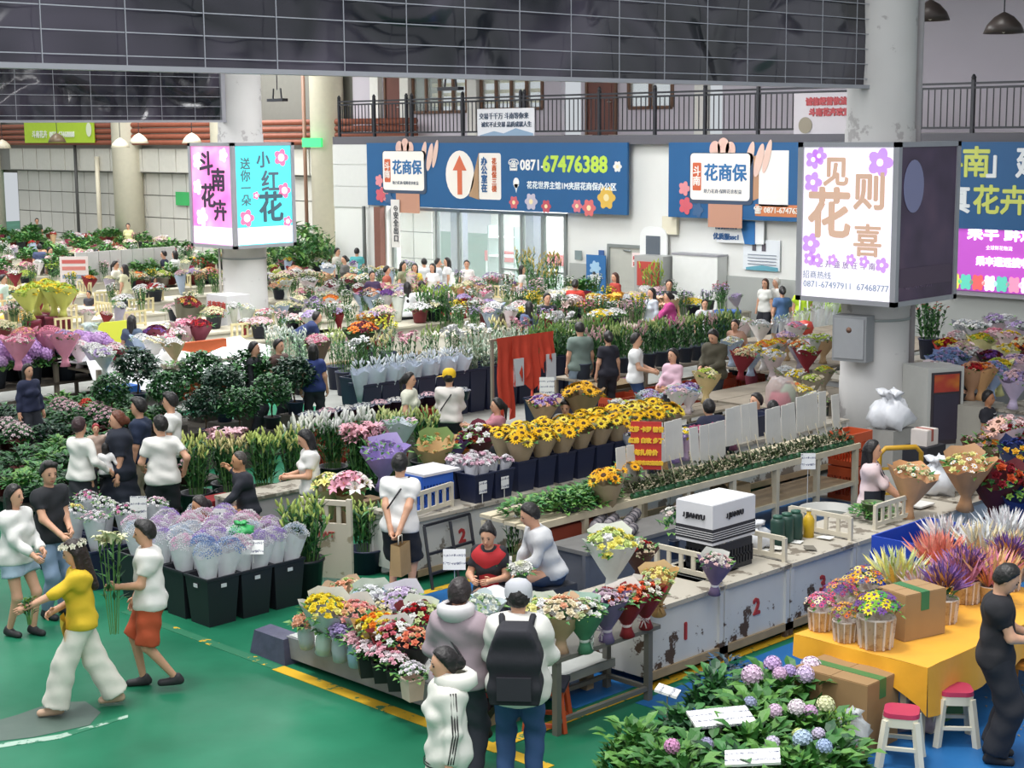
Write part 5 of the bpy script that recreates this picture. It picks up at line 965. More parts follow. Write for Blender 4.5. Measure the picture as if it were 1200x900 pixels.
MB().box(-.17, .17, -.17, .17, .34, .38).build('seat', M('#b9502c', .5, .08), st); MB().box(-.18, .18, -.18, .18, .381, .42).build('cushion', M('#23263a', .8, .1), st)
for sx in (-1, 1):
    for sy in (-1, 1): MB().bar((sx*.14, sy*.14, .34), (sx*.18, sy*.18, 0), .04).build('leg', M('#b9502c', .5, .08), st)
for s in (-1, 1): MB().bar((s*.17, -.17, .06), (s*.17, .17, .06), .035).build('stretcher', M('#b9502c', .5, .08), st)
# ---------------- rose rack with upright white boards
rk = thing('rose_rack', 'long wooden rack carrying rose bunches under upright white boards', 'rack', (12.75, 12.5, 0)); RL = 6.75
for k in range(4): MB().box(0, RL, .02+k*.2, .2+k*.2, .84+.012*k, .88+.012*k).build('plank', WOODL, rk)
MB().box(0, RL, 0, .03, .82, .9).build('front_rail', WOODL, rk); MB().box(0, RL, .02, .06, .3, .36).build('lower_rail', WOODL, rk); MB().box(0, RL, .06, .75, .3, .33).build('lower_shelf', WOODW, rk)
for k in range(8):
    for y in (.04, .74): MB().box(RL*k/7*.985, RL*k/7*.985+.07, y-.03, y+.04, 0, .84).build('post', WOODL, rk)
BOARD = M('#cdcac3', .8, .1, 4); bdm = MB().box(-.086, .086, -.008, .008, 0, .5).mesh('white_board', [BOARD]); slm = MB().box(-.004, .004, -.01, -.008, .02, .56).mesh('board_fold', [M('#a9a59c', .8, .1)])
gm = MB().tube([(0, 0, .03), (.16, 0, .035)], .045, 6).mesh('green_tie', [M('#1f5230', .4, .2, 12)])
for k in range(9, 33):
    u = 12.9+k*.2; g = k//4; dz = (.12, .22, .1, .28, .16, .3, .2, .26, .2)[g % 9]; t = thing('rose_bunch', 'rose bunch lying under an upright white board on the wooden rack', 'rose bunch', (u, 12.62, .885), 0, 'rose bunches on the rack')
    b = put('white_board', bdm, t, (0, .16+.015*(k % 4)+.06*(g % 2), dz)); b.rotation_euler = (random.uniform(-.1, -.02), random.uniform(-.02, .02), 0)
    stuff(put('stems', leafmass(70, .17, .2, .03, .075, .04, k % 4, .9), t, (0, .1, 0), mats=[M('#3c4a2c', .6, .4, 8), M('#55663a', .6, .4, 8)])); put('green_tie', gm, t, (-.08, -.05, 0)); MB().bar((.06, .02, 0), (.06, .15, dz+.1), .008).build('cane', WOODL, t)
rs = thing('price_board', 'red sign with yellow characters standing among the sunflowers', 'sign', at_v(757, 550, 12.72)-Vector((0, 0, .12)), YAW-.15); b = MB().box(-.19, .19, -.01, .01, .12, .72).build('board', M('#b8302a', .6, .05), rs)
MB().bar((0, .02, -.25), (0, .02, .3), .02).build('stick', WOODL, rs)
for z, tx, sz in ((.62, '艾莎 卡罗 粉雪', .1), (.48, '红拂 白玫 多丁', .1), (.33, '每扎特价', .11), (.2, '批发零售欢迎选购', .08)):
    f = put('lettering', text_mesh(tx, sz*.66, M('#f2c53a', .6, 0), .006), rs); f.matrix_local = Matrix.Translation((0, -.014, z))@R_V
for px, py, hx, lab in ((800, 655, '#7a4a2c', 'rusty brown sack under the left part of the rose rack'), (905, 610, '#6a5a40', 'brown sack of waste under the middle of the rose rack')): bag(lab, Vector((at(px, py, .35).x, 12.85, .34)), 1.0, hx, 1.0, 'waste_sack', .9)
cb = at(860, 600, .5); carton('cardboard box standing under the rose rack', (17.0, 12.9, .34), .5, .3, .3, '#b39a72', None); carton('red board panel leaning on the left end of the rack', (13.6, 12.62, .34), .9, .12, .42, '#8a3a24', None, name='red_signboard')
tub('large grey tub on the floor behind counter three', at(970, 640, 0), .36, .5, '#b4b4b0'); carton('blue plastic box on the floor beside the grey tub', at(995, 652, 0), .42, .3, .2, '#2a6fc4', None, name='blue_box'); card('white handwritten card hung on the rack above the grey tub', Vector((18.12, 12.44, .0)), .2, .22, -.1, None, .85)
# ---------------- second counter line (numbers two, three, four) with sunflowers
for i, (a, b, n) in enumerate(((12.35, 13.95, '2'), (13.97, 15.45, '3'), (15.47, 17.1, '4'))):
    counter('white counter with red number %s below the sunflowers' % ['two', 'three', 'four'][i], a, b, 14.0, 14.85, .8, n, mat=WORN_L)
counter('white counter continuing behind the rose rack', 17.12, 21.5, 14.0, 14.85, .8, None, mat=WORN_L)
GS = 'sunflower bouquets in the dark buckets'
pxs = [(560+i*15.2, 566-i*4.6) for i in range(1)]
for k in range(9):
    u = 14.35+k*.37; bucket('navy bucket on the white counter under the sunflower bouquets', (u, 14.25, .8), 'sq', .33, .4, NAVYP, 0, 'buckets under the sunflowers')
    bouquet('kraft wrapped sunflower bouquet over the dark buckets', (u, 14.22, 1.0), [('sunflower', '#f3b71c', 6), ('sunflower', '#f8cf40', 3)], '#a99578', 'kraft', 1.05, None, None, True, True, (random.uniform(-.2, -.05), random.uniform(-.15, 0)), GS, .05)
    bouquet('sunflower bouquet in the rear row behind the kraft ones', (u+.1, 14.6, 1.0), [('sunflower', '#f5bf28', 5), ('sunflower', '#f8d55c', 3)], '#b3a284', 'kraft', 1.05, None, None, True, True, (random.uniform(-.1, .1), 0), 'sunflower bouquets in the rear row', .05)
B('loose sunflower bouquet in kraft leaning below the red sign', 713, 558, .7, [('sunflower', '#e8a41e', 6), ('sunflower', '#f0b832', 2)], '#a39274', 1.2, 'kraft', hr=.045, group=None); B('sunflowers in dark paper in front of the red sign', 745, 527, .95, [('sunflower', '#c88c1c', 5)], '#4a5a3c', .8, 'kraft', hr=.06, group=None); B('sunflower bouquet in grey paper beside the white boards', 733, 548, .75, [('sunflower', '#e6a820', 6)], '#8d8878', 1.0, 'kraft', hr=.045, group=None)
for k, (u, v) in enumerate(((13.55, 14.2), (13.9, 14.2), (13.55, 14.55), (13.9, 14.55))):
    bucket('navy bucket of pink wrapped tulips on the white counter', (u, v, .8), 'sq', .33, .36, NAVYP, 0, 'tulip buckets')
    for j in range(3): sleeve_bunch('pale pink wrapped tulip bunch standing in a navy bucket', (u+(j-1)*.1, v+.06*(j % 2), .95), ['#e6c4d2', '#eee4ea'], .55, '#dcdce4', .75, 'sleeve', False, 'pink tulip bunches', (random.uniform(-.2, .1), random.uniform(-.15, .15)), 'rose', .07, 5)
card('white price slip on the left tulip bucket', (13.5, 14.02, .8), .13, .15, 0, 0, .2); card('white price slip on the right tulip bucket', (13.88, 14.02, .8), .13, .15, 0, 0, .2)
crate('bright blue crate on the end of the white counter', (12.95, 14.45, .8), .5, .42, .42, '#2c5fc0', 0); tag(MB().box(-.3, .3, -.25, .25, 0, .03).build('crate_lid', M('#cfcdd2', .7, .05), None, (13.0, 14.45, 1.22)), 'pale board lying on the bright blue crate', 'board')
fence('cream wooden rail across the white counter beside the blue crate', (12.75, 14.1, .8), .75, .3, .2); 
ic = thing('folding_chair_frame', 'black metal frame leaning against the counter with red number two', 'metal frame', (12.7, 13.72, 0), .08)
for a, b in (((-.35, 0, 0), (-.25, .22, .72)), ((.45, 0, 0), (.55, .22, .72)), ((-.25, .22, .72), (.55, .22, .72)), ((-.33, .05, .18), (.47, .05, .18)), ((-.3, .12, .4), (.5, .12, .4)), ((.1, .0, .05), (.18, .2, .7))): MB().bar(a, b, .03).build('bar', DARK_IRON, ic)
# wrapped bouquets on the left end
B('bouquet wrapped in pleated kraft with a green sheet near the blue crate', 508, 512, .82, [('rose', '#c9a870', 5)], '#c9a878', 1.35, 'cone', sheet='#7f9a5c', hr=.03, group=None); B('purple tissue wrapped bouquet left of the kraft one', 447, 520, .8, [('rose', '#b09acc', 7)], '#9a86c4', 1.35, sheet='#b3a2d4', hr=.035, group=None)
B('dark purple wrapped bouquet behind the clear bottle', 530, 512, .82, [('puff', '#5c3a6a', 8)], '#6a4a86', 1.0, hr=.04, group=None); B('orange wrapped bouquet between the purple and crimson ones', 546, 512, .82, [('puff', '#d8713a', 8)], '#d86c2c', .9, hr=.04, group=None); B('crimson wrapped bouquet with one sunflower', 562, 500, .82, [('sunflower', '#f0b832', 2), ('rose', W_, 6)], '#6a1c34', 1.25, hr=.045, group=None)
B('pale blue tissue bouquet behind the purple one', 469, 492, .9, [('puff', '#c9d2d6', 8)], '#c4ccd2', 1.1, hr=.03, group=None)
# ================================================ right foreground: yellow cloth table, hydrangeas, plumes
yt = thing('display_table', 'table under a bright yellow cloth with dried flower pots', 'table', (11.95, 6.95, 0))
for x in (.1, 2.7):
    for y in (.1, 1.25): MB().box(x-.03, x+.03, y-.03, y+.03, 0, .72).build('leg', WOODL, yt)
MB().box(0, 2.8, 0, 1.35, .7, .735).build('table_top', WOODW, yt)
for k in range(4): MB().box(.02, .06, .2+k*.3, .26+k*.3, .3, .7).build('slat', WOODL, yt)
YC = M('#eaa81c', .8, .07, 5, .25, sheen=.2); cl = thing('table_cloth', 'bright yellow cloth draped over the display table', 'tablecloth', (11.95, 6.95, .74))
V = []; F = []; xs = [-.03]+[2.86*i/14-.03 for i in range(1, 15)]; ys = [1.38*j/8-.03 for j in range(9)]
for x in xs:
    for y in ys: V.append((x, y, .006+.004*math.sin(x*9+y*7)))
n9 = len(ys)
for i in range(len(xs)-1):
    for j in range(n9-1): F.append((i*n9+j, (i+1)*n9+j, (i+1)*n9+j+1, i*n9+j+1))
MB().add(V, F, 0, True).build('cloth_top', YC, cl)
def skirt(pts, drop, nrm, nm):
    V = []; F = []; r = 5
    for i, (x, y) in enumerate(pts):
        d = drop(i/(len(pts)-1))
        for k in range(r): t = k/(r-1); w_ = .03*t*math.sin(i*1.3)+.015*t; V.append((x+nrm[0]*w_, y+nrm[1]*w_, .006-d*t))
    for i in range(len(pts)-1):
        for k in range(r-1): F.append((i*r+k, (i+1)*r+k, (i+1)*r+k+1, i*r+k+1))
    MB().add(V, F, 0, True).build(nm, YC, cl)
skirt([(-.03, 1.35-1.38*i/14) for i in range(15)], lambda t: .2+.24*max(0, (t-.72)/.28)**1.3, (-1, 0), 'cloth_front_fall'); skirt([(-.03+2.86*i/22, -.03) for i in range(23)], lambda t: .44-.16*t+.02*math.sin(t*20), (0, -1), 'cloth_side_fall')
# second yellow table at the right edge
y2 = thing('display_table', 'second yellow covered table at the right edge behind the man in black', 'table', (14.85, 5.6, 0))
for x in (.1, 2.3):
    for y in (.1, 1.6): MB().box(x-.03, x+.03, y-.03, y+.03, 0, .72).build('leg', WOODL, y2)
MB().box(0, 2.4, 0, 1.7, .7, .735).build('table_top', WOODW, y2); MB().box(-.02, 2.42, -.02, 1.72, .736, .745).box(-.03, -.015, -.02, 1.72, .4, .745).box(-.02, 2.42, -.03, -.015, .35, .745).build('yellow_cloth', YC, y2)
POTW = worn('whitewashed_wood', '#ddd0c6', '#c0aa9c', .42, 14)
def dried(label, p, s, cols, kind='daisy', n=40, hr=.035, R=.15, rise=.1):
    t = thing('flower_pot', label, 'flower pot', p, 0); t.scale = (s, s, s)
    put('pot', round_pot(.1, .115, .2), t, mats=[POTW])
    for k in range(12): a = k*math.pi/6; MB().bar((.103*math.cos(a), .103*math.sin(a), .0), (.12*math.cos(a), .12*math.sin(a), .19), .012).build('slat', POTW, t)
    stuff(put('foliage', leafmass(30, R, rise, .2, .08, .03, 1), t)); stuff(put('blooms', blooms([(kind, max(4, n//len(cols))) for _ in cols], R, rise, hr, .26, len(cols)), t, mats=[PET(c) for c in cols]+[PET('#6a4a8a')])); return t
ZT = .752
dried('whitewashed pot of pink and red dried flowers at the table corner', at(961, 737, ZT), .95, [MG, '#d0405a', '#e08aa0', '#f0d0b0'])
dried('whitewashed pot of orange and purple dried flowers, small, on the cloth', at(990, 750, ZT), .95, ['#c8642c', '#7a3a6a', '#e0a23c', '#8a8a4a'])
dried('large whitewashed pot of green, yellow and purple dried flowers', at(1026, 757, ZT), 1.4, ['#7ab03c', '#e8cf2c', '#6a3f8c', '#4e9a4a'], n=60)
dried('pot of crimson and violet dried flowers behind the small orange pot', at(985, 728, ZT), 1.1, ['#8a2a5a', '#c04a6a', '#d89a4a', '#5a3a7a'])
dried('pot of yellow, orange and blue dried flowers beside the carton', at(1012, 717, ZT), 1.25, ['#e0a82c', '#d8692c', '#54608a', '#e8d27a'], n=52)
carton('brown carton with green tape standing on the yellow cloth', at(1067, 741, ZT), .5, .36, .42, '#a5845c', '#3f7a4a', -.25)
for px, py, lab in ((1105, 728, 'beside the brown carton'), (1132, 705, 'in front of the plume flowers'), (1180, 690, 'behind the man in black')): dried('whitewashed pot of purple and orange grasses '+lab, at(px, py, ZT), 1.15, ['#6a4a8a', '#c88a4a', '#9a6aa4'], 'plume', 12, .14, .08, .03)
carton('flat brown carton with green tape leaning under the yellow cloth', (11.72, 7.6, 0), .5, .75, .62, '#9c7c54', '#3f7a4a', 0)
def plumes(label, p, cols, s=1.0):
    cols = ['#%02x%02x%02x' % tuple(int(int(c[i:i+2], 16)*.68+245*.32) for i in (1, 3, 5)) for c in cols]
    t = thing('plume_bunch', label, 'plume bunch', p, random.uniform(0, 6)); t.scale = (s, s, s); put('pot', round_pot(.07, .085, .14), t, mats=[POTW])
    for i, c in enumerate(cols):
        for k in range(3): f = put('plume', head_mesh('plume'), t, mats=[PET(c), PET(cols[(i+1) % len(cols)])]); a = (i*3+k)*2.4; r = .04+.02*k; f.matrix_local = orient((r*math.cos(a), r*math.sin(a), .14), (math.cos(a)*.25, math.sin(a)*.25, 1), a, .22)
for px, py, cols, s, lab in ((1052, 690, ['#b9cf5a', '#e2cf4a', '#cfd4b0'], 1.15, 'lime and yellow plume flowers left of the others'), (1100, 668, ['#e2604a', '#e88a6a', '#d8543c'], 1.15, 'coral red plume flowers in front of the blue crate'), (1125, 690, ['#a84a80', '#d06a9a', '#8a4a8c'], 1.1, 'purple and magenta plume flowers behind the carton'), (1150, 660, ['#e6dcc8', '#d4d8dc', '#e0c890'], 1.25, 'white feather plume flowers above the others'), (1175, 640, ['#e2e2e4', '#d8d0d4', '#cfd8dc'], 1.2, 'silver white plume flowers at the back right'), (1160, 690, ['#e08a4a', '#e86a8a', '#e6b45a'], 1.15, 'orange and pink plume flowers left of the man in black'), (1190, 665, ['#e6c86a', '#dfdcae', '#e0a86a'], 1.1, 'pale yellow plume flowers at the right edge'), (1085, 700, ['#e0b8a0', '#d0c8d4', '#c08ab0'], .95, 'small blush plume flowers behind the brown carton'), (1110, 645, ['#e9dfe0', '#e2b8b0', '#efe6dc'], 1.1, 'cream plume flowers inside the blue crate corner')): plumes(lab, at(px, py+14*s, .755), cols, s*1.1)
crate('big bright blue crate standing in front of the counter end', (14.82, 8.63, .5), 1.1, .7, .62, '#2348b4', 0); carton('brown carton supporting the big blue crate', (14.82, 8.63, 0), .9, .6, .49, '#8a7354', None)
stool('white plastic stool with pink seat in the front', at(1055, 893, 0), .45, rz=.5); stool('white plastic stool with pink seat beside the man in black', at(1117, 868, 0), .47, rz=.7)
carton('green storage box under the yellow cloth behind the stools', (12.9, 7.35, 0), .5, .4, .45, '#2f5f3c', None, name='storage_box'); bag('clear plastic bag of pink petals under the yellow table', (12.35, 7.25, 0), 1.0, '#d9c2c8', .6)
fs = thing('folding_step', 'orange wooden step at the right picture edge', 'step stool', at(1197, 815, 0)); MB().box(-.15, .15, -.15, .15, .3, .34).build('seat', M('#d98a2c', .6, .1), fs)
for sx in (-1, 1): MB().bar((sx*.12, -.12, .3), (sx*.16, -.16, 0), .04).bar((sx*.12, .12, .3), (sx*.16, .16, 0), .04).build('legs', M('#d98a2c', .6, .1), fs)
# hydrangeas in front
HG = 'potted hydrangeas in the foreground'; LB = M('#3c7a36', .5, .3, 9); BIGLEAF = MB().add([(0, 0, 0), (-.05, .05, .012), (.05, .05, .012), (0, .05, 0), (-.055, .11, .015), (.055, .11, .015), (0, .11, .0), (0, .19, -.03)], [(0, 3, 1), (0, 2, 3), (1, 3, 6, 4), (3, 2, 5, 6), (4, 6, 7), (6, 5, 7)]).mesh('leaf'); BIGLEAF.materials.append(None)
def hydrangea(label, p, balls, s=1.0, seed=0, lm=None):
    lm = lm or [M('#386f2e', .5, .3, 9), M('#5c8f3e', .5, .3, 9)]
    t = thing('potted_hydrangea', label, 'potted plant', p, random.uniform(0, 6), HG); t.scale = (s, s, s); put('pot', round_pot(.11, .14, .2), t, mats=[M('#2d3b34', .6, .1)])
    stuff(put('foliage', leafmass(340, .27, .36, .1, .1, .065, seed, 1.1), t, mats=lm))
    for k in range(22):
        a = k*2.4; r = .1+.15*((k*7) % 10)/10; f = put('leaf', BIGLEAF, t, mats=[(lm or [LEAF_A, LEAF_B])[k % 2]]); f.matrix_local = Matrix.Translation((r*math.cos(a), r*math.sin(a), .44-.5*r*r*3+random.uniform(-.05, .05)))@Matrix.Rotation(a-1.57, 4, 'Z')@Matrix.Rotation(random.uniform(0, .8), 4, 'X')@Matrix.Diagonal((.75, .75, .75, 1))
    for k, hx in enumerate(balls):
        a = k*2.1+seed; r = .06+.05*(k % 3); f = put('flower_head', head_mesh('hydrangea'), t, mats=[PET(hx), PET(hx)]); f.matrix_local = orient((r*math.cos(a), r*math.sin(a), .47+.02*(k % 2)), (math.cos(a)*.4, math.sin(a)*.4, 1), k, .056+.012*(k % 3))
    return t
hyd = [(785, 880, ['#d79ac4'], 'one pink ball near the lower edge', 1.0), (745, 850, [], 'no flowers at the left edge of the group', .9), (760, 885, [], 'broad leaves at the bottom left', .9), (825, 870, ['#a8a4c4'], 'one pale violet ball under the long card', .9), (860, 885, [], 'dark leaves near the lowest card', .95), (870, 830, ['#9fa6c4'], 'one grey blue ball behind the long card', .95), (905, 800, ['#d9b4d4', '#cfb0dc', '#e0c4dc'], 'several pink lilac balls at the back', 1.05), (935, 800, ['#b9a2d4', '#d9c4e4', '#e4d4e8'], 'violet and white balls near the yellow cloth', 1.05), (915, 840, ['#dcc0d8', '#e4d8e0'], 'two blush balls in the middle', 1.0), (950, 840, ['#cfa8cc', '#dfe0b4'], 'pink and pale yellow balls in front of the leaning carton', 1.0), (905, 880, ['#d4cce0'], 'one white lilac ball near the lower edge', .95), (955, 885, ['#a9bcdc', '#b9cce0'], 'pale blue balls at the bottom right', 1.0), (800, 830, [], 'small yellow green buds under the square card', .85), (840, 790, [], 'dense dark leaves at the back left', .9), (930, 865, ['#c8d48a'], 'one lime ball in the centre right', .9), (985, 870, [], 'ferny light green tips at the right end', .9), (880, 860, [], 'plain leaves between the two long cards', 1.0), (965, 865, ['#cfc4dc'], 'one small pale ball before the carton', .9), (890, 825, [], 'tall leaves behind the long card', 1.05), (800, 900, [], 'light leaves cut by the lower picture edge', 1.0), (930, 895, [], 'glossy leaves at the lower picture edge', 1.0), (830, 905, [], 'yellowish leaves below the pink ball', .9)]
for i, (px, py, bl, d, s) in enumerate(hyd): hydrangea('potted hydrangea with '+d, (lambda q: Vector((q.x, q.y, 0)))(at(px, py, .5)), bl, s*1.2, i % 4, [LEAF_D, LEAF_A] if 'dark' in d or 'small' in d else None)
t = thing('blue_leafed_plant', 'potted plant with bluish dark leaves behind the hydrangeas', 'potted plant', at(850, 795, .25)*Vector((1, 1, 0))); put('pot', round_pot(.1, .13, .2), t, mats=[M('#2d3b34', .6, .1)]); stuff(put('foliage', leafmass(190, .27, .34, .15, .09, .05, 2, .7), t, mats=[M('#24404a', .5, .3, 8), M('#3a5a7a', .5, .3, 8)]))
stem_bunch('feathery light green fern at the bottom right of the hydrangeas', at(975, 905, 0), 16, .55, .1, 'bud', '#9ac04a', .1, .03, 1, None, [STEM, LEAF_B, M('#9cc45a', .5, .2)], 1, .02, nl=9)
bag('clear plastic bag among the hydrangeas near the carton', at(998, 868, .2), .75, '#dfe6ea', .45); m = MB()
for k in range(70): V, F = leaf_vf(random.uniform(.02, .05), .02); m.add(V, F, 0, False, Matrix.Translation((random.uniform(-.7, .7), random.uniform(-.7, .7), .012))@Matrix.Rotation(random.uniform(0, 6), 4, 'Z'))
q = at(1175, 870, 0); stuff(m.build('leaf_debris', M('#8a7a4e', .8, .3), None, (q.x+.9, q.y, 0)), 'dry leaf scraps scattered on the blue floor at lower right', 'debris')
def foam(label, px, py, z, L, W, rz, tilt):
    t = thing('foam_card', label, 'price card', at(px, py, z), rz); b = MB().box(-L/2, L/2, -W/2, W/2, 0, .022).build('card', SCRIB, t); b.matrix_local = Matrix.Rotation(tilt[0], 4, 'X')@Matrix.Rotation(tilt[1], 4, 'Y'); MB().bar((0, 0, 0), (0, 0, -.25), .01).build('stick', WOODL, t)
foam('small square white foam card over the hydrangeas', 782, 811, .5, .24, .2, .5, (.25, .1)); foam('long white foam card lying on the hydrangeas', 845, 842, .55, .52, .26, -.55, (.2, 0)); foam('white foam card at the lower edge of the hydrangeas', 882, 889, .55, .42, .2, -.9, (.2, -.1))
# ---------------- right stalls behind: held bouquets and counter things
B('tall kraft bouquet of white and yellow flowers on the right counter', 1133, 535, .82, [('rose', '#f0e2a0', 8), ('daisy', '#f2efe4', 8)], '#c9966a', 1.45, 'cone', sheet='#d2a880', hr=.03, group=None)
bag('crumpled white plastic bag on the right counter', at(1098, 578, .82), 1.25, '#e2e6ec', .9); bag('big white plastic sack tied against the near column', Vector((22.2, 13.7, .61)), 1.7, '#e6e8ee', .92, 'white_sack', .95); carton('grey pedestal box under the big white sack', (22.2, 13.7, 0), .6, .5, .6, '#9c9a96', None)
fence('cream wooden rail around cut greens on the right counter', (16.0, 9.8, .8), .75, .28, 0); fence('cream wooden rail beside the kraft bouquet', (17.9, 9.85, .82), .8, .28, .3); fence('cream wooden rail near the red can', (19.3, 10.0, .82), .6, .3, 1.2)
mound('cut greens lying inside the cream rail on the right counter', (16.05, 10.1, .8), 1.0, '#5a6a4a', None, R=.26, rise=.1, z=.08, nleaf=150, name='greens_bundle', cat='foliage')
rc = thing('red_can', 'red can with white handle on the right counter', 'can', at(1155, 585, .82)); put('body', round_pot(.08, .09, .2), rc, mats=[M('#9c2420', .4, .1)]); MB().tube([(.09, 0, .05), (.15, 0, .08), (.15, 0, .17), (.09, 0, .19)], .012, 6).build('handle', M('#d8d4cc'), rc)
tag(MB().box(-.16, .16, -.11, .11, 0, .02).build('paper_pad', M('#e2e2de', .7, .05), None, at(1078, 592, .82)), 'white paper pad beside the woman with the bouquet', 'paper')
B('brown paper bouquet of dusty pink flowers at the right', 1148, 512, .6, [('rose', '#b89a98', 10)], '#6f4c3a', 1.4, hr=.035, group=None); B('yellow and orange bouquet in lime tissue at the right', 1165, 507, .7, [('rose', '#e8b83c', 8), ('rose', '#e0963c', 5)], '#c4cf9a', 1.3, hr=.04, group=None); B('pink gerbera bouquet in pale pink paper', 1182, 492, .8, [('sunflower', '#e9b9a8', 2), ('rose', '#e8c8c8', 7)], '#e0c4cc', 1.5, hr=.04, group=None); B('navy wrapped bouquet with yellow flowers at the right edge', 1188, 520, .7, [('rose', '#2c3a7a', 8), ('rose', '#e0b03c', 4)], '#23305e', 1.4, hr=.04, group=None); B('wine red paper bouquet behind the kraft one', 1165, 545, .6, [('rose', '#8a1f2c', 9), ('rose', '#c4542c', 3)], '#5a141f', 1.6, hr=.04, group=None); B('lime green leafy bouquet in navy bucket at the right edge', 1192, 565, .6, [('puff', '#9ac45a', 10)], '#2a3c7a', 1.2, hr=.04, group=None); B('red roses wrapped in white at the far right edge', 1195, 500, .85, [('rose', '#9a1f2c', 8)], '#d8d4d8', 1.2, hr=.04, group=None)
# yellow hand truck and orange crates behind the woman with the bouquet
ht = thing('hand_truck', 'yellow tubular hand truck behind the woman with the kraft bouquet', 'hand truck', (19.0, 11.55, 0), -.6); YT = M('#c99a24', .45, .15)
MB().tube([(-.3, 0, 0), (-.3, 0, .95), (-.22, 0, 1.03), (.22, 0, 1.03), (.3, 0, .95), (.3, 0, 0)], .035, 8).build('frame', YT, ht); MB().bar((-.3, 0, .75), (.3, 0, .75), .035).bar((-.3, 0, .4), (.3, 0, .4), .035).build('crossbar', YT, ht); MB().box(-.3, .3, -.35, 0, .03, .06).build('platform', YT, ht)
for s in (-1, 1): MB().tube([(s*.33, .05, .08), (s*.37, .05, .08)], .08, 12).build('wheel', M('#222222'), ht)
for k in range(2): crate('orange crate stacked behind the rose rack end', (19.85, 12.9, .5*k), .5, .4, .48, '#c4542c', 0, 'orange crates by the rack end')
carton('black speaker box beside the hand truck', (20.2, 11.9, 0), .5, .4, .85, '#24242a', None, name='black_box'); carton('white and red printed box on the black box', (20.2, 11.9, .86), .3, .26, .22, '#d8cfc8', '#a8584a')
# notice kiosk beside the near column
kk = thing('advert_kiosk', 'grey kiosk with a dark red poster beside the near column', 'kiosk', (23.5, 13.72, 0), -.42); kk.scale = (1, 1, .72); MB().box(-.35, .35, -.35, .35, 0, 2.05).build('cabinet', M('#bdbdb8', .5, .05), kk); MB().box(-.28, .28, -.372, -.35, .3, 1.95).build('poster_frame', M('#3a3238', .3, .1), kk); MB().box(-.24, .24, -.38, -.372, 1.5, 1.9).build('red_poster', print_mat('kiosk_print', ['#8a2430', '#a83c2c', '#c4782c'], 2.0, 0), kk); MB().box(-.24, .24, -.38, -.372, .4, 1.45).build('dark_poster', M('#3a3444', .3, .15, 2), kk)
mb = thing('meter_box', 'grey metal meter box mounted on the near column', 'meter box', (22.66, 14.7, 1.55), math.radians(8)); MB().box(-.2, .1, -.3, .3, 0, .75).build('case', M('#8d8f92', .5, .05), mb); MB().box(-.22, -.2, -.26, .26, .05, .7).build('door', M('#9a9ca0', .5, .05), mb); MB().lathe([(.05, 0), (0, .01)], 12, mat=Matrix.Translation((-.22, 0, .52))@Matrix.Rotation(-math.pi/2, 4, 'Y')).build('badge', M('#7a5a4a'), mb)
kl = thing('sign_pillar', 'white signboard pillar with red characters left of the far column', 'sign', at(270, 417, 0)*Vector((1, 1, 0))); MB().box(-.28, .28, -.28, .28, .0, .35).build('base', DARK_IRON, kl); MB().box(-.34, .34, -.42, .42, .35, 1.5).build('cabinet', M('#cfcfd1', .5, .04), kl); f = put('lettering', text_mesh('斗南花市\n公告栏', .19, M('#b8483f', .6, 0), .008), kl); f.matrix_local = Matrix.Translation((-.347, 0, 1.15))@R_U
ex = thing('exit_box', 'lit green exit sign at the foot of the far column', 'sign', at(313, 388, .5)); f = on_face(MB().box(-.34, .34, -.13, .13, 0, .08).build('sign_face', M('#2fd060', .4, 0, emit=1.0)), R_V, ex.location, ex); f.matrix_local = R_V; letter('安全出口', .13, '#e8fff0', R_V, Vector(ex.location)+Vector((0, -.085, 0)), f, .003, emit=1.0); carton('low brown bench box under the lit exit sign', Vector((ex.location.x, ex.location.y, 0)), .9, .4, .36, '#8a7a64', None)
# ================================================ left stall: buckets of gypsophila in film sleeves
SC = [['#6f8cc0', '#c9d4ea'], ['#efecf2', '#c8a8d4'], ['#e3b4d0', '#f3eef4'], ['#a88fd0', '#e6e0f0'], ['#f2f0f4', '#c4d0e0']]
for i in range(4):
    for j in range(4):
        if i == 3: continue
        u, v = 9.87+.45*i, 14.55+.46*j; fr = j == 0 or i == 0
        bucket('black square bucket of film wrapped flowers beside the green aisle' if fr else 'black square bucket standing in the inner rows of wrapped flowers', (u, v, 0), 'sq', .42, .55, BLACKP, 0, 'black square flower buckets', j == 0)
        for k, (dx, dy) in enumerate(((-.08, -.07), (.08, -.08), (.0, .09))):
            c = SC[0] if (i, j) == (0, 0) else SC[1+(i+j+k) % 4]; nm = {'#6f8cc0': 'blue', '#efecf2': 'white and lilac', '#e3b4d0': 'pale pink', '#a88fd0': 'lilac', '#f2f0f4': 'white'}[c[0]]
            sleeve_bunch('film sleeve of tiny %s flowers' % nm, (u+dx, v+dy, .32), c, .95, '#eceef2', .5, 'sleeve', False, 'film sleeves by the green aisle', (dy*1.6, dx*1.6), 'spray', .052, 13)
lb_ = [(9.75, 16.75), (9.75, 17.25), (10.2, 16.8), (10.2, 17.3), (10.65, 16.85), (9.8, 17.75), (10.25, 17.8)]
for i, (u, v) in enumerate(lb_):
    bucket('dark bucket of pale bouquets behind the woman in yellow', (u, v, 0), 'sq', .4, .48, NAVYP, 0, 'dark buckets behind the woman in yellow')
    bouquet('flat pale bouquet behind the woman in yellow', (u, v, .3), [('puff', '#e9e4e6', 16), ('puff', ['#e6c8d4', '#ecd98a', '#d98ab0', '#e0e8d4'][i % 4], 10)], '#d5d8dc', 'sleeve', .95, None, None, True, False, (0, 0), 'pale bouquets behind the woman in yellow', .03, R=.17)
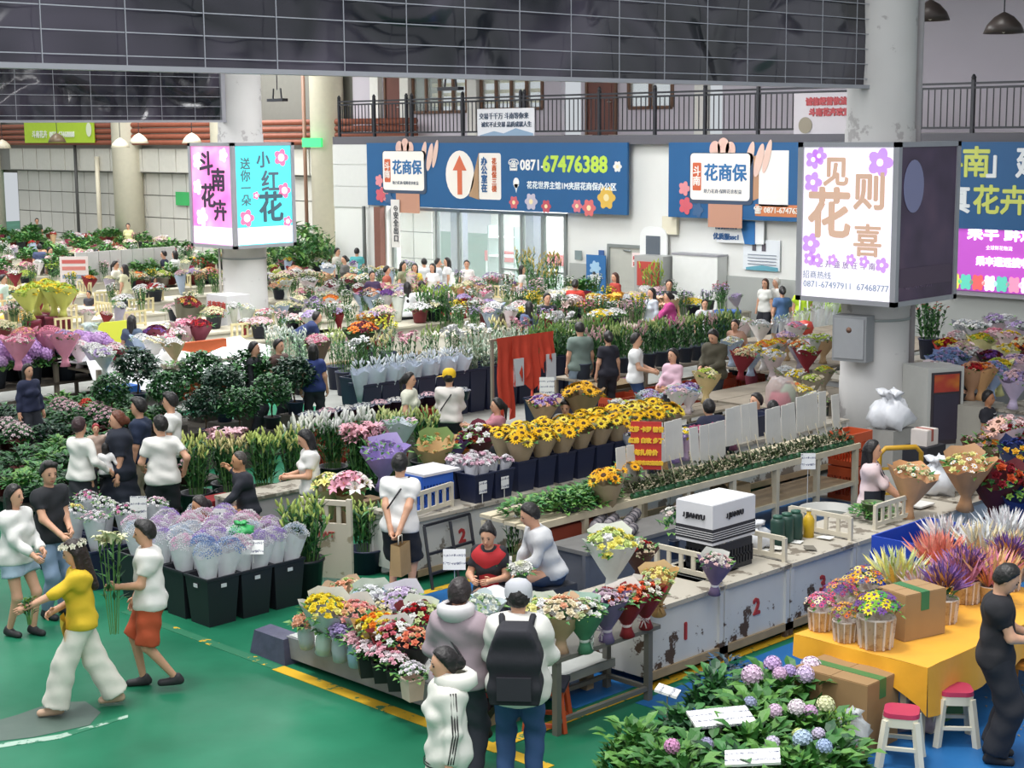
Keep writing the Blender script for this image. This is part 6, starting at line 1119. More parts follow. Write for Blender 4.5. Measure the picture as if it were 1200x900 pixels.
bag('green plastic bag on the flower buckets near the seated man', at(283, 627, .85), .7, '#3fae62', .9, hgt=.6); card('white handwritten card over the pink film sleeves', at(297, 660, .62), .24, .16, -.5, None, .18); card('white handwritten card held up near the seated old woman', at(258, 622, .7), .14, .2, 0, None, .16); card('white handwritten card between the pink lily bunch and white shirt', at(163, 612, .7), .2, .28, -.1, None, .18)
carton('wooden stand under the green plastic bag', (10.95, 15.2, 0), .4, .4, .82, '#6a5a4a', None, name='wooden_stand')
# lilies
LG = 'upright lily buckets'
def lilies(label, p, n=15, h=.85, R=.13, hx='#b9c47a', s=1.0, near=False, mat=None, w=.46, bh=.42, kind='bud', hr=.05, tips=3, z0=.12, leafmats=None, seed=0, lw=.032):
    q = Vector((p[0], p[1], p[2] if len(p) > 2 else 0)); bucket('bucket holding '+label, q, 'rd', w, bh, mat or NAVYP, 0, LG)
    stem_bunch(label, q+Vector((0, 0, z0)), n if near else n+8, h, R, kind, hx, .18, lw*1.5, s, 'lily bunches in buckets', leafmats, tips, hr, near, 'lilies', 'lily_bunch', 1.7, seed, 9)
lilies('tall pale green lily buds by the wooden gate panel', (11.2, 14.62), 22, .85, .15, '#aebf68', 1.15, True, BLACKP, .44, .45, seed=1, hr=.055)
lilies('pale green lily buds in a navy bucket behind the platform', (12.35, 14.9), 18, .72, .14, '#b3c670', 1.0, True, NAVYP, .46, .3, seed=2, hr=.052)
wg_ = thing('gate_panel', 'scuffed cream wooden panel with open slats beside the lily bucket', 'panel', (11.75, 14.9, 0), math.radians(-62)); WP = worn('scuffed_cream_wood', '#cdc4b2', '#a3977f', .42, 3)
MB().box(-.3, .3, -.02, .02, .05, .72).build('board', WP, wg_)
for x in (-.3, .3): MB().box(x-.03, x+.03, -.03, .03, 0, 1.02).build('post', WP, wg_)
MB().box(-.3, .3, -.025, .025, .94, 1.0).build('top_rail', WP, wg_)
for k in range(3): MB().box(-.18+k*.16, -.13+k*.16, -.015, .015, .72, .95).build('slat', WP, wg_)
f = put('red_mark', text_mesh('TWT', .1, M('#b05a50'), .003), wg_); f.matrix_local = Matrix.Translation((0, -.022, .58))@R_V

for k, (px, py, hx) in enumerate(((640, 604, '#49732f'), (655, 590, '#3c6a34'), (680, 585, '#55803c'), (675, 600, '#3f6b38'))): mound('%s heap of cut rose leaves at the left end of the rose rack' % ['first', 'second', 'third', 'fourth'][k], Vector((13.1+k*.42, 12.9, .9)), 1.15, '#5a6a44', None, R=.26, rise=.14, seed=k, nleaf=170, z=.06, name='greens_bundle', cat='foliage', potmesh=round_pot(.1, .12, .06))
# ================================================ people in the foreground
def hand_of(o, P, s): return Vector(o.location)+Matrix.Rotation(o.rotation_euler[2], 3, 'Z')@(P['hands'][s]*o.scale[0])
def strap(o, P, hexc='#26262a', side=1):
    T = P['T']; a = T(.11*side, 0, .55); b = T(-.17*side, 0, .05); o1 = MB().tube([a, T(.05*side, .155, .4), T(-.08*side, .15, .2), b, T(-.1*side, -.15, .2), T(.04*side, -.15, .4), a], .011, 5).build('bag_strap', M(hexc, .6), o); return o1
o, P = person('woman in yellow top and wide white trousers walking left with a flower crown', at(100, 832, 0), face(285), 1.63, True, lh=(-.22, .48, 1.14), rh=(.05, .22, 1.02), lf=(-.09, .28, .08), rf=(.09, -.3, .1), top=('tee', 1.25, -.05, .024), tc='#d9b62a', bot=WIDE, bc='#e4e0d4', shoes='#c9a88e', hair='long', hc='#2a1c18', lod=0, turn=8, nod=12)
for k in range(11):
    a = 2*math.pi*k/11; q = P['HL'](.105*math.sin(a), .12*math.cos(a)-.01, .085+.03*math.cos(a)*0); f = put('crown_flower', head_mesh('rose'), o, mats=[PET('#efe8d4'), PET('#efe8d4')]); f.matrix_local = orient(q, (math.sin(a), math.cos(a), .6), 0, .035)
m = MB(); V = []; F = []
for i in range(7):
    for j in range(4): V.append((-.17+.11*j, .185+.02*math.sin(i+j)-.02*abs(j-1.5), .95-.06*i-.05*j*(i/6)))
for i in range(6):
    for j in range(3): F.append((i*4+j, i*4+j+1, (i+1)*4+j+1, (i+1)*4+j))
m.add(V, F, 0, True).build('knotted_shirt_tail', M('#d9b62a', .85, .08, 8), o)
stem_bunch('small bunch of green flowers held by the woman in yellow', hand_of(o, P, -1)-Vector((0, 0, .17)), 6, .25, .03, 'puff', '#7a9a3c', .08, .03, 1, None, None, 2, .02)
o, P = person('man in white tee and rust orange shorts walking left', at(180, 806, 0), face(280), 1.66, lh=(-.1, .3, 1.08), rh=(.26, .16, .84), lf=(-.1, -.22, .13), rf=(.1, .1, .08), tc='#e3e1dc', bot=SHORTS, bc='#b8502f', shoes='#2b2a2e', hair='swept', lod=0, turn=-5, nod=5, fat=1.12, skin='#c99a7c')
stem_bunch('tall white lilies in paper carried by the man in rust shorts', hand_of(o, P, -1)*Vector((1, 1, 0))+(hand_of(o, P, -1)-Vector(o.location))*Vector((.16, .16, 0))+Vector((0, 0, .6)), 7, 1.0, .07, 'lily', '#dfe0b8', .14, .035, 1, None, None, 1, .1, True, nl=6)
o, P = person('young woman with long black hair, white jacket and denim shorts', at(25, 744, 0), face(60), 1.64, True, lh=(-.1, .28, 1.0), rh=(.08, .32, .98), lf=(-.09, .1, .08), rf=(.09, -.08, .08), top=('long', 2.0, -.06, .034), tc='#dfdeda', bot=('pants', .45, .024, .03), bc='#9fb4c6', shoes='#2a2a2c', hair='long', hc='#171415', lod=0, turn=-10)
o, P = person('young man in black tee and blue jeans beside the aisle', at(65, 722, 0), face(55), 1.76, lh=(-.04, .26, 1.0), rh=(.14, .32, .98), tc='#25272c', bot=JEANS, bc='#7d93ad', shoes='#23252a', hair='swept', lod=0, turn=15, nod=8)
o, P = person('woman in white blouse seen from behind carrying a small child', stand(92, 490, 1.66), face(150), 1.66, True, lh=(-.05, .3, 1.0), rh=(.3, .2, .98), top=LONG, tc='#e2e0da', bot=('skirt', .35, .02, .2), bc='#20242a', hair='short', hc='#3a2226', lod=0)
o, P = person('small child in white carried on the arm of the woman in white', stand(92, 490, 1.66)+Vector((.3, -.12, .72)), face(200), .82, True, .3, lh=(-.25, .2, .55), rh=(.25, .2, .55), lf=(-.1, .3, .2), rf=(.1, .3, .2), top=LONG, tc='#e6e6e6', bot=PANTS, bc='#26272c', hair='bob', lod=1)
o, P = person('woman with reddish hair in a loose navy dress looking left', stand(138, 484, 1.66), face(285), 1.68, True, rh=(.22, .15, .85), top=('tee', .95, -.12, .045), tc='#1f2533', bot=('skirt', .3, .04, .2), bc='#1f2533', hair='lowbun', hc='#6b3a26', lod=0, fat=1.2)
o, P = person('tall man in navy shirt and beige trousers looking left', stand(163, 467, 1.76), face(265), 1.76, rh=(.2, .3, 1.0), top=('tee', .9, -.04, .026), tc='#1f2c46', bot=PANTS, bc='#b3a590', hair='swept', lod=0)
o, P = person('man in white tee and black shorts seen from behind, hand on hip', stand(188, 488, 1.72), face(200), 1.72, rh=(.28, .02, .98), lh=(-.22, .25, 1.0), tc='#e4e2dc', bot=SHORTS, bc='#23262c', hair='short', lod=0, fat=1.1, turn=-35)
o, P = person('young man in white tee standing behind the navy shirts', stand(200, 461, 1.74), face(270), 1.74, tc='#e6e6e2', bc='#3a3c44', hair='swept', lod=1)
o, P = person('toddler with red hat held between the shoppers on the left', stand(112, 497, .95, .55), face(20), .95, top=LONG, tc='#b9a294', bot=PANTS, bc='#4a4a52', hair='short', hc='#a8323a', lod=1)
carton('wooden crate under the toddler with red hat', Vector((stand(112, 497, .95, .55).x, stand(112, 497, .95, .55).y, 0)), .5, .4, .54, '#4c4238', None)
o, P = person('old woman in red apron squatting behind the flower buckets', stand(247, 572, 1.12), face(330), 1.55, True, .3, 20, 30, 10, lh=(-.15, .4, .62), rh=(.15, .42, .6), top=('tee', 1.3, -.05, .03), tc='#a83238', bot=PANTS, bc='#5a2a30', hair='lowbun', hc='#2a2424', lod=0, skin='#c4946f')
o, P = person('bald man in dark jacket seated behind the buckets, hand at his mouth', stand(289, 532, 1.25), face(290), 1.68, False, .42, 8, 0, 5, lh=(-.12, .42, .55), rh=(.06, .2, 1.06), top=LONG, tc='#2a2c36', bot=PANTS, bc='#26282e', hair='buzz', hc='#4a4440', lod=0, skin='#c4906a')
o, P = person('woman in white tee with bobbed hair looking at her hands', stand(362, 503, 1.62), face(285), 1.62, True, lh=(-.06, .27, 1.08), rh=(.06, .3, 1.08), tc='#e2e0dc', bot=PANTS, bc='#1f2024', hair='bob', hc='#171516', lod=0, nod=20)
o, P = person('man in white tee and striped black shorts seen from behind with hands clasped', stand(467, 533, 1.72), face(165), 1.72, lh=(-.03, -.22, .82), rh=(.06, -.24, .84), tc='#e4e2e0', bot=SHORTS, bc='#22242c', shoes='#6a6a66', hair='short', lod=0, lean=4, fat=1.08)
strap(o, P)
for s in (0, .025, .05): MB().tube([P['T'](.14, -.06+s, -.03), P['knee'][1]+Vector((.085, -.02+s, .12))], .006, 4).build('side_stripe', M('#e0e0e0', .7, 0), o)
hb = thing('paper_bag', 'brown paper bag held behind the back of the man in striped shorts', 'bag', Vector(o.location)+Vector((-.19, -.22, .42)), .4); MB().add([(-.13, -.07, 0), (.13, -.07, 0), (.13, .07, 0), (-.13, .07, 0), (-.12, -.05, .34), (.12, -.06, .36), (.12, .05, .34), (-.12, .06, .36)], [(3, 2, 1, 0), (0, 1, 5, 4), (1, 2, 6, 5), (2, 3, 7, 6), (3, 0, 4, 7)]).build('bag_body', M('#ab8d63', .8, .12, 6, .3), hb); MB().tube([(-.05, 0, .34), (-.04, 0, .44), (.04, 0, .44), (.05, 0, .34)], .008, 5).build('handle', M('#d8d4c8'), hb)
o, P = person('woman in red vest seated and holding white roses', stand(576, 606, 1.28), face(345), 1.62, True, .42, 12, 0, 18, lh=(-.1, .36, .72), rh=(.12, .36, .72), top=('tee', .6, -.02, .022), tc='#26262c', bot=PANTS, bc='#3a3a44', hair='bun', hc='#191617', lod=0)
fv_ = MB(); V, F = surfnet(lambda Q: np.maximum(np.maximum(smin([cap(Q, P['T'](-.08, 0, .42), P['T'](.08, 0, .42), .135, .135), cap(Q, P['T'](0, .01, .02), P['T'](0, .01, .4), .14, .15)], .03), .1-np.linalg.norm(Q-np.asarray(P['neck']+Vector((0, .04, .03)), np.float32), axis=1)), np.asarray(P['hip'].z-.02)-Q[:, 2]), np.array(P['T'](0, 0, .2))-.34, np.array(P['T'](0, 0, .2))+.42, .022); fv_.add(V, F, 0, True).build('red_vest', M('#b3262c', .8, .08, 8, .15), o)
carton('low grey seat box under the woman in red vest', Vector((o.location.x, o.location.y, 0)), .38, .38, .4, '#5a5c64', None, name='seat_box')
o, P = person('man in light grey sweatshirt and jeans seated working on flowers', stand(646, 588, 1.32), face(285), 1.76, False, .42, 20, 0, 20, lh=(-.1, .45, .62), rh=(.16, .42, .38), top=LONG, tc='#c9cacc', bot=JEANS, bc='#2e3c55', hair='short', lod=0, fat=1.05)
carton('low dark seat box under the man in grey sweatshirt', Vector((o.location.x, o.location.y, 0)), .4, .4, .4, '#3c3e46', None, name='seat_box')
o, P = person('man in mauve grey hooded jacket seen from behind at the platform', stand(537, 680, 1.74), face(160), 1.74, lh=(-.22, .2, .95), rh=(.2, .25, .95), top=HOOD, tc='#a3929a', bot=PANTS, bc='#3c3c46', hair='short', hc='#2a2122', lod=0, fat=1.12, nod=10)
strap(o, P, '#3a3238', -1)
hd_ = MB().lathe([(.1, 0), (.15, .05), (.15, .11), (.1, .14), (.085, .12)], 16, mat=Matrix.Translation(P['T'](0, -.06, .5)), cap=False).build('pale_hood', M('#c9c6c8', .85, .05), o)
o, P = person('woman in white track jacket with dark side stripes in the front', stand(523, 760, 1.62), face(285), 1.62, True, top=('hood', 2.0, -.12, .034), tc='#dfddd5', bot=PANTS, bc='#d9d5ca', hair='lowbun', hc='#1c1718', lod=0, fat=1.06, nod=5)
for s in (-1, 1):
    for d in (-.02, 0, .02): MB().tube([P['sh'][s]+Vector((s*.066, d, .04)), P['elbow'][s]+Vector((s*.066, d, 0)), P['hands'][s]+Vector((s*.05, d, .03))], .006, 4).build('sleeve_stripe', M('#2c2a2c', .7, 0), o)
MB().lathe([(.11, 0), (.17, .05), (.165, .12), (.11, .16), (.09, .13)], 16, mat=Matrix.Translation(P['T'](0, -.07, .47)), cap=False).build('hood', M('#e0ded6', .85, .05), o)
for z in (-.1, -.075): MB().lathe([(.185, 0), (.19, .006), (.185, .012)], 24, mat=Matrix.Translation(P['T'](0, 0, z)), cap=False).build('hem_stripe', M('#2c2a2c', .7, 0), o)
cl_ = thing('hair_clip', 'dark claw clip in the hair of the woman in track jacket', 'hair clip', (0, 0, 0)); bpy.data.objects.remove(cl_); THINGS.pop()
o, P = person('man in white shirt and light cap with a black backpack, seen from behind', stand(607, 684, 1.76), face(175), 1.76, lh=(-.18, .3, 1.0), rh=(.2, .3, 1.0), top=('long', 2.0, -.14, .045), tc='#dcdad4', bot=JEANS, bc='#33517c', hair='short', hc='#1d1a1a', lod=0, fat=1.12, nod=10)
CP = MB().lathe([(.105, -.03), (.11, .02), (.1, .075), (.06, .11), (0, .12)], 20, cap=False); CP.add([(-.08, .08, -.01), (.08, .08, -.01), (.06, .19, -.03), (-.06, .19, -.03), (0, .2, -.025)], [(0, 1, 2, 4, 3)]); cc = CP.build('cap', M('#b9bac0', .8, .06), o); cc.matrix_local = Matrix.Translation(P['HL'](0, -.005, .04))@P['Rm'].to_4x4()
bp = MB(); V, F = surfnet(lambda Q: np.maximum(np.abs(Q[:, 0])-.17+.3*np.maximum(Q[:, 2]-1.3, 0)*2, np.maximum(np.abs(Q[:, 1]+.3)-.1, np.abs(Q[:, 2]-1.16)-.27))-.03+.01*np.sin(Q[:, 2]*30), np.array((-.3, -.5, .8)), np.array((.3, -.1, 1.55)), .02)
bp.add(V, F, 0, True).build('backpack', M('#22222a', .8, .1, 9, .2), o)
for s in (-1, 1): MB().tube([(s*.1, -.2, 1.38), (s*.12, -.08, 1.47), (s*.13, .1, 1.4), (s*.14, .16, 1.2), (s*.17, -.05, 1.0)], .025, 6).build('backpack_strap', M('#22222a', .8), o)
MB().box(-.13, .13, -.45, -.43, .92, 1.1).build('backpack_pocket', M('#2a2a32', .8), o)
o, P = person('man in black tee and black trousers looking at his phone', at(1163, 890, 0), face(75), 1.72, lh=(-.04, .33, 1.08), rh=(.08, .33, 1.08), tc='#1c1c22', bot=('pants', 1.95, .03, .04), bc='#1f2129', shoes='#26262a', hair='short', lod=0, nod=25, fat=1.05)
ph = thing('mobile_phone', 'mobile phone held by the man in black', 'phone', (o.location.x, o.location.y, 0), o.rotation_euler[2]); f = MB().box(-.037, .037, -.006, .006, -.07, .07).build('case', M('#b8242c', .3, 0), ph); f.matrix_local = Matrix.Translation((.02, .42, 1.15))@Matrix.Rotation(.6, 4, 'X'); f2 = MB().box(-.033, .033, -.009, -.006, -.065, .065).build('screen', M('#3a4048', .1, 0), ph); f2.matrix_local = f.matrix_local.copy()
o, P = person('woman in blush blouse and dark apron holding a kraft bouquet', stand(1022, 517, 1.62), face(75), 1.62, True, lh=(-.05, .4, .95), rh=(.12, .42, .95), top=('tee', 1.05, -.02, .022), tc='#d9c4c6', bot=PANTS, bc='#26303c', hair='long', hc='#191618', lod=0)
MB().tube([P['T'](-.1, .06, .52), P['T'](-.1, .15, .35), P['T'](-.12, .16, .1)], .02, 5).tube([P['T'](.1, .06, .52), P['T'](.1, .15, .35), P['T'](.12, .16, .1)], .02, 5).build('apron_strap', M('#2a2a34'), o)
V = []; F = []
for i in range(7):
    for j in range(6): a = math.radians(-75+30*i); V.append((.205*math.sin(a), .2*math.cos(a)-.02, .45+.13*j))
for i in range(6):
    for j in range(5): F.append((i*6+j, (i+1)*6+j, (i+1)*6+j+1, i*6+j+1))
MB().add(V, F, 0, True).build('apron', M('#262a36', .85, .06), o)
q = Vector(o.location); bouquet('large kraft paper bouquet held by the woman in the apron', at(1064, 553, 1.35)-Vector((0, 0, .55)), [('rose', '#e6dcb4', 8), ('daisy', '#f0ead8', 6)], '#c99a72', 'cone', 1.3, '#d8a070', None, True, True, (-.1, .1), None, .03)
# ================================================ middle of the hall
COLS = {'white': '#ece9e6', 'pale pink': '#e8c6cc', 'pink': '#dd8fa6', 'magenta': '#b83a78', 'red': '#b3262e', 'yellow': '#efcf3a', 'orange': '#e4883a', 'lilac': '#bda9d2', 'purple': '#7a4c98', 'cream': '#eee0bc', 'blue': '#8fa6d0', 'lime': '#b9cc5a', 'peach': '#eab595', 'wine': '#6a1c30', 'grey': '#c9ccd0'}
PAPER = ['#d8d4d4', '#c9a880', '#e0d0d4', '#b7b0c4', '#cfd4cc', '#8a2430', '#a9b9d0', '#e6e2e0']
BK = 0
def fb(where, px, py, zb, cols, s=1.3, kind='cone', paper=None, ribbon=None, hr=.04, n=26, head='puff', group=None, hz=.44, tilt=None, alpha=1.0, sheet=None, box=None, rows=False):
    global BK; BK += 1; names = ' and '.join(dict.fromkeys(cols[:2])); s *= .74; n = int(n*1.5); hr *= .8; paper = paper or PAPER[BK % len(PAPER)]
    q = dome_at(px, py, zb, s, hz)
    if box: q.x = min(max(q.x, box[0]), box[1]); q.y = min(max(q.y, box[2]), box[3])
    if rows: v0 = min((24.6, 26.6, 28.8, 31.2, 33.4, 35.8, 38.4, 41.5, 45), key=lambda v: abs(v+.3-q.y)); q.y = min(max(q.y, v0), v0+.6); q.z = .81
    return bouquet('%s bouquet %s' % (names, where), q, [(head, COLS[c], max(3, n//len(cols))) for c in cols], paper, kind, s, sheet, ribbon, True, False, tilt or (random.uniform(-.15, .05), random.uniform(-.15, .05)), group, hr, alpha=alpha)
WOODT = M('#8f8576', .8, .15, 4)
def bench(label, u0, u1, v0, v1, h=.75, mat=None):
    t = thing('wooden_bench', label, 'bench', (u0, v0, 0)); L, W = u1-u0, v1-v0; k = max(2, int(L/1.3)); mat = mat or WOODT
    for j in range(3): MB().box(0, L, W*j/3+.01, W*(j+1)/3-.01, h-.04, h).build('plank', mat, t)
    for i in range(k+1):
        for y in (.04, W-.06): MB().box((L-.06)*i/k, (L-.06)*i/k+.06, y-.03, y+.03, 0, h-.04).build('leg', mat, t)
    for y in (.04, W-.06): MB().box(0, L, y-.02, y+.02, .2, .25).build('stretcher', mat, t)
    return t
# bouquets behind the white boards
for px, py, cs, pp in ((765, 520, ['white', 'peach'], '#2b2f4c'), (778, 515, ['cream', 'pink'], '#d9b98a'), (792, 508, ['lilac', 'yellow'], '#9a86c4'), (803, 505, ['yellow', 'white'], '#c9b4dc'), (818, 503, ['magenta', 'pink'], '#8a2c50'), (832, 502, ['pink', 'red'], '#b05a78'), (846, 500, ['pale pink', 'magenta'], '#8a3c60'), (860, 494, ['pink', 'peach'], '#7a4a6a'), (741, 503, ['white', 'lilac'], '#c9ccd8'), (754, 503, ['white', 'grey'], '#d0d4dc')): fb('in a dark bucket behind the white boards', px, py, .95, cs, 1.2, paper=pp, hr=.045)
for k in range(9): bucket('dark bucket of wrapped bouquets behind the white boards', (17.35+k*.42, 14.3, .8), 'sq', .36, .32, NAVYP, 0, 'buckets behind the white boards')
bench('long weathered bench of wrapped bouquets with white cards', 16.6, 21.6, 16.2, 16.95)
for px, py, cs, s in ((722, 470, ['white', 'cream'], 1.0), (736, 472, ['white', 'lime'], 1.0), (755, 462, ['peach', 'orange'], 1.2), (776, 462, ['grey', 'lilac'], 1.4), (793, 455, ['pale pink', 'lilac'], 1.3), (808, 452, ['lilac', 'purple'], 1.3), (829, 436, ['lime', 'cream'], 1.6), (846, 462, ['grey', 'blue'], 1.2)): fb('on the weathered bench', px, py, .76, cs, s, box=(16.8, 21.4, 16.35, 16.8), paper='#cfb884' if 'lime' in cs else None, hr=.045)
for px, py in ((745, 480), (789, 462), (806, 460)): card('white handwritten card on the weathered bench', at(px, py+12, .78), .2, .22, -.05, None, .22)
fb('of statice beside the white card in the middle', 634, 468, .72, ['purple', 'lilac', 'peach'], 1.7, 'cone', '#b59a7c', n=48); fb('of statice right of the white card in the middle', 652, 466, .72, ['purple', 'grey'], 1.5, 'cone', '#8a7a8c', n=40); card('white handwritten card between the purple statice bouquets', at(641, 478, .9)*Vector((1, 1, 0))+Vector((0, 0, .3)), .24, .4, -.1, None, .9)
bouquet('sunflower bouquet in kraft behind the woman at the sunflowers', dome_at(683, 456, .75, 1.5), [('sunflower', '#ecb02a', 9)], '#8a7252', 'cone', 1.5, None, None, True, True, (0, 0), None, .05)
for px, py in ((634, 490), (652, 488), (683, 480)): bucket('navy bucket under the purple and yellow bouquets', at(px, py, .35)*Vector((1, 1, 0)), 'sq', .42, .72, NAVYP, 0, 'navy buckets in the middle')
# hanging red cloths
rc_ = thing('hanging_cloths', 'bright red cloths hanging over a rail in front of the dark buckets', 'cloths', (20.15, 20.6, 0)); MB().bar((-.1, 0, 1.62), (1.5, 0, 1.62), .04).build('rail', WOODT, rc_)
for x in (-.05, 1.45): MB().bar((x, 0, 0), (x, 0, 1.62), .05).build('post', WOODT, rc_)
for k in range(4):
    V = []; F = []; x0 = .0+k*.36; L = (1.4, .8, 1.05, .62)[k]
    for i in range(9):
        for j in range(9): t = j/8; V.append((x0+.4*i/8+.02*math.sin(j*1.1+k), -.07-.09*math.sin(i*1.6+k*2)*t-.03*t, 1.66-(L+.14*math.sin(i*1.1+k*2))*t))
    for i in range(8):
        for j in range(8): F.append((i*9+j, i*9+j+1, (i+1)*9+j+1, (i+1)*9+j))
    MB().add(V, F, 0, True).build('red_cloth', M('#cc432c', .8, .12, 5, .2), rc_)
for x in (.5, 1.35): MB().box(x-.12, x+.12, -.14, -.11, .75, 1.25).build('white_sheet', M('#cfd2d6', .6, .06), rc_)
# wall of dark buckets with lilies, eucalyptus and film sleeves
GW = 'dark buckets in the long middle row'
for k in range(16):
    u = 18.6+k*.44; bucket('tall navy bucket in the long row across the middle', (u, 22.35, 0), 'sq', .42, .85, NAVYP, 0, GW)
    if k < 6:
        for j in range(4): sleeve_bunch('grey white film sleeve in the middle row', (u+(j-1.5)*.11, 22.28+.14*(j % 2), .5), ['#dfe4ea', '#c9d2da'], 1.12, '#c8d0dc', .85, 'sleeve', False, 'grey film sleeves', ((j % 2)*.1-.1, (j-1)*.12), 'bud', .05, 4)
    elif k < 10: stem_bunch('silvery green leafy stems standing in the long middle row', (u, 22.35, .35), 18, 1.05, .13, 'bud', '#c9d4c4', .13, .055, 1, 'leafy stems in the middle row', [M('#8a9a7c'), M('#7f9a82', .6, .3, 8), M('#b4c2b0', .6, .2, 8)], 2, .045, False, 'leafy stems', 'leafy_bunch', 1.6, k % 3)
    else: stem_bunch('dark green lily buds standing in the long middle row', (u, 22.35, .35), 20, 1.05, .14, 'bud', '#7a9a52', .18, .055, 1, 'lily buds in the middle row', [STEM, LEAF_D, LEAF_A], 3, .05, False, 'lilies', 'lily_bunch', 1.6, k % 3)
for k in range(10):
    u = 19.2+k*.62; bucket('navy bucket in the second line behind the long middle row', (u, 23.3, 0), 'sq', .46, .8, NAVYP, 0, 'second line of navy buckets')
    hx, nm, kd = [('#e9ecec', 'white', 'puff'), ('#e4d9a0', 'cream', 'bud'), ('#d9a0b0', 'pink', 'lily'), ('#8aa05a', 'green', 'bud'), ('#e8e6ea', 'white', 'rose')][k % 5]
    stem_bunch('%s flowers on long stems behind the long middle row' % nm, (u, 23.3, .4), 12, 1.1, .14, kd, hx, .15, .04, 1, 'long stems behind the middle row', None, 2, .06, False, 'flowers', 'stem_bunch', 1.7, k % 3)
bag('clear bag of leaves hanging at the end of the film sleeves', (24.6, 22.0, .0), 2.0, '#b9c4c8', .6)
# lily row behind the shoppers, orange crates
for k in range(5): crate('orange red crate on the floor under the lily row', (22.6+k*.95, 19.75, 0), .8, .5, .42, '#b5482a', 0, 'orange crates under the lilies'); 
bench('weathered bench carrying the lily row', 22.1, 27.2, 20.1, 21.0, .7)
for k in range(13):
    u = 22.3+k*.38; bucket('grey bucket of lilies on the bench behind the shoppers', (u, 20.4, .7), 'rd', .3, .3, M('#3c4658', .5, .1), 0, 'lily buckets on the bench')
    stem_bunch('lily buds with long leaves on the bench behind the shoppers', (u, 20.4, .72), 15, .85, .11, 'bud', ['#8aa45a', '#c9a0a4', '#a9b878'][k % 3], .18, .055, 1, 'lilies on the bench', [STEM, LEAF_D, LEAF_A], 3, .055, False, 'lilies', 'lily_bunch', 1.8, k % 3)
for k, (px, py, hx, nm) in enumerate(((655, 362, '#eadfe2', 'white pink'), (668, 368, '#ead0cc', 'blush'), (705, 365, '#e6a83c', 'golden'), (720, 360, '#eab04c', 'amber'), (742, 372, '#c8a8c0', 'mauve'), (768, 368, '#ecc0a4', 'peach'), (630, 362, '#e8d060', 'yellow'), (672, 345, '#ead48a', 'pale yellow'))): bucket('dark vase of %s lilies in the middle back' % nm, at(px, py+26, .4)*Vector((1, 1, 0)), 'rd', .34, .75, NAVYP, 0, None); stem_bunch('open %s lilies in a dark vase in the middle back' % nm, at(px, py+26, .4)*Vector((1, 1, 0))+Vector((0, 0, .35)), 9, .95, .12, 'lily', hx, .15, .04, 1, None, None, 2, .11, False, 'lilies', 'lily_bunch', 1.9, k % 3)
bag('white cloth sack on the floor between the shoppers', at(716, 445, 0), 1.5, '#d6cfc2', 1.0, 'cloth_sack', 1.1); carton('long flat brown box on the grey floor', at(716, 462, .1), 1.3, .6, .22, '#8a7556', None); tag(MB().add([(-.3, -.2, 0), (.3, -.15, .02), (.25, .2, .1), (-.2, .2, .04), (0, 0, .16)], [(0, 1, 4), (1, 2, 4), (2, 3, 4), (3, 0, 4)]).build('pink_sheet', M('#c98ac4', .5, .1), None, at(722, 441, .33)+Vector((0, 0, -.1))), 'pink plastic sheet lying on the brown box', 'sheet')
carton('brown carton on the floor beside the orange crates', at(690, 445, 0), .5, .4, .4, '#8c6a46', None); crate('orange crate on the brown carton beside the man in grey green', at(690, 445, 0)+Vector((0, 0, .42)), .5, .4, .32, '#b5482a')
# ---------------- left: lilies, red crates, shrubs, green pots
for i, (u, v, hx, kd, nm) in enumerate(((12.35, 18.5, '#c4cc7a', 'bud', 'yellow green'), (12.75, 18.25, '#d4c890', 'bud', 'straw coloured'), (13.2, 18.1, '#b8c870', 'bud', 'fresh green'), (13.65, 18.0, '#c2c87c', 'bud', 'light green'), (13.0, 18.7, '#e0b8c0', 'lily', 'soft pink'), (14.3, 18.6, '#e8ecdc', 'bud', 'white'), (14.75, 18.5, '#eef0e4', 'bud', 'creamy white'), (15.2, 18.4, '#e9eee0', 'bud', 'pure white'), (15.6, 18.2, '#c8cf90', 'bud', 'pale olive'), (15.95, 17.8, '#b4c078', 'bud', 'dull green'), (14.5, 17.6, '#dfa8b4', 'lily', 'rose pink'), (15.0, 17.4, '#dcb8c8', 'lily', 'mauve pink'))): lilies('%s lily stems in the row behind the woman with bobbed hair' % nm, (u, v), 15, .95, .14, hx, 1.0, False, BLACKP, .44, .45, kd, .075 if nm in ('white', 'creamy white', 'pure white') else .06 if kd == 'bud' else .1, 2 if kd == 'lily' else 3, .2, None, i % 3)
counter('scuffed pale counter in front of the left lily row', 11.95, 13.9, 17.0, 17.5, .62, None, mat=M('#b9adb2', .7, .1)); carton('red plastic box under the left lily row', (12.2, 17.8, 0), .5, .35, .5, '#8a2428', None)
B('pink and white lilies in kraft paper beside the purple bouquet', 414, 562, .45, [('lily', '#e2a2b4', 6), ('lily', '#e8dcd8', 4)], '#b3926a', 1.3, 'kraft', hr=.05, group=None); B('pale yellow chrysanthemums beside the woman with bobbed hair', 384, 563, .5, [('lily', '#e6e08a', 8)], '#b9a87c', 1.1, 'kraft', hr=.045, group=None)
for k in range(3): carton('wooden box under the kraft lily bouquets', at(395+k*18, 605, .2)*Vector((1, 1, 0)), .35, .3, .44, '#7a6248', None)
lilies('tall dark lilies beside the kraft lily bouquet', at(445, 600, 0), 14, .95, .13, '#c08a9a', 1.0, False, BLACKP, .4, .45, 'bud', .05, 2, .15)
for i in range(5):
    for j in range(2): crate('red crate in the double stack behind the white lilies', (15.6+i*.62, 19.9, j*.4), .58, .42, .38, '#9c3428', 0, 'red crates behind the white lilies')
